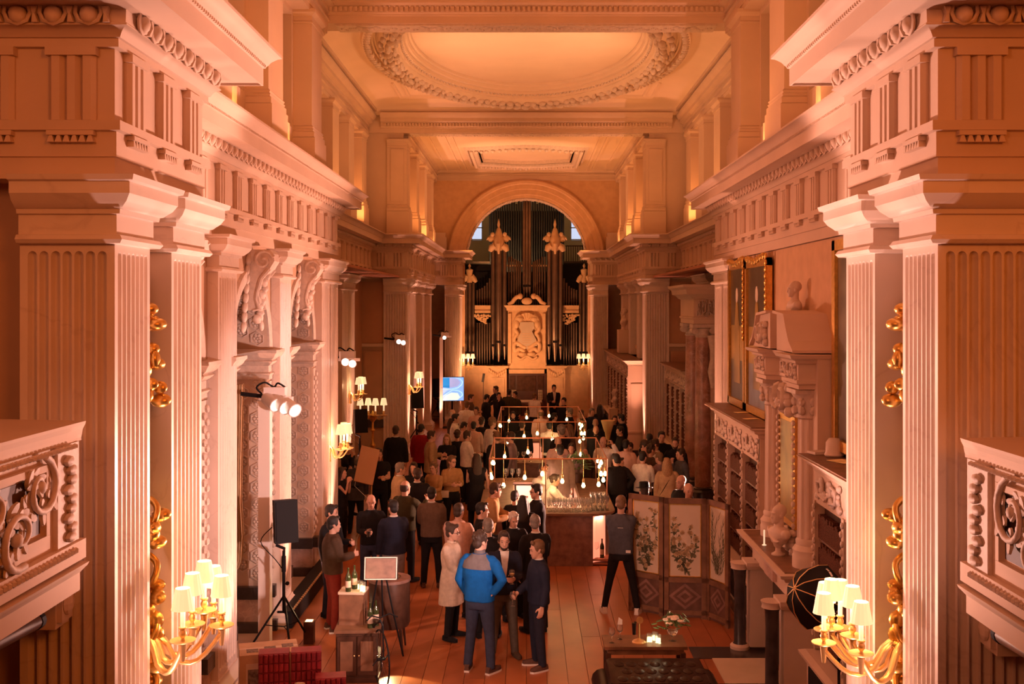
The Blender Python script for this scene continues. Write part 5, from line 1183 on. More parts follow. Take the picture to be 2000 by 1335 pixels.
for j in range(3):
    for i in range(7): MB().ball((-.42+i*.14+(.07 if j % 2 else 0), -.30+j*.25, .668), (.065, .1, .022), 8, 5).build('tuft', 'leather', sf, smooth=60)
for x in (-.6, .6): MB().tube([(x, -.44, .42), (x, .42, .42)], .13, 12).box(x-.12, x+.12, -.42, .42, .05, .4).build('arm', 'leather', sf, smooth=50)
ph = thing('candlestick_telephone', 'brass candlestick telephone on the console table', 'telephone', (1.37, 13.2, .75))
MB().lathe([(.085,0),(.085,.015),(.07,.03),(.03,.045),(.014,.06),(.012,.27),(.02,.28)], n=16).build('base', 'brass', ph, smooth=40)
MB().tube([(0, 0, .27), (0, -.02, .30), (-.0, -.09, .30)], [.02, .025, .045], 12).build('mouthpiece', 'brass', ph, smooth=40); MB().tube([(-.06, 0, .24), (-.06, 0, .10)], [.028, .02], 10).tube([(-.06, 0, .25), (0, 0, .25)], .008, 6).build('receiver', 'black_gloss', ph, smooth=40)
glass_thing(WG, (1.04, 13.2, .75), 'wine glass nearest the end of the console table', k=.95); glass_thing(WG, (1.15, 13.34, .75), 'glass with a folded napkin beside the brass telephone', k=.95)
o = MB().rings([[(-.03, 0, .18), (.03, 0, .18), (.02, .02, .18)], [(-.015, 0, .27), (.03, 0, .24), (.01, .01, .25)]]).build('napkin', 'white', None, loc=(1.15, 13.34, .75)); tag(o, 'small white folded napkin standing in a table glass', 'napkin')
JAR = MB().lathe([(.03,0),(.033,.005),(.033,.09),(.029,.09),(.029,.01)], n=10).mesh('candle_jar', 'glass', 40); WAX = MB().lathe([(.026,.008),(.026,.055),(.0,.056)], n=8).mesh('wax', 'candle_glow', 40)
def jar(loc, label, grp=None, k=1):
    o = inst(JAR, 'candle_jar', None, loc, (0, 0, 0), (k,)*3); tag(o, label, 'candle', grp); inst(WAX, 'wax', o)
for x, y in ((1.50, 13.22), (1.575, 13.28), (1.60, 13.18)): jar((x, y, .75), 'small glass candle jar in the trio before the white flowers', 'candle trio on the console table', 1.15)
fl = thing('flower_vase', 'white and green flowers in a footed glass on the console table', 'flowers', (1.79, 13.28, .75)); MB().lathe([(.05,0),(.008,.01),(.008,.05),(.06,.09),(.07,.13)], n=12).build('vase', 'glass', fl, smooth=40)
r2 = random.Random(14); mb = MB()
for k in range(60):
    a, b = r2.uniform(0, 6.28), r2.uniform(-.4, 1.4); rr = r2.uniform(.08, .2); mb.ball((rr*1.2*math.cos(a)*math.cos(b), rr*math.sin(a)*math.cos(b), .2+.7*rr*math.sin(b)), (.045, .025, .008), 6, 3, Matrix.Rotation(a, 3, 'Z') @ Matrix.Rotation(b, 3, 'Y'))
mb.build('foliage', 'leaf', fl, smooth=60)['kind'] = 'stuff'
for k in range(9):
    a = k*2.4; rr = .03+.014*k; mb = MB()
    for j in range(5): mb.ball((rr*math.cos(a)+.022*math.cos(j*1.26), rr*.8*math.sin(a)-.02+.022*math.sin(j*1.26), .30-.008*k), (.024, .024, .014), 6, 4)
    mb.build('flower', 'flower', fl, smooth=60)
lamp('POINT', (1.57, 13.1, .95), None, .6, (1, .75, .45), .03)
# photographer's umbrella
um = thing('photo_umbrella', 'black photographic umbrella with gold ribs before the near bookcase', 'umbrella', P(1582, 1160, 11.4))
ax = Vector((-.75, -.35, .35)).normalized(); m_ = ax.to_track_quat('Z', 'Y').to_matrix().to_4x4(); nseg = 8; r_ = .36
dome = [[m_ @ Vector((r_*math.sin(t)*math.cos(2*PI*(k)/nseg), r_*math.sin(t)*math.sin(2*PI*(k)/nseg), .42*math.cos(t)-.2)) for k in range(nseg)] for t in (.02, .35, .7, 1.05, 1.35)]
for k in range(nseg):
    mb = MB(); mb.rings([[r[k], r[(k+1) % nseg]] for r in dome], cap=False); mb.f = [q for q in mb.f if len(set(q)) == 4][::2]; mb.build('gore', 'black', um, smooth=30)
    MB().tube([r[k]+(m_ @ Vector((0, 0, .004))) for r in dome], .006, 5).build('rib', 'brass', um)
MB().tube([m_ @ Vector((0, 0, .22)), m_ @ Vector((0, 0, -.5))], .008, 6).build('shaft', 'chrome', um)
pz = um.location.z; e = m_ @ Vector((0, 0, -.42)); MB().tube([e, (e.x, e.y, -pz+.75), (e.x, e.y, -pz+.4)], .016, 8).build('stand', 'black', um)
for k in range(3): a = k*2.1; MB().tube([(e.x, e.y, -pz+.75), (e.x+.4*math.cos(a), e.y+.4*math.sin(a), -pz+.02)], .012, 6).build('leg', 'black', um)
for j, (u0, u1) in enumerate(((.15, .42), (.47, .55), (.58, .66))):
    pts = []
    for q in range(5):
        t_ = 1.18; a = 2*PI*(1+u0+(u1-u0)*q/4)/nseg; pts.append(m_ @ Vector((r_*1.0*math.sin(t_)*math.cos(a)*.96, r_*math.sin(t_)*math.sin(a)*.96, .42*math.cos(t_)-.19)))
    MB().tube(pts, .012, 4, flat=.15).build('white_lettering', 'white', um)
# ================================================================ FRONT LEFT: BOXES, CABINETS, CYCLE
cb = thing('cardboard_box', 'open-topped cardboard carton with printed side by the lamp pole', 'box', (-2.98, 12.55, 0), .28)
MB().box(-.33, .33, -.24, .24, 0, .90).build('carton', 'cardboard', cb)
for x0, x1, y0, y1, z0, z1 in ((-.26, -.02, -.246, -.24, .52, .80), (-.31, -.10, -.246, -.24, .15, .4)): MB().box(x0, x1, y0, y1, z0, z1).build('printed_label', 'label', cb)
MB().box(-.24, -.06, -.25, -.246, .56, .74).build('printed_picture', 'print', cb)
for k in range(3): MB().box(-.25+k*.2, -.12+k*.2, -.15+.05*k, -.02+.05*k, .90, .903).build('printed_picture', 'print', cb)
MB().box(-.33, .33, -.02, .02, .9, .902).build('tape', 'label', cb)
MB().box(-.335, -.33, -.16, .08, .4, .75).build('printed_label', 'label', cb)
def pack(x, y, z, lab):
    t = thing('bottle_pack', lab, 'pack', (x, y, z), .18, 'red wrapped packs by the carton'); MB().box(-.165, .165, -.06, .14, 0, .20).build('wrap', 'book_red', t)
    for k in range(6):
        for j in range(2): MB().tube([(-.137+k*.055, -.064, .008+j*.1), (-.137+k*.055, -.064, .092+j*.1)], .026, 8).build('tumbler', 'book_red', t, smooth=40)
RANK = ('bottom', 'second', 'third', 'fourth', 'topmost')
for c in range(2):
    for r_ in range(5): pack(-2.79+c*.345, 12.0+c*.063, r_*.205, RANK[r_]+' red wrapped pack in the stack '+('touching the carton' if c == 0 else 'one away from the carton'))
for r_ in range(4): pack(-2.13, 11.82, r_*.205, RANK[r_ if r_ < 3 else 4]+' red wrapped pack in the low outer stack with the pale paper')
o = MB().rings([oval_ring((0, 0), .12, .03, z, 12) for z in (0, .1)]+[oval_ring((0, 0), .05, .02, .2, 12)]).build('paper_bag', 'silk', None, loc=(-2.42, 11.6, .62)); tag(o, 'crumpled pale paper leaning on the red packs', 'paper')
# panelled cabinet with crate, bottles, candles
ca = thing('cabinet', 'dark panelled wooden cabinet carrying a crate of bottles', 'cabinet', (-2.19, 14.2, 0), .05)
MB().box(-.27, .27, -.25, .3, .06, .64).build('body', 'dark_wood', ca); MB().box(-.29, .29, -.27, .32, .64, .68).build('top', 'mid_wood', ca); MB().box(-.28, .28, -.26, .3, 0, .07).build('plinth', 'dark_wood', ca)
for x in (-.13, .13):
    d_ = MB().box(x-.12, x+.12, -.27, -.25, .1, .6).build('door', 'dark_wood', ca); MB().box(x-.08, x+.08, -.28, -.265, .16, .54).build('door_panel', 'mid_wood', d_); MB().ball((x-.1 if x > 0 else x+.1, -.285, .36), .012, 6, 4).build('knob', 'brass', d_)
cr = thing('wooden_crate', 'pale lit wooden crate on the dark panelled cabinet', 'crate', (-2.28, 14.3, .68), -.05)
MB().box(-.16, .16, -.14, .16, 0, .40).build('body', 'mid_wood', cr); MB().box(-.17, .17, -.15, .17, .40, .43).build('top', 'silk', cr)
bottle((-2.33, 14.2, 1.11), 'dark green bottle in front on the pale crate', k=.95); bottle((-2.27, 14.34, 1.11), 'second green bottle just behind on the pale crate', k=.95)
jar((-2.19, 14.3, 1.11), 'glowing candle jar nearest the bottles on the crate', k=1.25); jar((-2.14, 14.19, 1.11), 'glowing candle jar at the corner of the crate', k=1.35)
lamp('POINT', (-2.14, 14.1, 1.35), None, 2.0, (1, .75, .3), .04)
bottle((-2.02, 14.05, .68), 'dark bottle standing low beside the crate', k=1.0); bottle((-1.96, 14.15, .68), 'dark bottle at the cabinet edge by the cycle', k=1.0)
dr = thing('drum_table', 'dark barrel-shaped cabinet on thin legs behind the cycle', 'cabinet', (-1.93, 15.3, 0))
MB().lathe([(.27,.35),(.29,.4),(.29,.95),(.27,1.0)], n=20).build('body', 'dark_wood', dr, smooth=40)
MB().lathe([(.30,.98),(.30,1.02)], n=20).build('top', 'panel_inlay', dr, smooth=40)
for k in range(4): a = .8+k*PI/2; MB().tube([(.24*math.cos(a), .24*math.sin(a), .4), (.29*math.cos(a), .29*math.sin(a), 0)], [.025, .015], 6).build('leg', 'dark_wood', dr)
o = MB().lathe([(.12,0),(.14,.02),(.14,.03),(.0,.03)], n=14).build('tray', 'chrome', None, loc=(-1.9, 15.25, 1.02)); tag(o, 'silver tray on the dark barrel cabinet', 'tray')
am = thing('amplifier', 'brown-fronted amplifier tilted on a slim black stand', 'amplifier', (-1.97, 14.75, 0), .03)
mt = Matrix.Translation((0, 0, 1.28)) @ Matrix.Rotation(-.22, 4, 'X')
MB().xbox(mt, .44, .16, .30).build('case', 'black', am); MB().xbox(mt @ Matrix.Translation((0, -.083, 0)), .40, .01, .26).build('speaker_cloth', 'panel_inlay', am)
mb = MB()
for sx, sz, cx_, cz_ in ((.44, .014, 0, .143), (.44, .014, 0, -.143)): mb.xbox(mt @ Matrix.Translation((cx_, -.085, cz_)), sx, .014, sz)
for cx_ in (-.213, .213): mb.xbox(mt @ Matrix.Translation((cx_, -.085, 0)), .014, .014, .30)
mb.build('trim', 'rail_white', am)
for x in (-.14, .14): MB().tube([(x*.4, .05, 1.15), (x, .1, .7), (x*2.0, -.1+.3*(x > 0), .02)], .013, 6).build('leg', 'black', am)
MB().tube([(0, .05, 1.15), (0, .3, .02)], .013, 6).build('leg', 'black', am)
cy = thing('penny_farthing', 'small ornamental black penny-farthing cycle in front of the cabinet', 'bicycle', (-1.84, 13.75, 0), -1.15)
def wheel(x, z, r, n, nm):
    w_ = MB().tube([(x+r*math.cos(2*PI*k/32), 0, z+r*math.sin(2*PI*k/32)) for k in range(33)], .011, 6, False).build(nm, 'black', cy, smooth=40)
    for k in range(n): a = 2*PI*k/n; MB().tube([(x, 0, z), (x+r*math.cos(a), 0, z+r*math.sin(a))], .003, 4).build('spoke', 'black_gloss', w_)
    MB().tube([(x, -.05, z), (x, .05, z)], .022, 8).build('hub', 'black', w_)
wheel(0, .37, .36, 16, 'front_wheel'); wheel(-.58, .15, .14, 10, 'rear_wheel')
MB().tube([(0, .03, .37), (-.02, .03, .78), (-.05, 0, .86)], .012, 6).tube([(-.05, 0, .84), (-.3, 0, .72), (-.5, 0, .42), (-.58, .02, .15)], .013, 6).build('frame', 'black', cy); MB().tube([(.06, -.2, .9), (-.02, -.12, .93), (-.05, 0, .88), (-.02, .12, .93), (.06, .2, .9)], .010, 6).build('handlebar', 'black', cy)
MB().ball((-.2, 0, .80), (.1, .05, .025), 8, 5).build('saddle', 'leather', cy); MB().tube([(0, -.11, .30), (0, -.05, .37), (0, .05, .37), (0, .11, .44)], .009, 5).build('pedals', 'black', cy)
lamp('SPOT', (-1.9, 14.5, .3), (-1.3, 13.0, 0), 60, (1, .72, .35), .02, 70, .3)
ub = thing('floor_uplight', 'small box uplight on the floor beside the tripod', 'light', (-3.12, 15.6, 0)); MB().box(-.07, .07, -.07, .07, 0, .32).build('housing', 'dark_wood', ub); MB().box(-.05, .05, -.05, .05, .32, .325).build('lens', 'candle_glow', ub); lamp('POINT', (-3.12, 15.6, .5), None, 4, (1, .6, .3), .04)
# lectern beyond the bald man
lc = thing('lectern', 'grey tilted lectern panel on a slim stand among the guests', 'lectern', (-3.32, 22.6, 0), .25)
m_ = Matrix.Translation((0, 0, 1.52)) @ Matrix.Rotation(.28, 4, 'Y') @ Matrix.Rotation(-.5, 4, 'X'); MB().xbox(m_, .40, .04, .80).build('panel', 'wall_brown', lc); MB().tube([(.1, .02, 1.2), (.08, .02, .02)], .02, 8).build('pole', 'brass', lc)
for k in range(3): a = k*2.1+.4; MB().tube([(.08, .02, .4), (.08+.35*math.cos(a), .02+.35*math.sin(a), .015)], .012, 6).build('leg', 'brass', lc)
MB().tube([(-.2, .0, 1.4), (-.25, 0, 1.1), (.05, .0, .8)], .006, 5).build('cable', 'white', lc)
t = thing('vase_lamp', 'glowing amber trumpet vase among guests before the far bookcase', 'lamp', (2.29, 30.5, 0)); MB().lathe([(.2,0),(.2,.02),(.03,.05),(.03,.9),(.3,.92),(.3,.95)], n=14).build('table', 'dark_wood', t, smooth=40); MB().lathe([(.05,.95),(.03,1.0),(.1,1.3),(.20,1.62)], n=14).build('vase', 'paper', t, smooth=40)
t = thing('music_stand', 'thin black music stand before the organ pilaster', 'stand', (OX(944, 45), 45, 0)); MB().tube([(0, 0, 0), (0, 0, 2.0)], .015, 6).build('pole', 'black', t); MB().xbox(Matrix.Translation((0, 0, 1.85)) @ Matrix.Rotation(.15, 4, 'Y'), .10, .04, .36).build('clip', 'black', t)
for k in range(3): a = k*2.1; MB().tube([(0, 0, .3), (.3*math.cos(a), .3*math.sin(a), .01)], .01, 5).build('leg', 'black', t)
# ================================================================ PEOPLE
for nm, c in (('skin_a', (.62, .37, .27)), ('skin_b', (.55, .31, .22)), ('skin_c', (.34, .18, .12))): mat(nm, c, .5, var=.06, scale=12)
for nm, c in (('hair_black', (.012, .010, .010)), ('hair_brown', (.045, .025, .016)), ('hair_light', (.16, .09, .045)), ('hair_blond', (.30, .17, .08)), ('hair_grey', (.20, .17, .15)), ('hair_white', (.55, .48, .42))): mat(nm, c, .55, var=.3, scale=40, bump=.3, bscale=120)
for nm, c in (('c_black', (.012, .011, .013)), ('c_navy', (.018, .022, .045)), ('c_blue', (.004, .11, .42)), ('c_greyfleece', (.16, .15, .16)), ('c_jeans', (.035, .045, .085)), ('c_dkjeans', (.018, .020, .036)), ('c_grey', (.10, .085, .07)), ('c_ltgrey', (.24, .22, .23)), ('c_white', (.74, .70, .66)), ('c_cream', (.62, .52, .42)), ('c_pink', (.62, .42, .36)), ('c_brown', (.07, .042, .026)), ('c_tan', (.40, .23, .10)), ('c_beige', (.42, .29, .17)), ('c_olive', (.05, .045, .022)), ('c_red', (.28, .012, .018)), ('c_redtr', (.20, .025, .018)), ('c_cardigan', (.13, .085, .06)), ('c_slate', (.075, .08, .10)), ('c_lilac', (.26, .19, .21)), ('c_shoe', (.10, .05, .035)), ('c_stone', (.30, .24, .19))): mat(nm, c, .8, var=.12, scale=18, bump=.12, bscale=70, spec=.2)
mat('eye', (.03, .02, .02), .2); mat('lips', (.42, .17, .14), .5); mat('sole_white', (.7, .66, .62), .6)
TARGET = {'down': (.255, -.03, .84), 'pocket': (.205, -.09, .93), 'hip': (.185, .04, 1.0), 'hold': (.10, -.30, 1.16), 'chin': (.055, -.175, 1.45), 'cross': (-.10, -.20, 1.17), 'front': (.035, -.21, .98), 'reach': (.16, -.47, 1.10), 'up': (.34, -.16, 1.62), 'brow': (.085, -.165, 1.63), 'point': (.17, -.40, 1.36), 'low': (.10, -.27, 1.02), 'back': (.06, .15, 1.0)}
HINT = {'hip': (1.0, .35, -.1), 'up': (.9, -.1, -.7), 'pocket': (.7, .7, 0), 'back': (.9, .6, 0)}
def arm_pts(s, tgt, lean):
    S0 = Vector((s*.182, .012-lean*.52, 1.415)); T = Vector(TARGET[tgt]); T.x *= s; T.y -= lean*max(0, T.z-.9)
    a, b = .285, .255; v = T-S0; d = min(v.length, (a+b)*.985); u = v.normalized(); T = S0+u*d
    h = Vector(HINT.get(tgt, (.35, .5, -.8))); h.x *= s; h = (h-u*h.dot(u)).normalized()
    q = (a*a-b*b+d*d)/(2*d); e = math.sqrt(max(0, a*a-q*q)); return S0, S0+u*q+h*e, T
def hand_form(mb, w, dr, s, curl):
    dr = dr.normalized(); up = Vector((0, 0, 1)); lat = dr.cross(up)
    lat = lat.normalized() if lat.length > .2 else Vector((0, -1, 0))
    if abs(dr.z) > .8: lat = Vector((0, -1, 0)); lat = (lat-dr*lat.dot(dr)).normalized(); pn = Vector((-s, 0, 0)); pn = (pn-dr*pn.dot(dr)-lat*pn.dot(lat)).normalized()
    else: pn = Vector((-s, 0, 0)); pn = (pn-dr*pn.dot(dr)).normalized(); lat = pn.cross(dr)*s; lat = lat if lat.z > 0 else -lat
    mb.rings([[w+dr*t+lat*(a*wd)+pn*(b*th) for a, b in ((-1, -.7), (-.6, -1), (.6, -1), (1, -.7), (1, .7), (.6, 1), (-.6, 1), (-1, .7))] for t, wd, th in ((-.02, .024, .020), (.01, .030, .016), (.05, .040, .015), (.085, .040, .013))])
    for k, L in enumerate((.062, .070, .066, .052)):
        p = w+dr*.075+lat*(.030-.020*k); pts = [p]; a = 0
        for j, f in enumerate((.2, .42, .33, .25)):
            a += curl*(.5 if j == 0 else 1); p = p+(dr*math.cos(a)+pn*math.sin(a))*L*f*1.15; pts.append(p)
        mb.tube(pts, [.0105, .0105, .010, .0095, .008], 7)
    p = w+dr*.015+lat*.028; q = p+lat*.028+dr*.022+pn*.012; mb.tube([p, q, q+dr*.028+lat*.008+pn*(.012+.02*curl), q+dr*.048+pn*(.022+.03*curl)], [.013, .012, .011, .009], 7)
def torso_rings(fem, grow, hem, lean):
    if fem: R_ = ((.55, .20, .15), (.78, .19, .135), (.90, .182, .128), (.98, .168, .118), (1.10, .138, .100), (1.24, .155, .118), (1.32, .162, .115), (1.40, .160, .088), (1.44, .105, .072), (1.47, .066, .062))
    else: R_ = ((.55, .20, .14), (.78, .188, .130), (.90, .175, .120), (.98, .170, .116), (1.10, .166, .112), (1.24, .186, .122), (1.33, .192, .116), (1.40, .176, .095), (1.435, .125, .080), (1.465, .082, .070), (1.49, .063, .063))
    out = []
    for z, rx, ry in R_:
        if z < hem-.001: continue
        out.append((z, rx+grow, ry+grow, .01-lean*max(0, z-.9)))
    return out
def legs_pts(spread):
    return [[Vector((s*.085, .0, .90)), Vector((s*(.095+spread*.5), -.015, .49)), Vector((s*(.10+spread), .02, .09))] for s in (-1, 1)]
CACHE = {}
def cached(k, f):
    if k not in CACHE: CACHE[k] = f()
    return CACHE[k]
def head_mat(hy, hp, lean): return Matrix.Translation((0, -.012-lean*.68, 1.623-.25*lean*lean)) @ Matrix.Rotation(R(hy), 4, 'Z') @ Matrix.Rotation(-R(hp)*-1, 4, 'X') @ Matrix.Scale(.98, 4)
def body_mesh(fem, la, ra, hy, hp, lean, spread, curl, fine):
    def f(mb):
        mb.rings([oval_ring((0, y), rx, ry, z, 20, 2.4) for z, rx, ry, y in torso_rings(fem, -.03, .90, lean)])
        hm = head_mat(hy, hp, lean); head_form(mb, hm)
        mb.tube([(0, .02-lean*.52, 1.42), (0, .008-lean*.6, 1.50), hm @ Vector((0, .02, -.05))], [.064, .053, .052] if not fem else [.056, .046, .046], 12)
        for s, t in ((-1, ra), (1, la)):
            a, e, w = arm_pts(s, t, lean); mb.tube([a-Vector((s*.05, 0, .03)), a-Vector((0, 0, .008)), a.lerp(e, .5), e, e.lerp(w, .4), w], [.036, .048, .043, .036, .037, .025] if not fem else [.042, .044, .036, .030, .031, .021], 10)
            hand_form(mb, w, (w-e), s, curl if t not in ('down', 'point') else .28)
        for (h, k_, a) in legs_pts(spread): mb.tube([h, h.lerp(k_, .5), k_, k_.lerp(a, .35), a], [.078, .066, .048, .048, .034], 10); mb.ball(a+Vector((0, -.03, -.045)), (.026, .06, .022), 8, 6)
    return sculpt('body', f, .0085 if fine else .0115, 4, .45 if fine else .4)
def top_mesh(fem, la, ra, lean, hem, sleeve, grow):
    def f(mb):
        mb.rings([oval_ring((0, y), rx, ry, z, 22, 2.5) for z, rx, ry, y in torso_rings(fem, grow, hem, lean)])
        for s, t in ((-1, ra), (1, la)):
            a, e, w = arm_pts(s, t, lean); g = grow*.6+(0 if not fem else -.008)
            sh = [a-Vector((s*.014, 0, .016)), a.lerp(e, .22), a.lerp(e, .55), e, e.lerp(w, .45), e.lerp(w, .93)]; rr = [.058+g, .062+g, .056+g, .049+g, .046+g, .038+g]
            n = {'long': 6, 'short': 3, 'none': 0}[sleeve]
            mb.ball(sh[0], (.058+g if sleeve != 'none' else .05, .062+g*.8, .062+g), 12, 8)
            mb.tube([Vector((s*.05, .01-lean*.55, 1.445)), Vector((s*.11, .012-lean*.53, 1.425)), sh[0]+Vector((0, 0, .012))], [.038+g*.5, .044+g*.6, .045+g*.6], 10)
            if n: mb.tube(sh[:n], rr[:n], 12)
    return sculpt('top', f, .0125, 5, .5)
def trouser_mesh(fem, spread, slim):
    def f(mb):
        mb.rings([oval_ring((0, .008), rx, ry, z, 20, 2.5) for z, rx, ry in ((.80, .165, .112), (.86, .178, .122), (.93, .170, .116), (1.0, .158 if not fem else .145, .108), (1.03, .160 if not fem else .145, .110), (1.12, .158 if not fem else .135, .105))])
        for (h, k_, a) in legs_pts(spread): mb.tube([h+Vector((0, .008, .02)), h.lerp(k_, .35), h.lerp(k_, .7), k_, k_.lerp(a, .4), a+Vector((0, 0, -.03))], [v*(1 if not slim else .88) for v in (.105, .096, .082, .069, .064, .056)], 14)
    return sculpt('trousers', f, .013, 5, .5)
def hair_mesh(kind):
    def f(mb):
        if kind == 'fringe':
            mb.rings([oval_ring((0, y), rx, ry, z, 18) for z, y, rx, ry in ((-.07, .06, .050, .035), (-.045, .05, .072, .055), (.0, .043, .081, .074), (.03, .045, .080, .074), (.05, .052, .072, .064))])
            return
        mb.ball((0, .024, .052), (.083, .099, .090), 18, 12); mb.ball((0, .055, -.012), (.070, .058, .075), 14, 10)
        for s in (-1, 1): mb.ball((s*.068, -.012, .03), (.017, .04, .05), 8, 6)
        mb.ball((.02, -.055, .112), (.05, .035, .03), 8, 6)
        if kind == 'curly':
            r2 = random.Random(2)
            for k in range(50):
                a, b = r2.uniform(0, 6.28), r2.uniform(-.1, 1.5); mb.ball((.083*math.cos(a)*math.cos(b), .026+.098*math.sin(a)*math.cos(b), .052+.092*math.sin(b)), .022, 6, 4)
        if kind in ('bun', 'lowbun'): mb.ball((0, .085 if kind == 'bun' else .115, .125 if kind == 'bun' else .03), .044, 10, 8)
        if kind == 'long':
            mb.rings([oval_ring((0, y), rx, ry, z, 18) for z, y, rx, ry in ((.05, .04, .082, .080), (-.05, .060, .088, .062), (-.13, .075, .098, .055), (-.22, .085, .105, .046), (-.31, .09, .095, .036), (-.36, .09, .06, .02))])
            for s in (-1, 1): mb.tube([(s*.074, -.02, .05), (s*.086, -.005, -.05), (s*.09, .01, -.15), (s*.085, -.0, -.24)], [.022, .03, .034, .018], 8)
        if kind == 'pony': mb.tube([(0, .105, .06), (0, .14, .0), (0, .13, -.1), (0, .115, -.2)], [.03, .036, .03, .012], 8)
    return sculpt('hair', f, .009, 3, .6)
SHOE = MB().rings([[(x*w_, y, z) for x, y in ((-.030, .075), (.030, .075), (.040, .0), (.046, -.10), (.038, -.165), (.012, -.19), (-.012, -.19), (-.036, -.165), (-.044, -.10), (-.038, .0))] for z, w_ in ((.018, 1.0), (.04, 1.02), (.062, .86))]+[[(x*.55, min(.065, y*.55+.02), .095) for x, y in ((-.06, .075), (.06, .075), (.06, .0), (.06, -.06), (.04, -.09), (.012, -.10), (-.012, -.10), (-.04, -.09), (-.06, -.06), (-.06, .0))]]).mesh('shoe', 'c_shoe', 50)
SOLE = MB().rings([[(x*1.06, y*1.04, z) for x, y in ((-.030, .075), (.030, .075), (.040, .0), (.046, -.10), (.038, -.165), (.012, -.19), (-.012, -.19), (-.036, -.165), (-.044, -.10), (-.038, .0))] for z in (0, .024)]).mesh('sole', 'sole_white')
EYE = MB().ball((0, 0, 0), (.0125, .006, .0065), 8, 5).mesh('eye', 'eye', 60)
BROW = MB().tube([(-.019, .003, -.002), (0, -.003, .003), (.018, .004, .0)], .0042, 5).mesh('eyebrow', 'hair_brown')
LIPS = MB().ball((0, 0, 0), (.021, .007, .0075), 8, 5).mesh('lips', 'lips', 60)
def collar_mesh():
    rs = [[((r)*math.cos(a), .006+(r*1.05)*math.sin(a), z-.022*max(0, -math.sin(a))*1.0) for a in [2*PI*k/20 for k in range(20)]] for r, z in ((.069, 1.455), (.073, 1.47), (.063, 1.512), (.058, 1.512), (.062, 1.46))]
    return MB().rings(rs, cap=False).mesh('collar', 'c_white', 50)
COLLAR = collar_mesh()
def vee_mesh(fem, hem, grow, zlow=1.10, w0=.062):
    rg = torso_rings(fem, grow, hem, 0); mb = MB(); rows = []
    def at(z):
        for (z0, a0, b0, y0), (z1, a1, b1, y1) in zip(rg, rg[1:]):
            if z0 <= z <= z1: t = (z-z0)/(z1-z0); return a0+(a1-a0)*t, b0+(b1-b0)*t, y0
        return rg[-1][1:]
    for k in range(12):
        z = 1.50-(1.50-zlow)*k/11; w_ = w0*(1-.8*k/11)
        rx, ry, cy = at(z); row = []
        for j in range(7):
            x = w_*(j-3)/3; row.append((x, cy-ry*(max(0, 1-abs(x/rx)**2.5))**(1/2.5)-.010-.034*max(0, min(1, (z-1.35)/.09)), z))
        rows.append(row)
    mb.rings([r+[(x, y+.012, z) for x, y, z in reversed(r)] for r in rows], cap=True)
    return mb.mesh('shirt_front', 'c_white', 50)
BOWT = MB().rings([[(x, y, z) for z in (-.022*k, .022*k) for y in (-.008, .008)][:2]+[(x, .008, .022*k), (x, -.008, .022*k)] for x, k in ((-.05, 1.1), (-.01, .4), (.01, .4), (.05, 1.1))]).mesh('bow_tie', 'c_black')
SPOTS = [(2.29, 30.5)]; BARS = [(-.84, 1.62, 20.2, 24.3), (-.86, 1.58, 26.7, 31.6)]
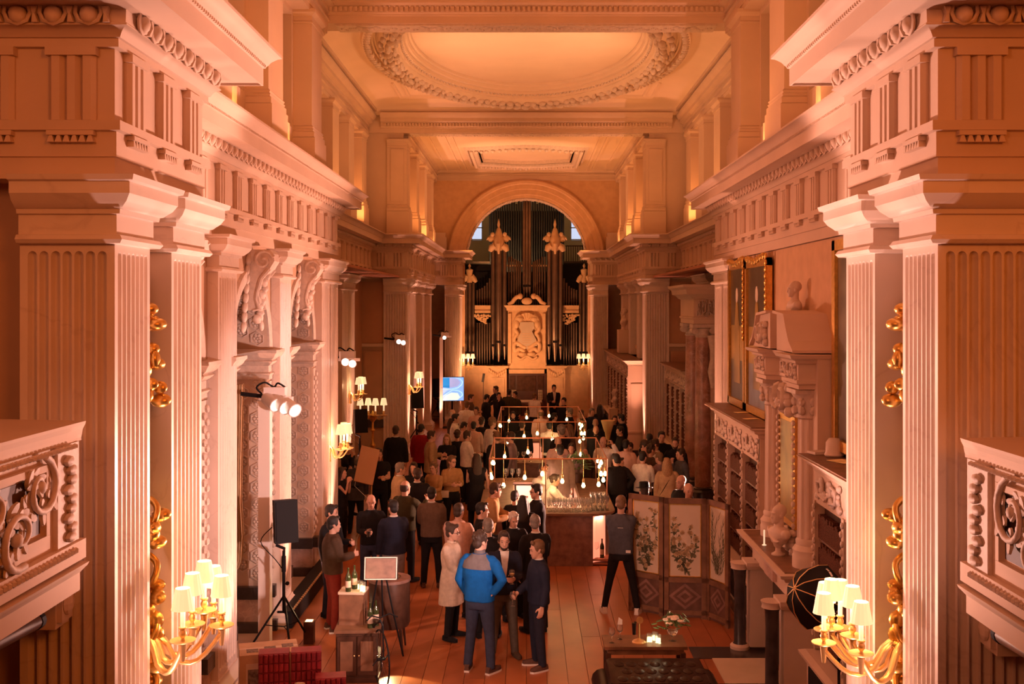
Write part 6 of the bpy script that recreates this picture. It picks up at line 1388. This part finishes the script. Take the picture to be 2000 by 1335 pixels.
def person(px, py, yaw, label, d=None, h=None, feet=None, top='c_black', tr='c_black', hair='hair_brown', hs='short', skin='skin_a', la='down', ra='down', hy=0, hp=6, lean=0, spread=.04, fem=False, hem=.87, sleeve='long', grow=.014, collar=None, vee=None, bow=False, shoe='c_black', sole=None, slim=False, face=None, dress=False, extra=None, group=None):
    if feet: d = floor_d(feet)
    if d is None: d = 2120*(H-h)/(py-596)
    for dd in ((0,) if feet else (0, .3, -.3, .6, -.6, .9, -.9, 1.2)):
        e = d+dd; xx = (px-1028)/2120*e; hh = H-(py-596)/2120*e
        if dd and not 1.5 < hh < 1.95: continue
        if any((xx-a)**2+(e-b)**2 < .19 for a, b in SPOTS): continue
        if any(x0-.15 < xx < x1+.15 and y0-.15 < e < y1+.15 and not (x0+.62 < xx < x1-.62 and y0+.66 < e < y1-.62) for x0, x1, y0, y1 in BARS): continue
        d = e; break
    SPOTS.append(((px-1028)/2120*d, d))
    h = H-(py-596)/2120*d
    k = max(.80, min(1.13, h/(1.75-.3*lean*lean*2))); x = (px-1028)/2120*d
    near = d < 20
    bm_ = cached(('b', fem, la, ra, hy, hp, lean, spread, near), lambda: body_mesh(fem, la, ra, hy, hp, lean, spread, .75, near))
    o = inst(bm_, 'person', None, (x, d, 0), (0, 0, R(yaw)), (k, k, k)); tag(o, label, 'person', group)
    hm_ = head_mat(hy, hp, lean)
    # centre the head on its pixel column
    off = Matrix.Rotation(R(yaw), 3, 'Z') @ (hm_.translation*k); o.location.x -= off.x; o.location.y -= off.y if abs(lean) > .01 else 0
    def setm(ob, m):
        if len(ob.data.materials) == 0: ob.data.materials.append(None)
        ob.material_slots[0].link = 'OBJECT'; ob.material_slots[0].material = M[m]; return ob
    setm(o, skin)
    if dress: hem = .55
    t = setm(inst(cached(('t', fem, la, ra, lean, hem, sleeve, grow), lambda: top_mesh(fem, la, ra, lean, hem, sleeve, grow)), 'dress' if dress else 'top', o), top)
    setm(inst(cached(('tr', fem, spread, slim), lambda: trouser_mesh(fem, spread, slim)), 'trousers', o), tr)
    for s in (-1, 1):
        sh = setm(inst(SHOE, 'shoe', o, (s*(.10+spread), .02, 0), (0, 0, s*.25)), shoe)
        if sole: setm(inst(SOLE, 'sole', sh), sole)
    if hs:
        ho = setm(inst(cached(('h', hs), lambda: hair_mesh(hs)), 'hair', o), hair); ho.matrix_local = hm_
    if collar:
        c_ = setm(inst(COLLAR, 'collar', o, (0, -lean*.55, 0)), collar)
    if vee:
        v_ = setm(inst(cached(('v', fem, hem, grow), lambda: vee_mesh(fem, hem, grow)), 'shirt_front', o), vee)
        if lean: v_.matrix_local = Matrix.Shear('XZ', 4, (0, 0)) if 0 else Matrix(((1, 0, 0, 0), (0, 1, -lean, lean*.9), (0, 0, 1, 0), (0, 0, 0, 1)))
    if bow: inst(BOWT, 'bow_tie', o, (0, -.085-lean*.55, 1.462))
    away = abs((yaw+hy+180) % 360-180)
    if d < 27 and away < 125:
        for s in (-1, 1):
            e = inst(EYE, 'eye', o); e.matrix_local = hm_ @ Matrix.Translation((s*.031, -.0865, .004))
            if near: e = setm(inst(BROW, 'eyebrow', o), hair if hs else 'hair_brown'); e.matrix_local = hm_ @ Matrix.Translation((s*.032, -.095, .031))
        e = inst(LIPS, 'lips', o); e.matrix_local = hm_ @ Matrix.Translation((0, -.094, -.073))
    if face == 'glasses':
        mb = MB()
        for s in (-1, 1): mb.tube([(s*.033+.024*math.cos(a), -.102, .004+.018*math.sin(a)) for a in [2*PI*j/12 for j in range(13)]], .003, 5).tube([(s*.056, -.10, .008), (s*.08, .0, .008)], .003, 5)
        g_ = mb.build('glasses', 'black', o); g_.matrix_local = hm_
    if face == 'beard':
        b_ = setm(inst(cached(('beard',), lambda: MB().rings([oval_ring((0, y), rx, ry, z, 16, 2.3) for z, y, rx, ry in ((-.122, -.055, .022, .022), (-.108, -.052, .040, .043), (-.085, -.04, .056, .060), (-.06, -.026, .063, .062), (-.045, -.012, .066, .058))]).mesh('beard', 'hair_brown', 60)), 'beard', o), hair); b_.matrix_local = hm_
    if face == 'hat':
        b_ = MB().lathe([(.15, .075), (.145, .085), (.09, .085), (.088, .17), (.07, .185), (0, .18)], (0, .015, 0), 18, 1, 1.15).build('hat', 'black', o, smooth=40); b_.matrix_local = hm_
    if face == 'cap':
        b_ = MB().ball((0, .02, .06), (.088, .104, .088), 16, 8).ball((0, -.09, .075), (.06, .07, .012), 12, 5).build('cap', 'c_brown', o, smooth=60); b_.matrix_local = hm_
    return o
def hand_world(o, side, tgt, lean=0):
    s = -1 if side == 'r' else 1; a, e, w = arm_pts(s, tgt, lean); p = w+(w-e).normalized()*.085; bpy.context.view_layer.update()
    return o.matrix_world @ p
def give(o, side, tgt, me, label, kind='wine_glass', cat='glass', wine=None, k=1, dz=-.1):
    p = hand_world(o, side, tgt); g = inst(me, kind, None, p+Vector((0, 0, dz)), (0, 0, 0), (k,)*3); tag(g, label, cat)
    if wine: inst(wine, 'wine', g)
    return g
# ---- the group in front
p = person(938, 1038, 158, 'person in a bright blue fleece with grey yoke, seen from behind', feet=1311, top='c_blue', tr='c_jeans', hair='hair_brown', hs='curly', la='pocket', ra='hip', hy=-20, shoe='c_shoe', sole='sole_white', hem=.86, grow=.02, spread=.06)
rg = torso_rings(False, .027, .86, 0); yk = MB().rings([oval_ring((0, y), rx, ry, z, 24, 2.5) for z, rx, ry, y in [(1.31, .216, .145, .01), (1.33, .219, .143, .01)]+[q for q in rg if q[0] > 1.34]], cap=False); yk.build('yoke', 'c_greyfleece', p, smooth=60)
MB().lathe([(.07, 1.46), (.074, 1.48), (.068, 1.53), (.062, 1.53)], (0, .006, 0), 16).build('collar', 'c_greyfleece', p, smooth=60)
p = person(984, 1037, 8, 'bearded person in navy blazer and open white shirt holding a glass', feet=1284, top='c_navy', tr='c_grey', hair='hair_brown', face='beard', la='hold', ra='hold', vee='c_white', collar='c_white', hem=.80, grow=.022, shoe='c_brown', spread=.06)
give(p, 'l', 'hold', WG, 'stemmed white wine glass held by the bearded person', wine=WINEW, dz=-.05)
p = person(1049, 1054, -72, 'person in dark navy suit jacket and jeans, in profile, nearest the bare floor', feet=1304, top='c_navy', tr='c_dkjeans', hair='hair_light', la='down', ra='low', collar='c_white', hem=.80, grow=.022, shoe='c_shoe', sole='sole_white', hp=10)
give(p, 'r', 'low', WG, 'wine glass held low by the person in the navy suit jacket', dz=-.12)
person(1003, 999, 20, 'white-haired person in black sweater with white collar leaning to listen', d=16.8, top='c_black', tr='c_black', hair='hair_white', hs='short', la='hold', ra='low', collar='c_white', hp=16, skin='skin_b')
person(1045, 1005, -160, 'grey-haired person in black jumper, white collar, back to the camera beside the bar', h=1.74, top='c_black', tr='c_black', hair='hair_grey', ra='hold', collar='c_white', hy=-25)
p = person(884, 1023, 72, 'person with hair in a top bun and long cream shirt holding a phone', h=1.67, fem=True, top='c_cream', tr='c_black', hair='hair_brown', hs='bun', ra='front', la='low', hem=.55, grow=.03, face='glasses', hp=4, collar='c_cream')
g = MB().box(-.035, .035, -.005, .005, -.07, .07).build('phone', 'black_gloss', None, loc=hand_world(p, 'r', 'front')+Vector((0, 0, -.06))); tag(g, 'dark phone in the hand of the person in the cream shirt', 'phone')
person(896, 983, 160, 'balding person in a pinkish white shirt with back turned', h=1.76, top='c_pink', tr='c_black', hair='hair_brown', hs='short', la='hold', ra='hold', grow=.02, collar='c_pink')
person(942, 981, 95, 'dark-haired person in black turned to the bar, behind the front group', h=1.72, hair='hair_black', la='hold', top='c_black')
person(953, 1012, 185, 'person with short greying hair in black close behind the blue fleece', h=1.74, hair='hair_grey', top='c_black', ra='hold')
person(968, 945, 100, 'person in a tan jacket and cap leaning toward the bar', h=1.72, top='c_tan', tr='c_brown', hair='hair_brown', face='cap', la='reach', ra='hold', lean=.22, hem=.80, grow=.03, skin='skin_b')
person(1022, 968, 180, 'person with long straight black hair seen from behind at the bar', h=1.66, fem=True, hair='hair_black', hs='long', la='hold')
person(1006, 958, 150, 'short person with black bobbed hair lit by the glowing bar back', h=1.64, fem=True, hair='hair_black', top='c_black', d=19.3)
person(1047, 945, -75, 'person in glasses and black sweater, white collar, hand raised to mouth', h=1.82, hair='hair_black', collar='c_white', ra='chin', la='cross', face='glasses')
p = person(725, 965, 12, 'bald person in a black sweater and pale collar holding a drink', d=18.1, top='c_black', tr='c_jeans', hs=None, ra='hold', la='down', collar='c_lilac', hp=12, shoe='c_shoe', skin='skin_b')
give(p, 'r', 'hold', BEER := MB().lathe([(.03, 0), (.036, .13), (.034, .13), (.029, .01)], n=10).mesh('tumbler', 'glass', 40), 'dark half-full tumbler held by the bald person', kind='tumbler', wine=MB().lathe([(.029, .012), (.033, .09), (0, .091)], n=8).mesh('drink', 'c_brown', 40), dz=-.06)
person(768, 976, -155, 'person in navy jacket and pale trousers facing the bald person', h=1.74, top='c_navy', tr='c_ltgrey', hair='hair_black', ra='hold', la='down', collar='c_white', hem=.82, grow=.024, shoe='c_brown', sole='sole_white')
person(843, 951, 180, 'person in a grey-brown cardigan and black trousers, back squarely to the camera', feet=1146, top='c_cardigan', tr='c_black', hair='hair_black', la='hold', ra='hold', collar='c_white', grow=.024, hem=.84, shoe='c_shoe')
person(652, 1008, 115, 'person in brown leather jacket and dark red trousers beside the tripod', d=16.2, top='c_brown', tr='c_redtr', hair='hair_black', la='pocket', ra='hold', hem=.82, grow=.032, shoe='c_shoe', sole='sole_white')
person(648, 985, 70, 'dark-haired person in black sweater behind the leather jacket', h=1.74, top='c_black', tr='c_dkjeans', hair='hair_black', la='hold', hy=10)
person(792, 938, 150, 'person in dark olive jacket raising a finger in talk', h=1.77, top='c_olive', tr='c_black', hair='hair_brown', hs='fringe', ra='point', la='pocket', hem=.82, grow=.026)
p = person(1213, 968, 172, 'person in black shirt, slim black trousers and white trainers by the folding screen', feet=1196, top='c_slate', tr='c_black', hair='hair_light', la='cross', ra='cross', spread=.15, slim=True, shoe='c_white', sole='sole_white', hp=18, hem=.86)
MB().box(-.04, .04, .150, .158, 1.30, 1.305).build('label_tab', 'sole_white', p); MB().box(-.15, -.08, .135, .145, .93, .97).build('pocket_patch', 'sole_white', p)
person(1203, 886, 200, 'person in black jacket leaning on the bar corner, hand on hip', h=1.72, top='c_black', tr='c_black', hair='hair_black', ra='hip', la='reach', lean=.12, hem=.80, grow=.028)
# ---- middle left
person(773, 831, 178, 'tall person in a black suit walking away toward the far fluted pilaster', h=1.86, top='c_black', tr='c_black', hair='hair_brown', collar='c_white', hem=.74, grow=.030, spread=.08)
person(740, 875, 15, 'person in a short-sleeved black polo holding a plate', h=1.80, top='c_black', tr='c_black', hair='hair_brown', sleeve='short', la='hold', ra='cross', collar='c_lilac')
person(681, 864, 55, 'person with fair swept-back hair in black, hand at cheek beside the pilaster', h=1.70, fem=True, hair='hair_light', hs='pony', ra='chin', la='cross')
person(668, 912, 75, 'person in sleeveless black top half hidden by the double pilaster, arm raised', h=1.62, fem=True, sleeve='none', hair='hair_brown', hs='long', la='chin', ra='chin')
person(699, 893, 170, 'person in a grey-green jacket bending behind the lectern', h=1.60, top='c_slate', tr='c_black', hair='hair_grey', lean=.2, hem=.78, grow=.026)
person(823, 828, 160, 'person in a deep red jacket beside the bright pilaster', h=1.78, top='c_red', tr='c_black', hair='hair_black', collar='c_white', hem=.78, grow=.026)
person(843, 841, 105, 'person in a beige suit seen side-on', h=1.80, top='c_beige', tr='c_beige', hair='hair_brown', la='hold', hem=.76, grow=.032)
person(873, 847, -5, 'person with long blond hair in black facing the camera', h=1.68, fem=True, hair='hair_blond', hs='long', la='hold', ra='hold')
person(893, 840, 180, 'person in black with full dark hair beside the white-shirted one', h=1.70, fem=True, hair='hair_brown', hs='curly')
person(913, 841, 115, 'person in a white shirt and black trousers facing the bar', h=1.78, top='c_white', tr='c_black', hair='hair_brown', la='hold', ra='hold', grow=.022, collar='c_white')
p = person(883, 889, 25, 'person in glasses and tan shirt with a cream shoulder bag', h=1.70, fem=True, top='c_tan', tr='c_black', hair='hair_light', hs='pony', la='hold', ra='hold', face='glasses', hem=.92, hy=20, grow=.02, collar='c_tan')
g = MB().box(-.09, .09, -.04, .04, -.07, .07).box(-.095, .095, -.05, -.035, -.0, .075); bg_ = g.build('shoulder_bag', 'c_cream', None, loc=(p.location.x-.14, p.location.y-.22, .93)); tag(bg_, 'small cream shoulder bag against the tan shirt', 'bag'); MB().tube([(-.08, 0, .07), (-.02, .1, .3), (.12, .14, .52)], .006, 5).build('strap', 'c_cream', bg_)
person(931, 886, 192, 'person with long dark hair in a sleeveless black dress, bare arms', h=1.72, fem=True, hair='hair_brown', hs='long', sleeve='none', la='hold', ra='down', dress=True, skin='skin_a')
p = person(782, 903, 118, 'person in a sandy jacket with grey hair lifting a glass', h=1.74, top='c_beige', tr='c_brown', hair='hair_grey', la='hold', ra='hold', hem=.78, grow=.028, collar='c_white')
give(p, 'l', 'hold', WG, 'clear wine glass lifted by the person in the sandy jacket', dz=.0)
person(808, 902, -8, 'dark-haired smiling person in black facing the camera behind the sandy jacket', h=1.66, fem=True, hair='hair_brown', hs='long', la='hold')
person(815, 914, 182, 'person in a black suit with white collar, back turned, beside the sandy jacket', h=1.77, hair='hair_brown', collar='c_white', hem=.78, grow=.026)
person(847, 902, -28, 'person in rust-orange blouse with wavy hair', h=1.64, fem=True, top='c_tan', tr='c_black', hair='hair_light', hs='curly', la='hold', skin='skin_b')
# ---- far left, around the screen
person(890, 808, 92, 'waiter in a white shirt and dark bow tie seen side-on', h=1.80, top='c_white', tr='c_black', hair='hair_black', bow=True, la='hold', ra='hold', grow=.02, collar='c_white')
person(884, 799, 110, 'white-haired person in a dark jacket below the screen', h=1.76, top='c_brown', hair='hair_white', hs='fringe', la='hold')
person(912, 783, 172, 'tall person in a white shirt with brown hair, back turned below the screen', h=1.84, top='c_white', tr='c_black', hair='hair_light', grow=.02)
person(930, 794, -15, 'person with reddish face and pink shirt laughing toward the camera', h=1.76, top='c_pink', tr='c_black', hair='hair_brown', skin='skin_b', la='hold')
person(906, 824, 125, 'person with black hair bowed over, pale shirt, below the waiter', h=1.66, top='c_pink', hair='hair_black', hp=30, lean=.1)
person(925, 823, 178, 'person with round black hair and pale shirt, back of head to the camera', h=1.68, top='c_pink', hair='hair_black')
person(941, 815, 160, 'tall person in black with dark curly hair beside the copper canopy', h=1.74, top='c_black', hair='hair_brown', hs='curly')
person(920, 770, 80, 'person in a brown-grey jacket close to the organ pilaster', h=1.78, top='c_cardigan', tr='c_black', hair='hair_brown', la='hold')
person(951, 770, 120, 'person in black, head bowed, before the buff organ panel', h=1.76, hair='hair_black', hp=25, top='c_black')
person(968, 754, -60, 'musician in a black suit and white shirt bending over an instrument', h=1.86, hair='hair_brown', vee='c_white', lean=.15, la='reach', ra='reach', hem=.76, grow=.024)
person(974, 766, 20, 'person in dark clothes raising a pale hand to the face by the musician', h=1.72, hair='hair_black', ra='chin', la='hold')
person(994, 760, 178, 'person with black hair and an olive coat, back turned before the organ console', h=1.76, top='c_olive', hair='hair_black', hem=.74, grow=.03)
person(1006, 764, -40, 'person standing half hidden behind the olive coat', h=1.72, top='c_olive', hair='hair_black')
person(1044, 767, 150, 'person with one bright white sleeve before the organ console', h=1.74, top='c_white', hair='hair_light', la='hold')
person(1082, 751, 8, 'waiter in black jacket and bow tie with folded hands before the organ', h=1.84, hair='hair_black', vee='c_white', bow=True, la='front', ra='hold', hem=.80, grow=.02, collar='c_white')
person(1101, 776, -30, 'person with short black hair in dark clothes right of the waiter', h=1.78, hair='hair_black', top='c_black', collar='c_black')
# ---- bar and beyond
person(1002, 803, 5, 'bearded person in black facing the camera behind the second bar', d=32.4, hair='hair_black', face='beard', skin='skin_b')
person(1029, 802, -20, 'round-faced person in glasses and black behind the second bar', d=32.4, hair='hair_brown', face='glasses', skin='skin_b')
person(1057, 799, 170, 'person in a pale shirt under the bulbs, head turned away', h=1.78, top='c_pink', hair='hair_light', hs='fringe', skin='skin_b')
person(1112, 796, -95, 'person with greying hair and black jacket, white collar, in profile at the second bar', h=1.80, hair='hair_grey', collar='c_white', hem=.78)
person(1083, 806, 120, 'person in a dark suit turned from the camera beyond the second bar', d=32.3, hair='hair_black', collar='c_white')
person(1134, 800, -60, 'person in black and white by the right post of the second canopy', h=1.74, hair='hair_light', vee='c_white')
person(1073, 822, 180, 'bartender in white shirt and dark waistcoat, back turned', d=28.4, top='c_white', tr='c_black', hair='hair_black', grow=.016, la='hold', ra='hold', collar='c_white')
vest = MB().rings([oval_ring((0, y), rx+.02, ry+.018, z, 22, 2.6) for z, rx, ry, y in torso_rings(False, .014, .96, 0) if z < 1.35], cap=False).build('waistcoat', 'c_black', bpy.data.objects['person.%03d' % (len([o for o in bpy.data.objects if o.name.startswith('person')])-1)], smooth=60)
person(1020, 820, 170, 'person in black seen through the second canopy, beside the hanging bulbs', d=28.8, hair='hair_brown', top='c_black')
person(1096, 826, 200, 'person with curly grey hair at the bar, back of head to the camera', d=26.0, hair='hair_grey', hs='curly', top='c_black')
person(1110, 826, -70, 'person in brown with long reddish hair leaning at the second bar', d=26.2, fem=True, hair='hair_light', hs='long', top='c_brown')
person(997, 843, -100, 'grey-shirted person in profile drinking at the second bar', d=26.1, top='c_lilac', tr='c_black', hair='hair_brown', ra='chin', skin='skin_b')
person(970, 842, -150, 'person in black with reddish hair beside the near canopy post', d=26.3, hair='hair_light', top='c_black')
person(962, 815, 130, 'person with auburn hair and a white top by the second canopy post', d=28.5, fem=True, top='c_white', hair='hair_light', hs='curly')
person(1090, 852, 178, 'person with a bald lit crown beyond the near bar', h=1.74, hs=None, top='c_pink', skin='skin_a')
person(1094, 868, 180, 'person in a pale grey suit standing inside the near bar, back turned', d=23.1, top='c_stone', tr='c_stone', hair='hair_black', hem=.78, grow=.03, collar='c_white')
person(1116, 865, -8, 'person in a grey suit and light shirt facing the camera behind the near bar', d=24.8, top='c_lilac', tr='c_black', hair='hair_brown', vee='c_white', hem=.78, grow=.026, skin='skin_b')
person(1143, 876, 10, 'person in dark clothes with ruddy face behind the bar foliage', d=24.9, hair='hair_brown', skin='skin_b', hs='fringe', top='c_brown')
person(1061, 904, 35, 'bartender in white shirt and bow tie wiping brow with raised arm', d=21.35, top='c_white', tr='c_black', hair='hair_brown', ra='brow', la='down', bow=True, collar='c_white', hp=18, grow=.02, skin='skin_b')
person(1084, 927, 85, 'bartender in white shirt with low bun reaching over the glasses', d=21.1, fem=True, top='c_white', tr='c_black', hair='hair_brown', hs='lowbun', ra='reach', la='reach', lean=.2, bow=True, collar='c_white', grow=.024, skin='skin_b', hp=14)
# ---- right side
person(1172, 790, 182, 'person with long black hair before the far right pilaster', h=1.72, fem=True, hair='hair_black', hs='long')
person(1156, 797, 20, 'person with grey-brown hair in dark clothes beside the long black hair', h=1.74, hair='hair_grey', top='c_navy')
person(1163, 817, 5, 'bald ruddy person facing the camera beside the second canopy', h=1.76, hs=None, skin='skin_c', top='c_black')
person(1164, 831, -5, 'bearded ruddy person just in front of the bald one', h=1.72, hs='fringe', hair='hair_brown', face='beard', skin='skin_b')
person(1201, 811, -10, 'fair-faced person in black by the amber trumpet vase', h=1.68, fem=True, hair='hair_brown', hs='long')
person(1213, 808, -120, 'tall dark-haired person in black with pink collar by the amber vase', h=1.80, hair='hair_black', collar='c_pink')
person(1211, 832, -80, 'person in black with dark hair looking down, below the amber vase', h=1.72, hair='hair_black', skin='skin_b', ra='hold', la='hold')
person(1178, 852, -35, 'ruddy person in a white shirt raising one arm', h=1.80, top='c_white', tr='c_black', hs='fringe', hair='hair_brown', la='up', ra='hold', skin='skin_b', grow=.022)
person(1223, 858, 155, 'dark-haired person in pinkish shirt, back turned, beyond the bar corner', h=1.77, top='c_pink', tr='c_black', hair='hair_black', grow=.022)
p = person(1231, 864, -20, 'person in black checking a glowing phone', h=1.70, d=25.6, hair='hair_brown', la='hold', ra='hold', hp=25)
g = MB().box(-.04, .04, -.006, .006, -.075, .075).build('phone', 'black', None, loc=hand_world(p, 'l', 'hold')+Vector((0, -.03, .06))); tag(g, 'phone with a cyan lit screen held by a guest', 'phone'); mm = mat('phone_glow', (.2, .7, .9), .3, emit=(.2, .7, .95), estr=1.2); MB().box(-.036, .036, -.009, -.006, -.07, .07).build('screen', mm, g); g.rotation_euler = (-.5, 0, .5)
person(1203, 886, 70, 'person in a rose shirt with black hair, neck lit red by the bar', h=1.73, d=23.3, top='c_pink', tr='c_black', hair='hair_black', hp=14, skin='skin_b') if 0 else person(1211, 893, 62, 'person in a rose shirt close behind the black jacket at the bar corner', d=23.2, top='c_pink', tr='c_black', hair='hair_black', skin='skin_b')
person(1269, 847, 175, 'black-haired person beside the bright bookcase end', h=1.74, hair='hair_black', top='c_black')
person(1292, 842, 0, 'person in a black T-shirt smiling at the camera', h=1.83, hair='hair_black', sleeve='short', top='c_black', skin='skin_a')
person(1279, 857, -95, 'person in a white shirt, head bent, beside the black T-shirt', h=1.76, top='c_white', tr='c_black', hair='hair_brown', hp=22, grow=.022)
person(1259, 859, 65, 'person in pale pink shirt looking down in the right-hand group', h=1.74, top='c_pink', hair='hair_brown', hp=22)
person(1272, 867, 120, 'brown-haired person in the middle of the right-hand group', h=1.70, fem=True, top='c_brown', hair='hair_brown', hs='curly')
person(1256, 881, 150, 'dark-haired person in a crisp white shirt, back turned, facing the lit table', h=1.74, top='c_white', tr='c_black', hair='hair_black', la='hold', ra='hold', grow=.022)
person(1287, 883, -140, 'older sandy-haired person in pale lilac facing into the right-hand group', h=1.72, top='c_lilac', tr='c_black', hair='hair_light', grow=.022)
person(1319, 854, -15, 'bearded person in black before the middle bay bookcase', h=1.78, hair='hair_brown', face='beard', top='c_black')
person(1329, 875, -75, 'person in a slate blue jacket in profile by the marble column', h=1.76, top='c_slate', tr='c_black', hair='hair_brown', ra='chin', hem=.80, grow=.024)
p = person(1303, 894, 178, 'person with long blond hair and beige sweater with a thin bag strap', h=1.68, fem=True, top='c_beige', tr='c_black', hair='hair_blond', hs='long', hem=.82, grow=.03)
MB().tube([(-.12, .04, 1.44), (-.03, .15, 1.30), (.08, .155, 1.12), (.17, .10, .95)], .008, 5).build('bag_strap', 'c_black', p)
person(1330, 927, -55, 'bald person glowing red above the folding screen', d=19.7, hs=None, top='c_black', skin='skin_b')
person(1345, 943, 10, 'second bald person lower down, lit red behind the folding screen', d=18.6, hs='fringe', hair='hair_black', top='c_black', skin='skin_b')
person(1258, 946, 190, 'person in a black brimmed hat just showing above the folding screen', d=18.7, hair='hair_brown', face='hat', top='c_brown')
# final: free unused
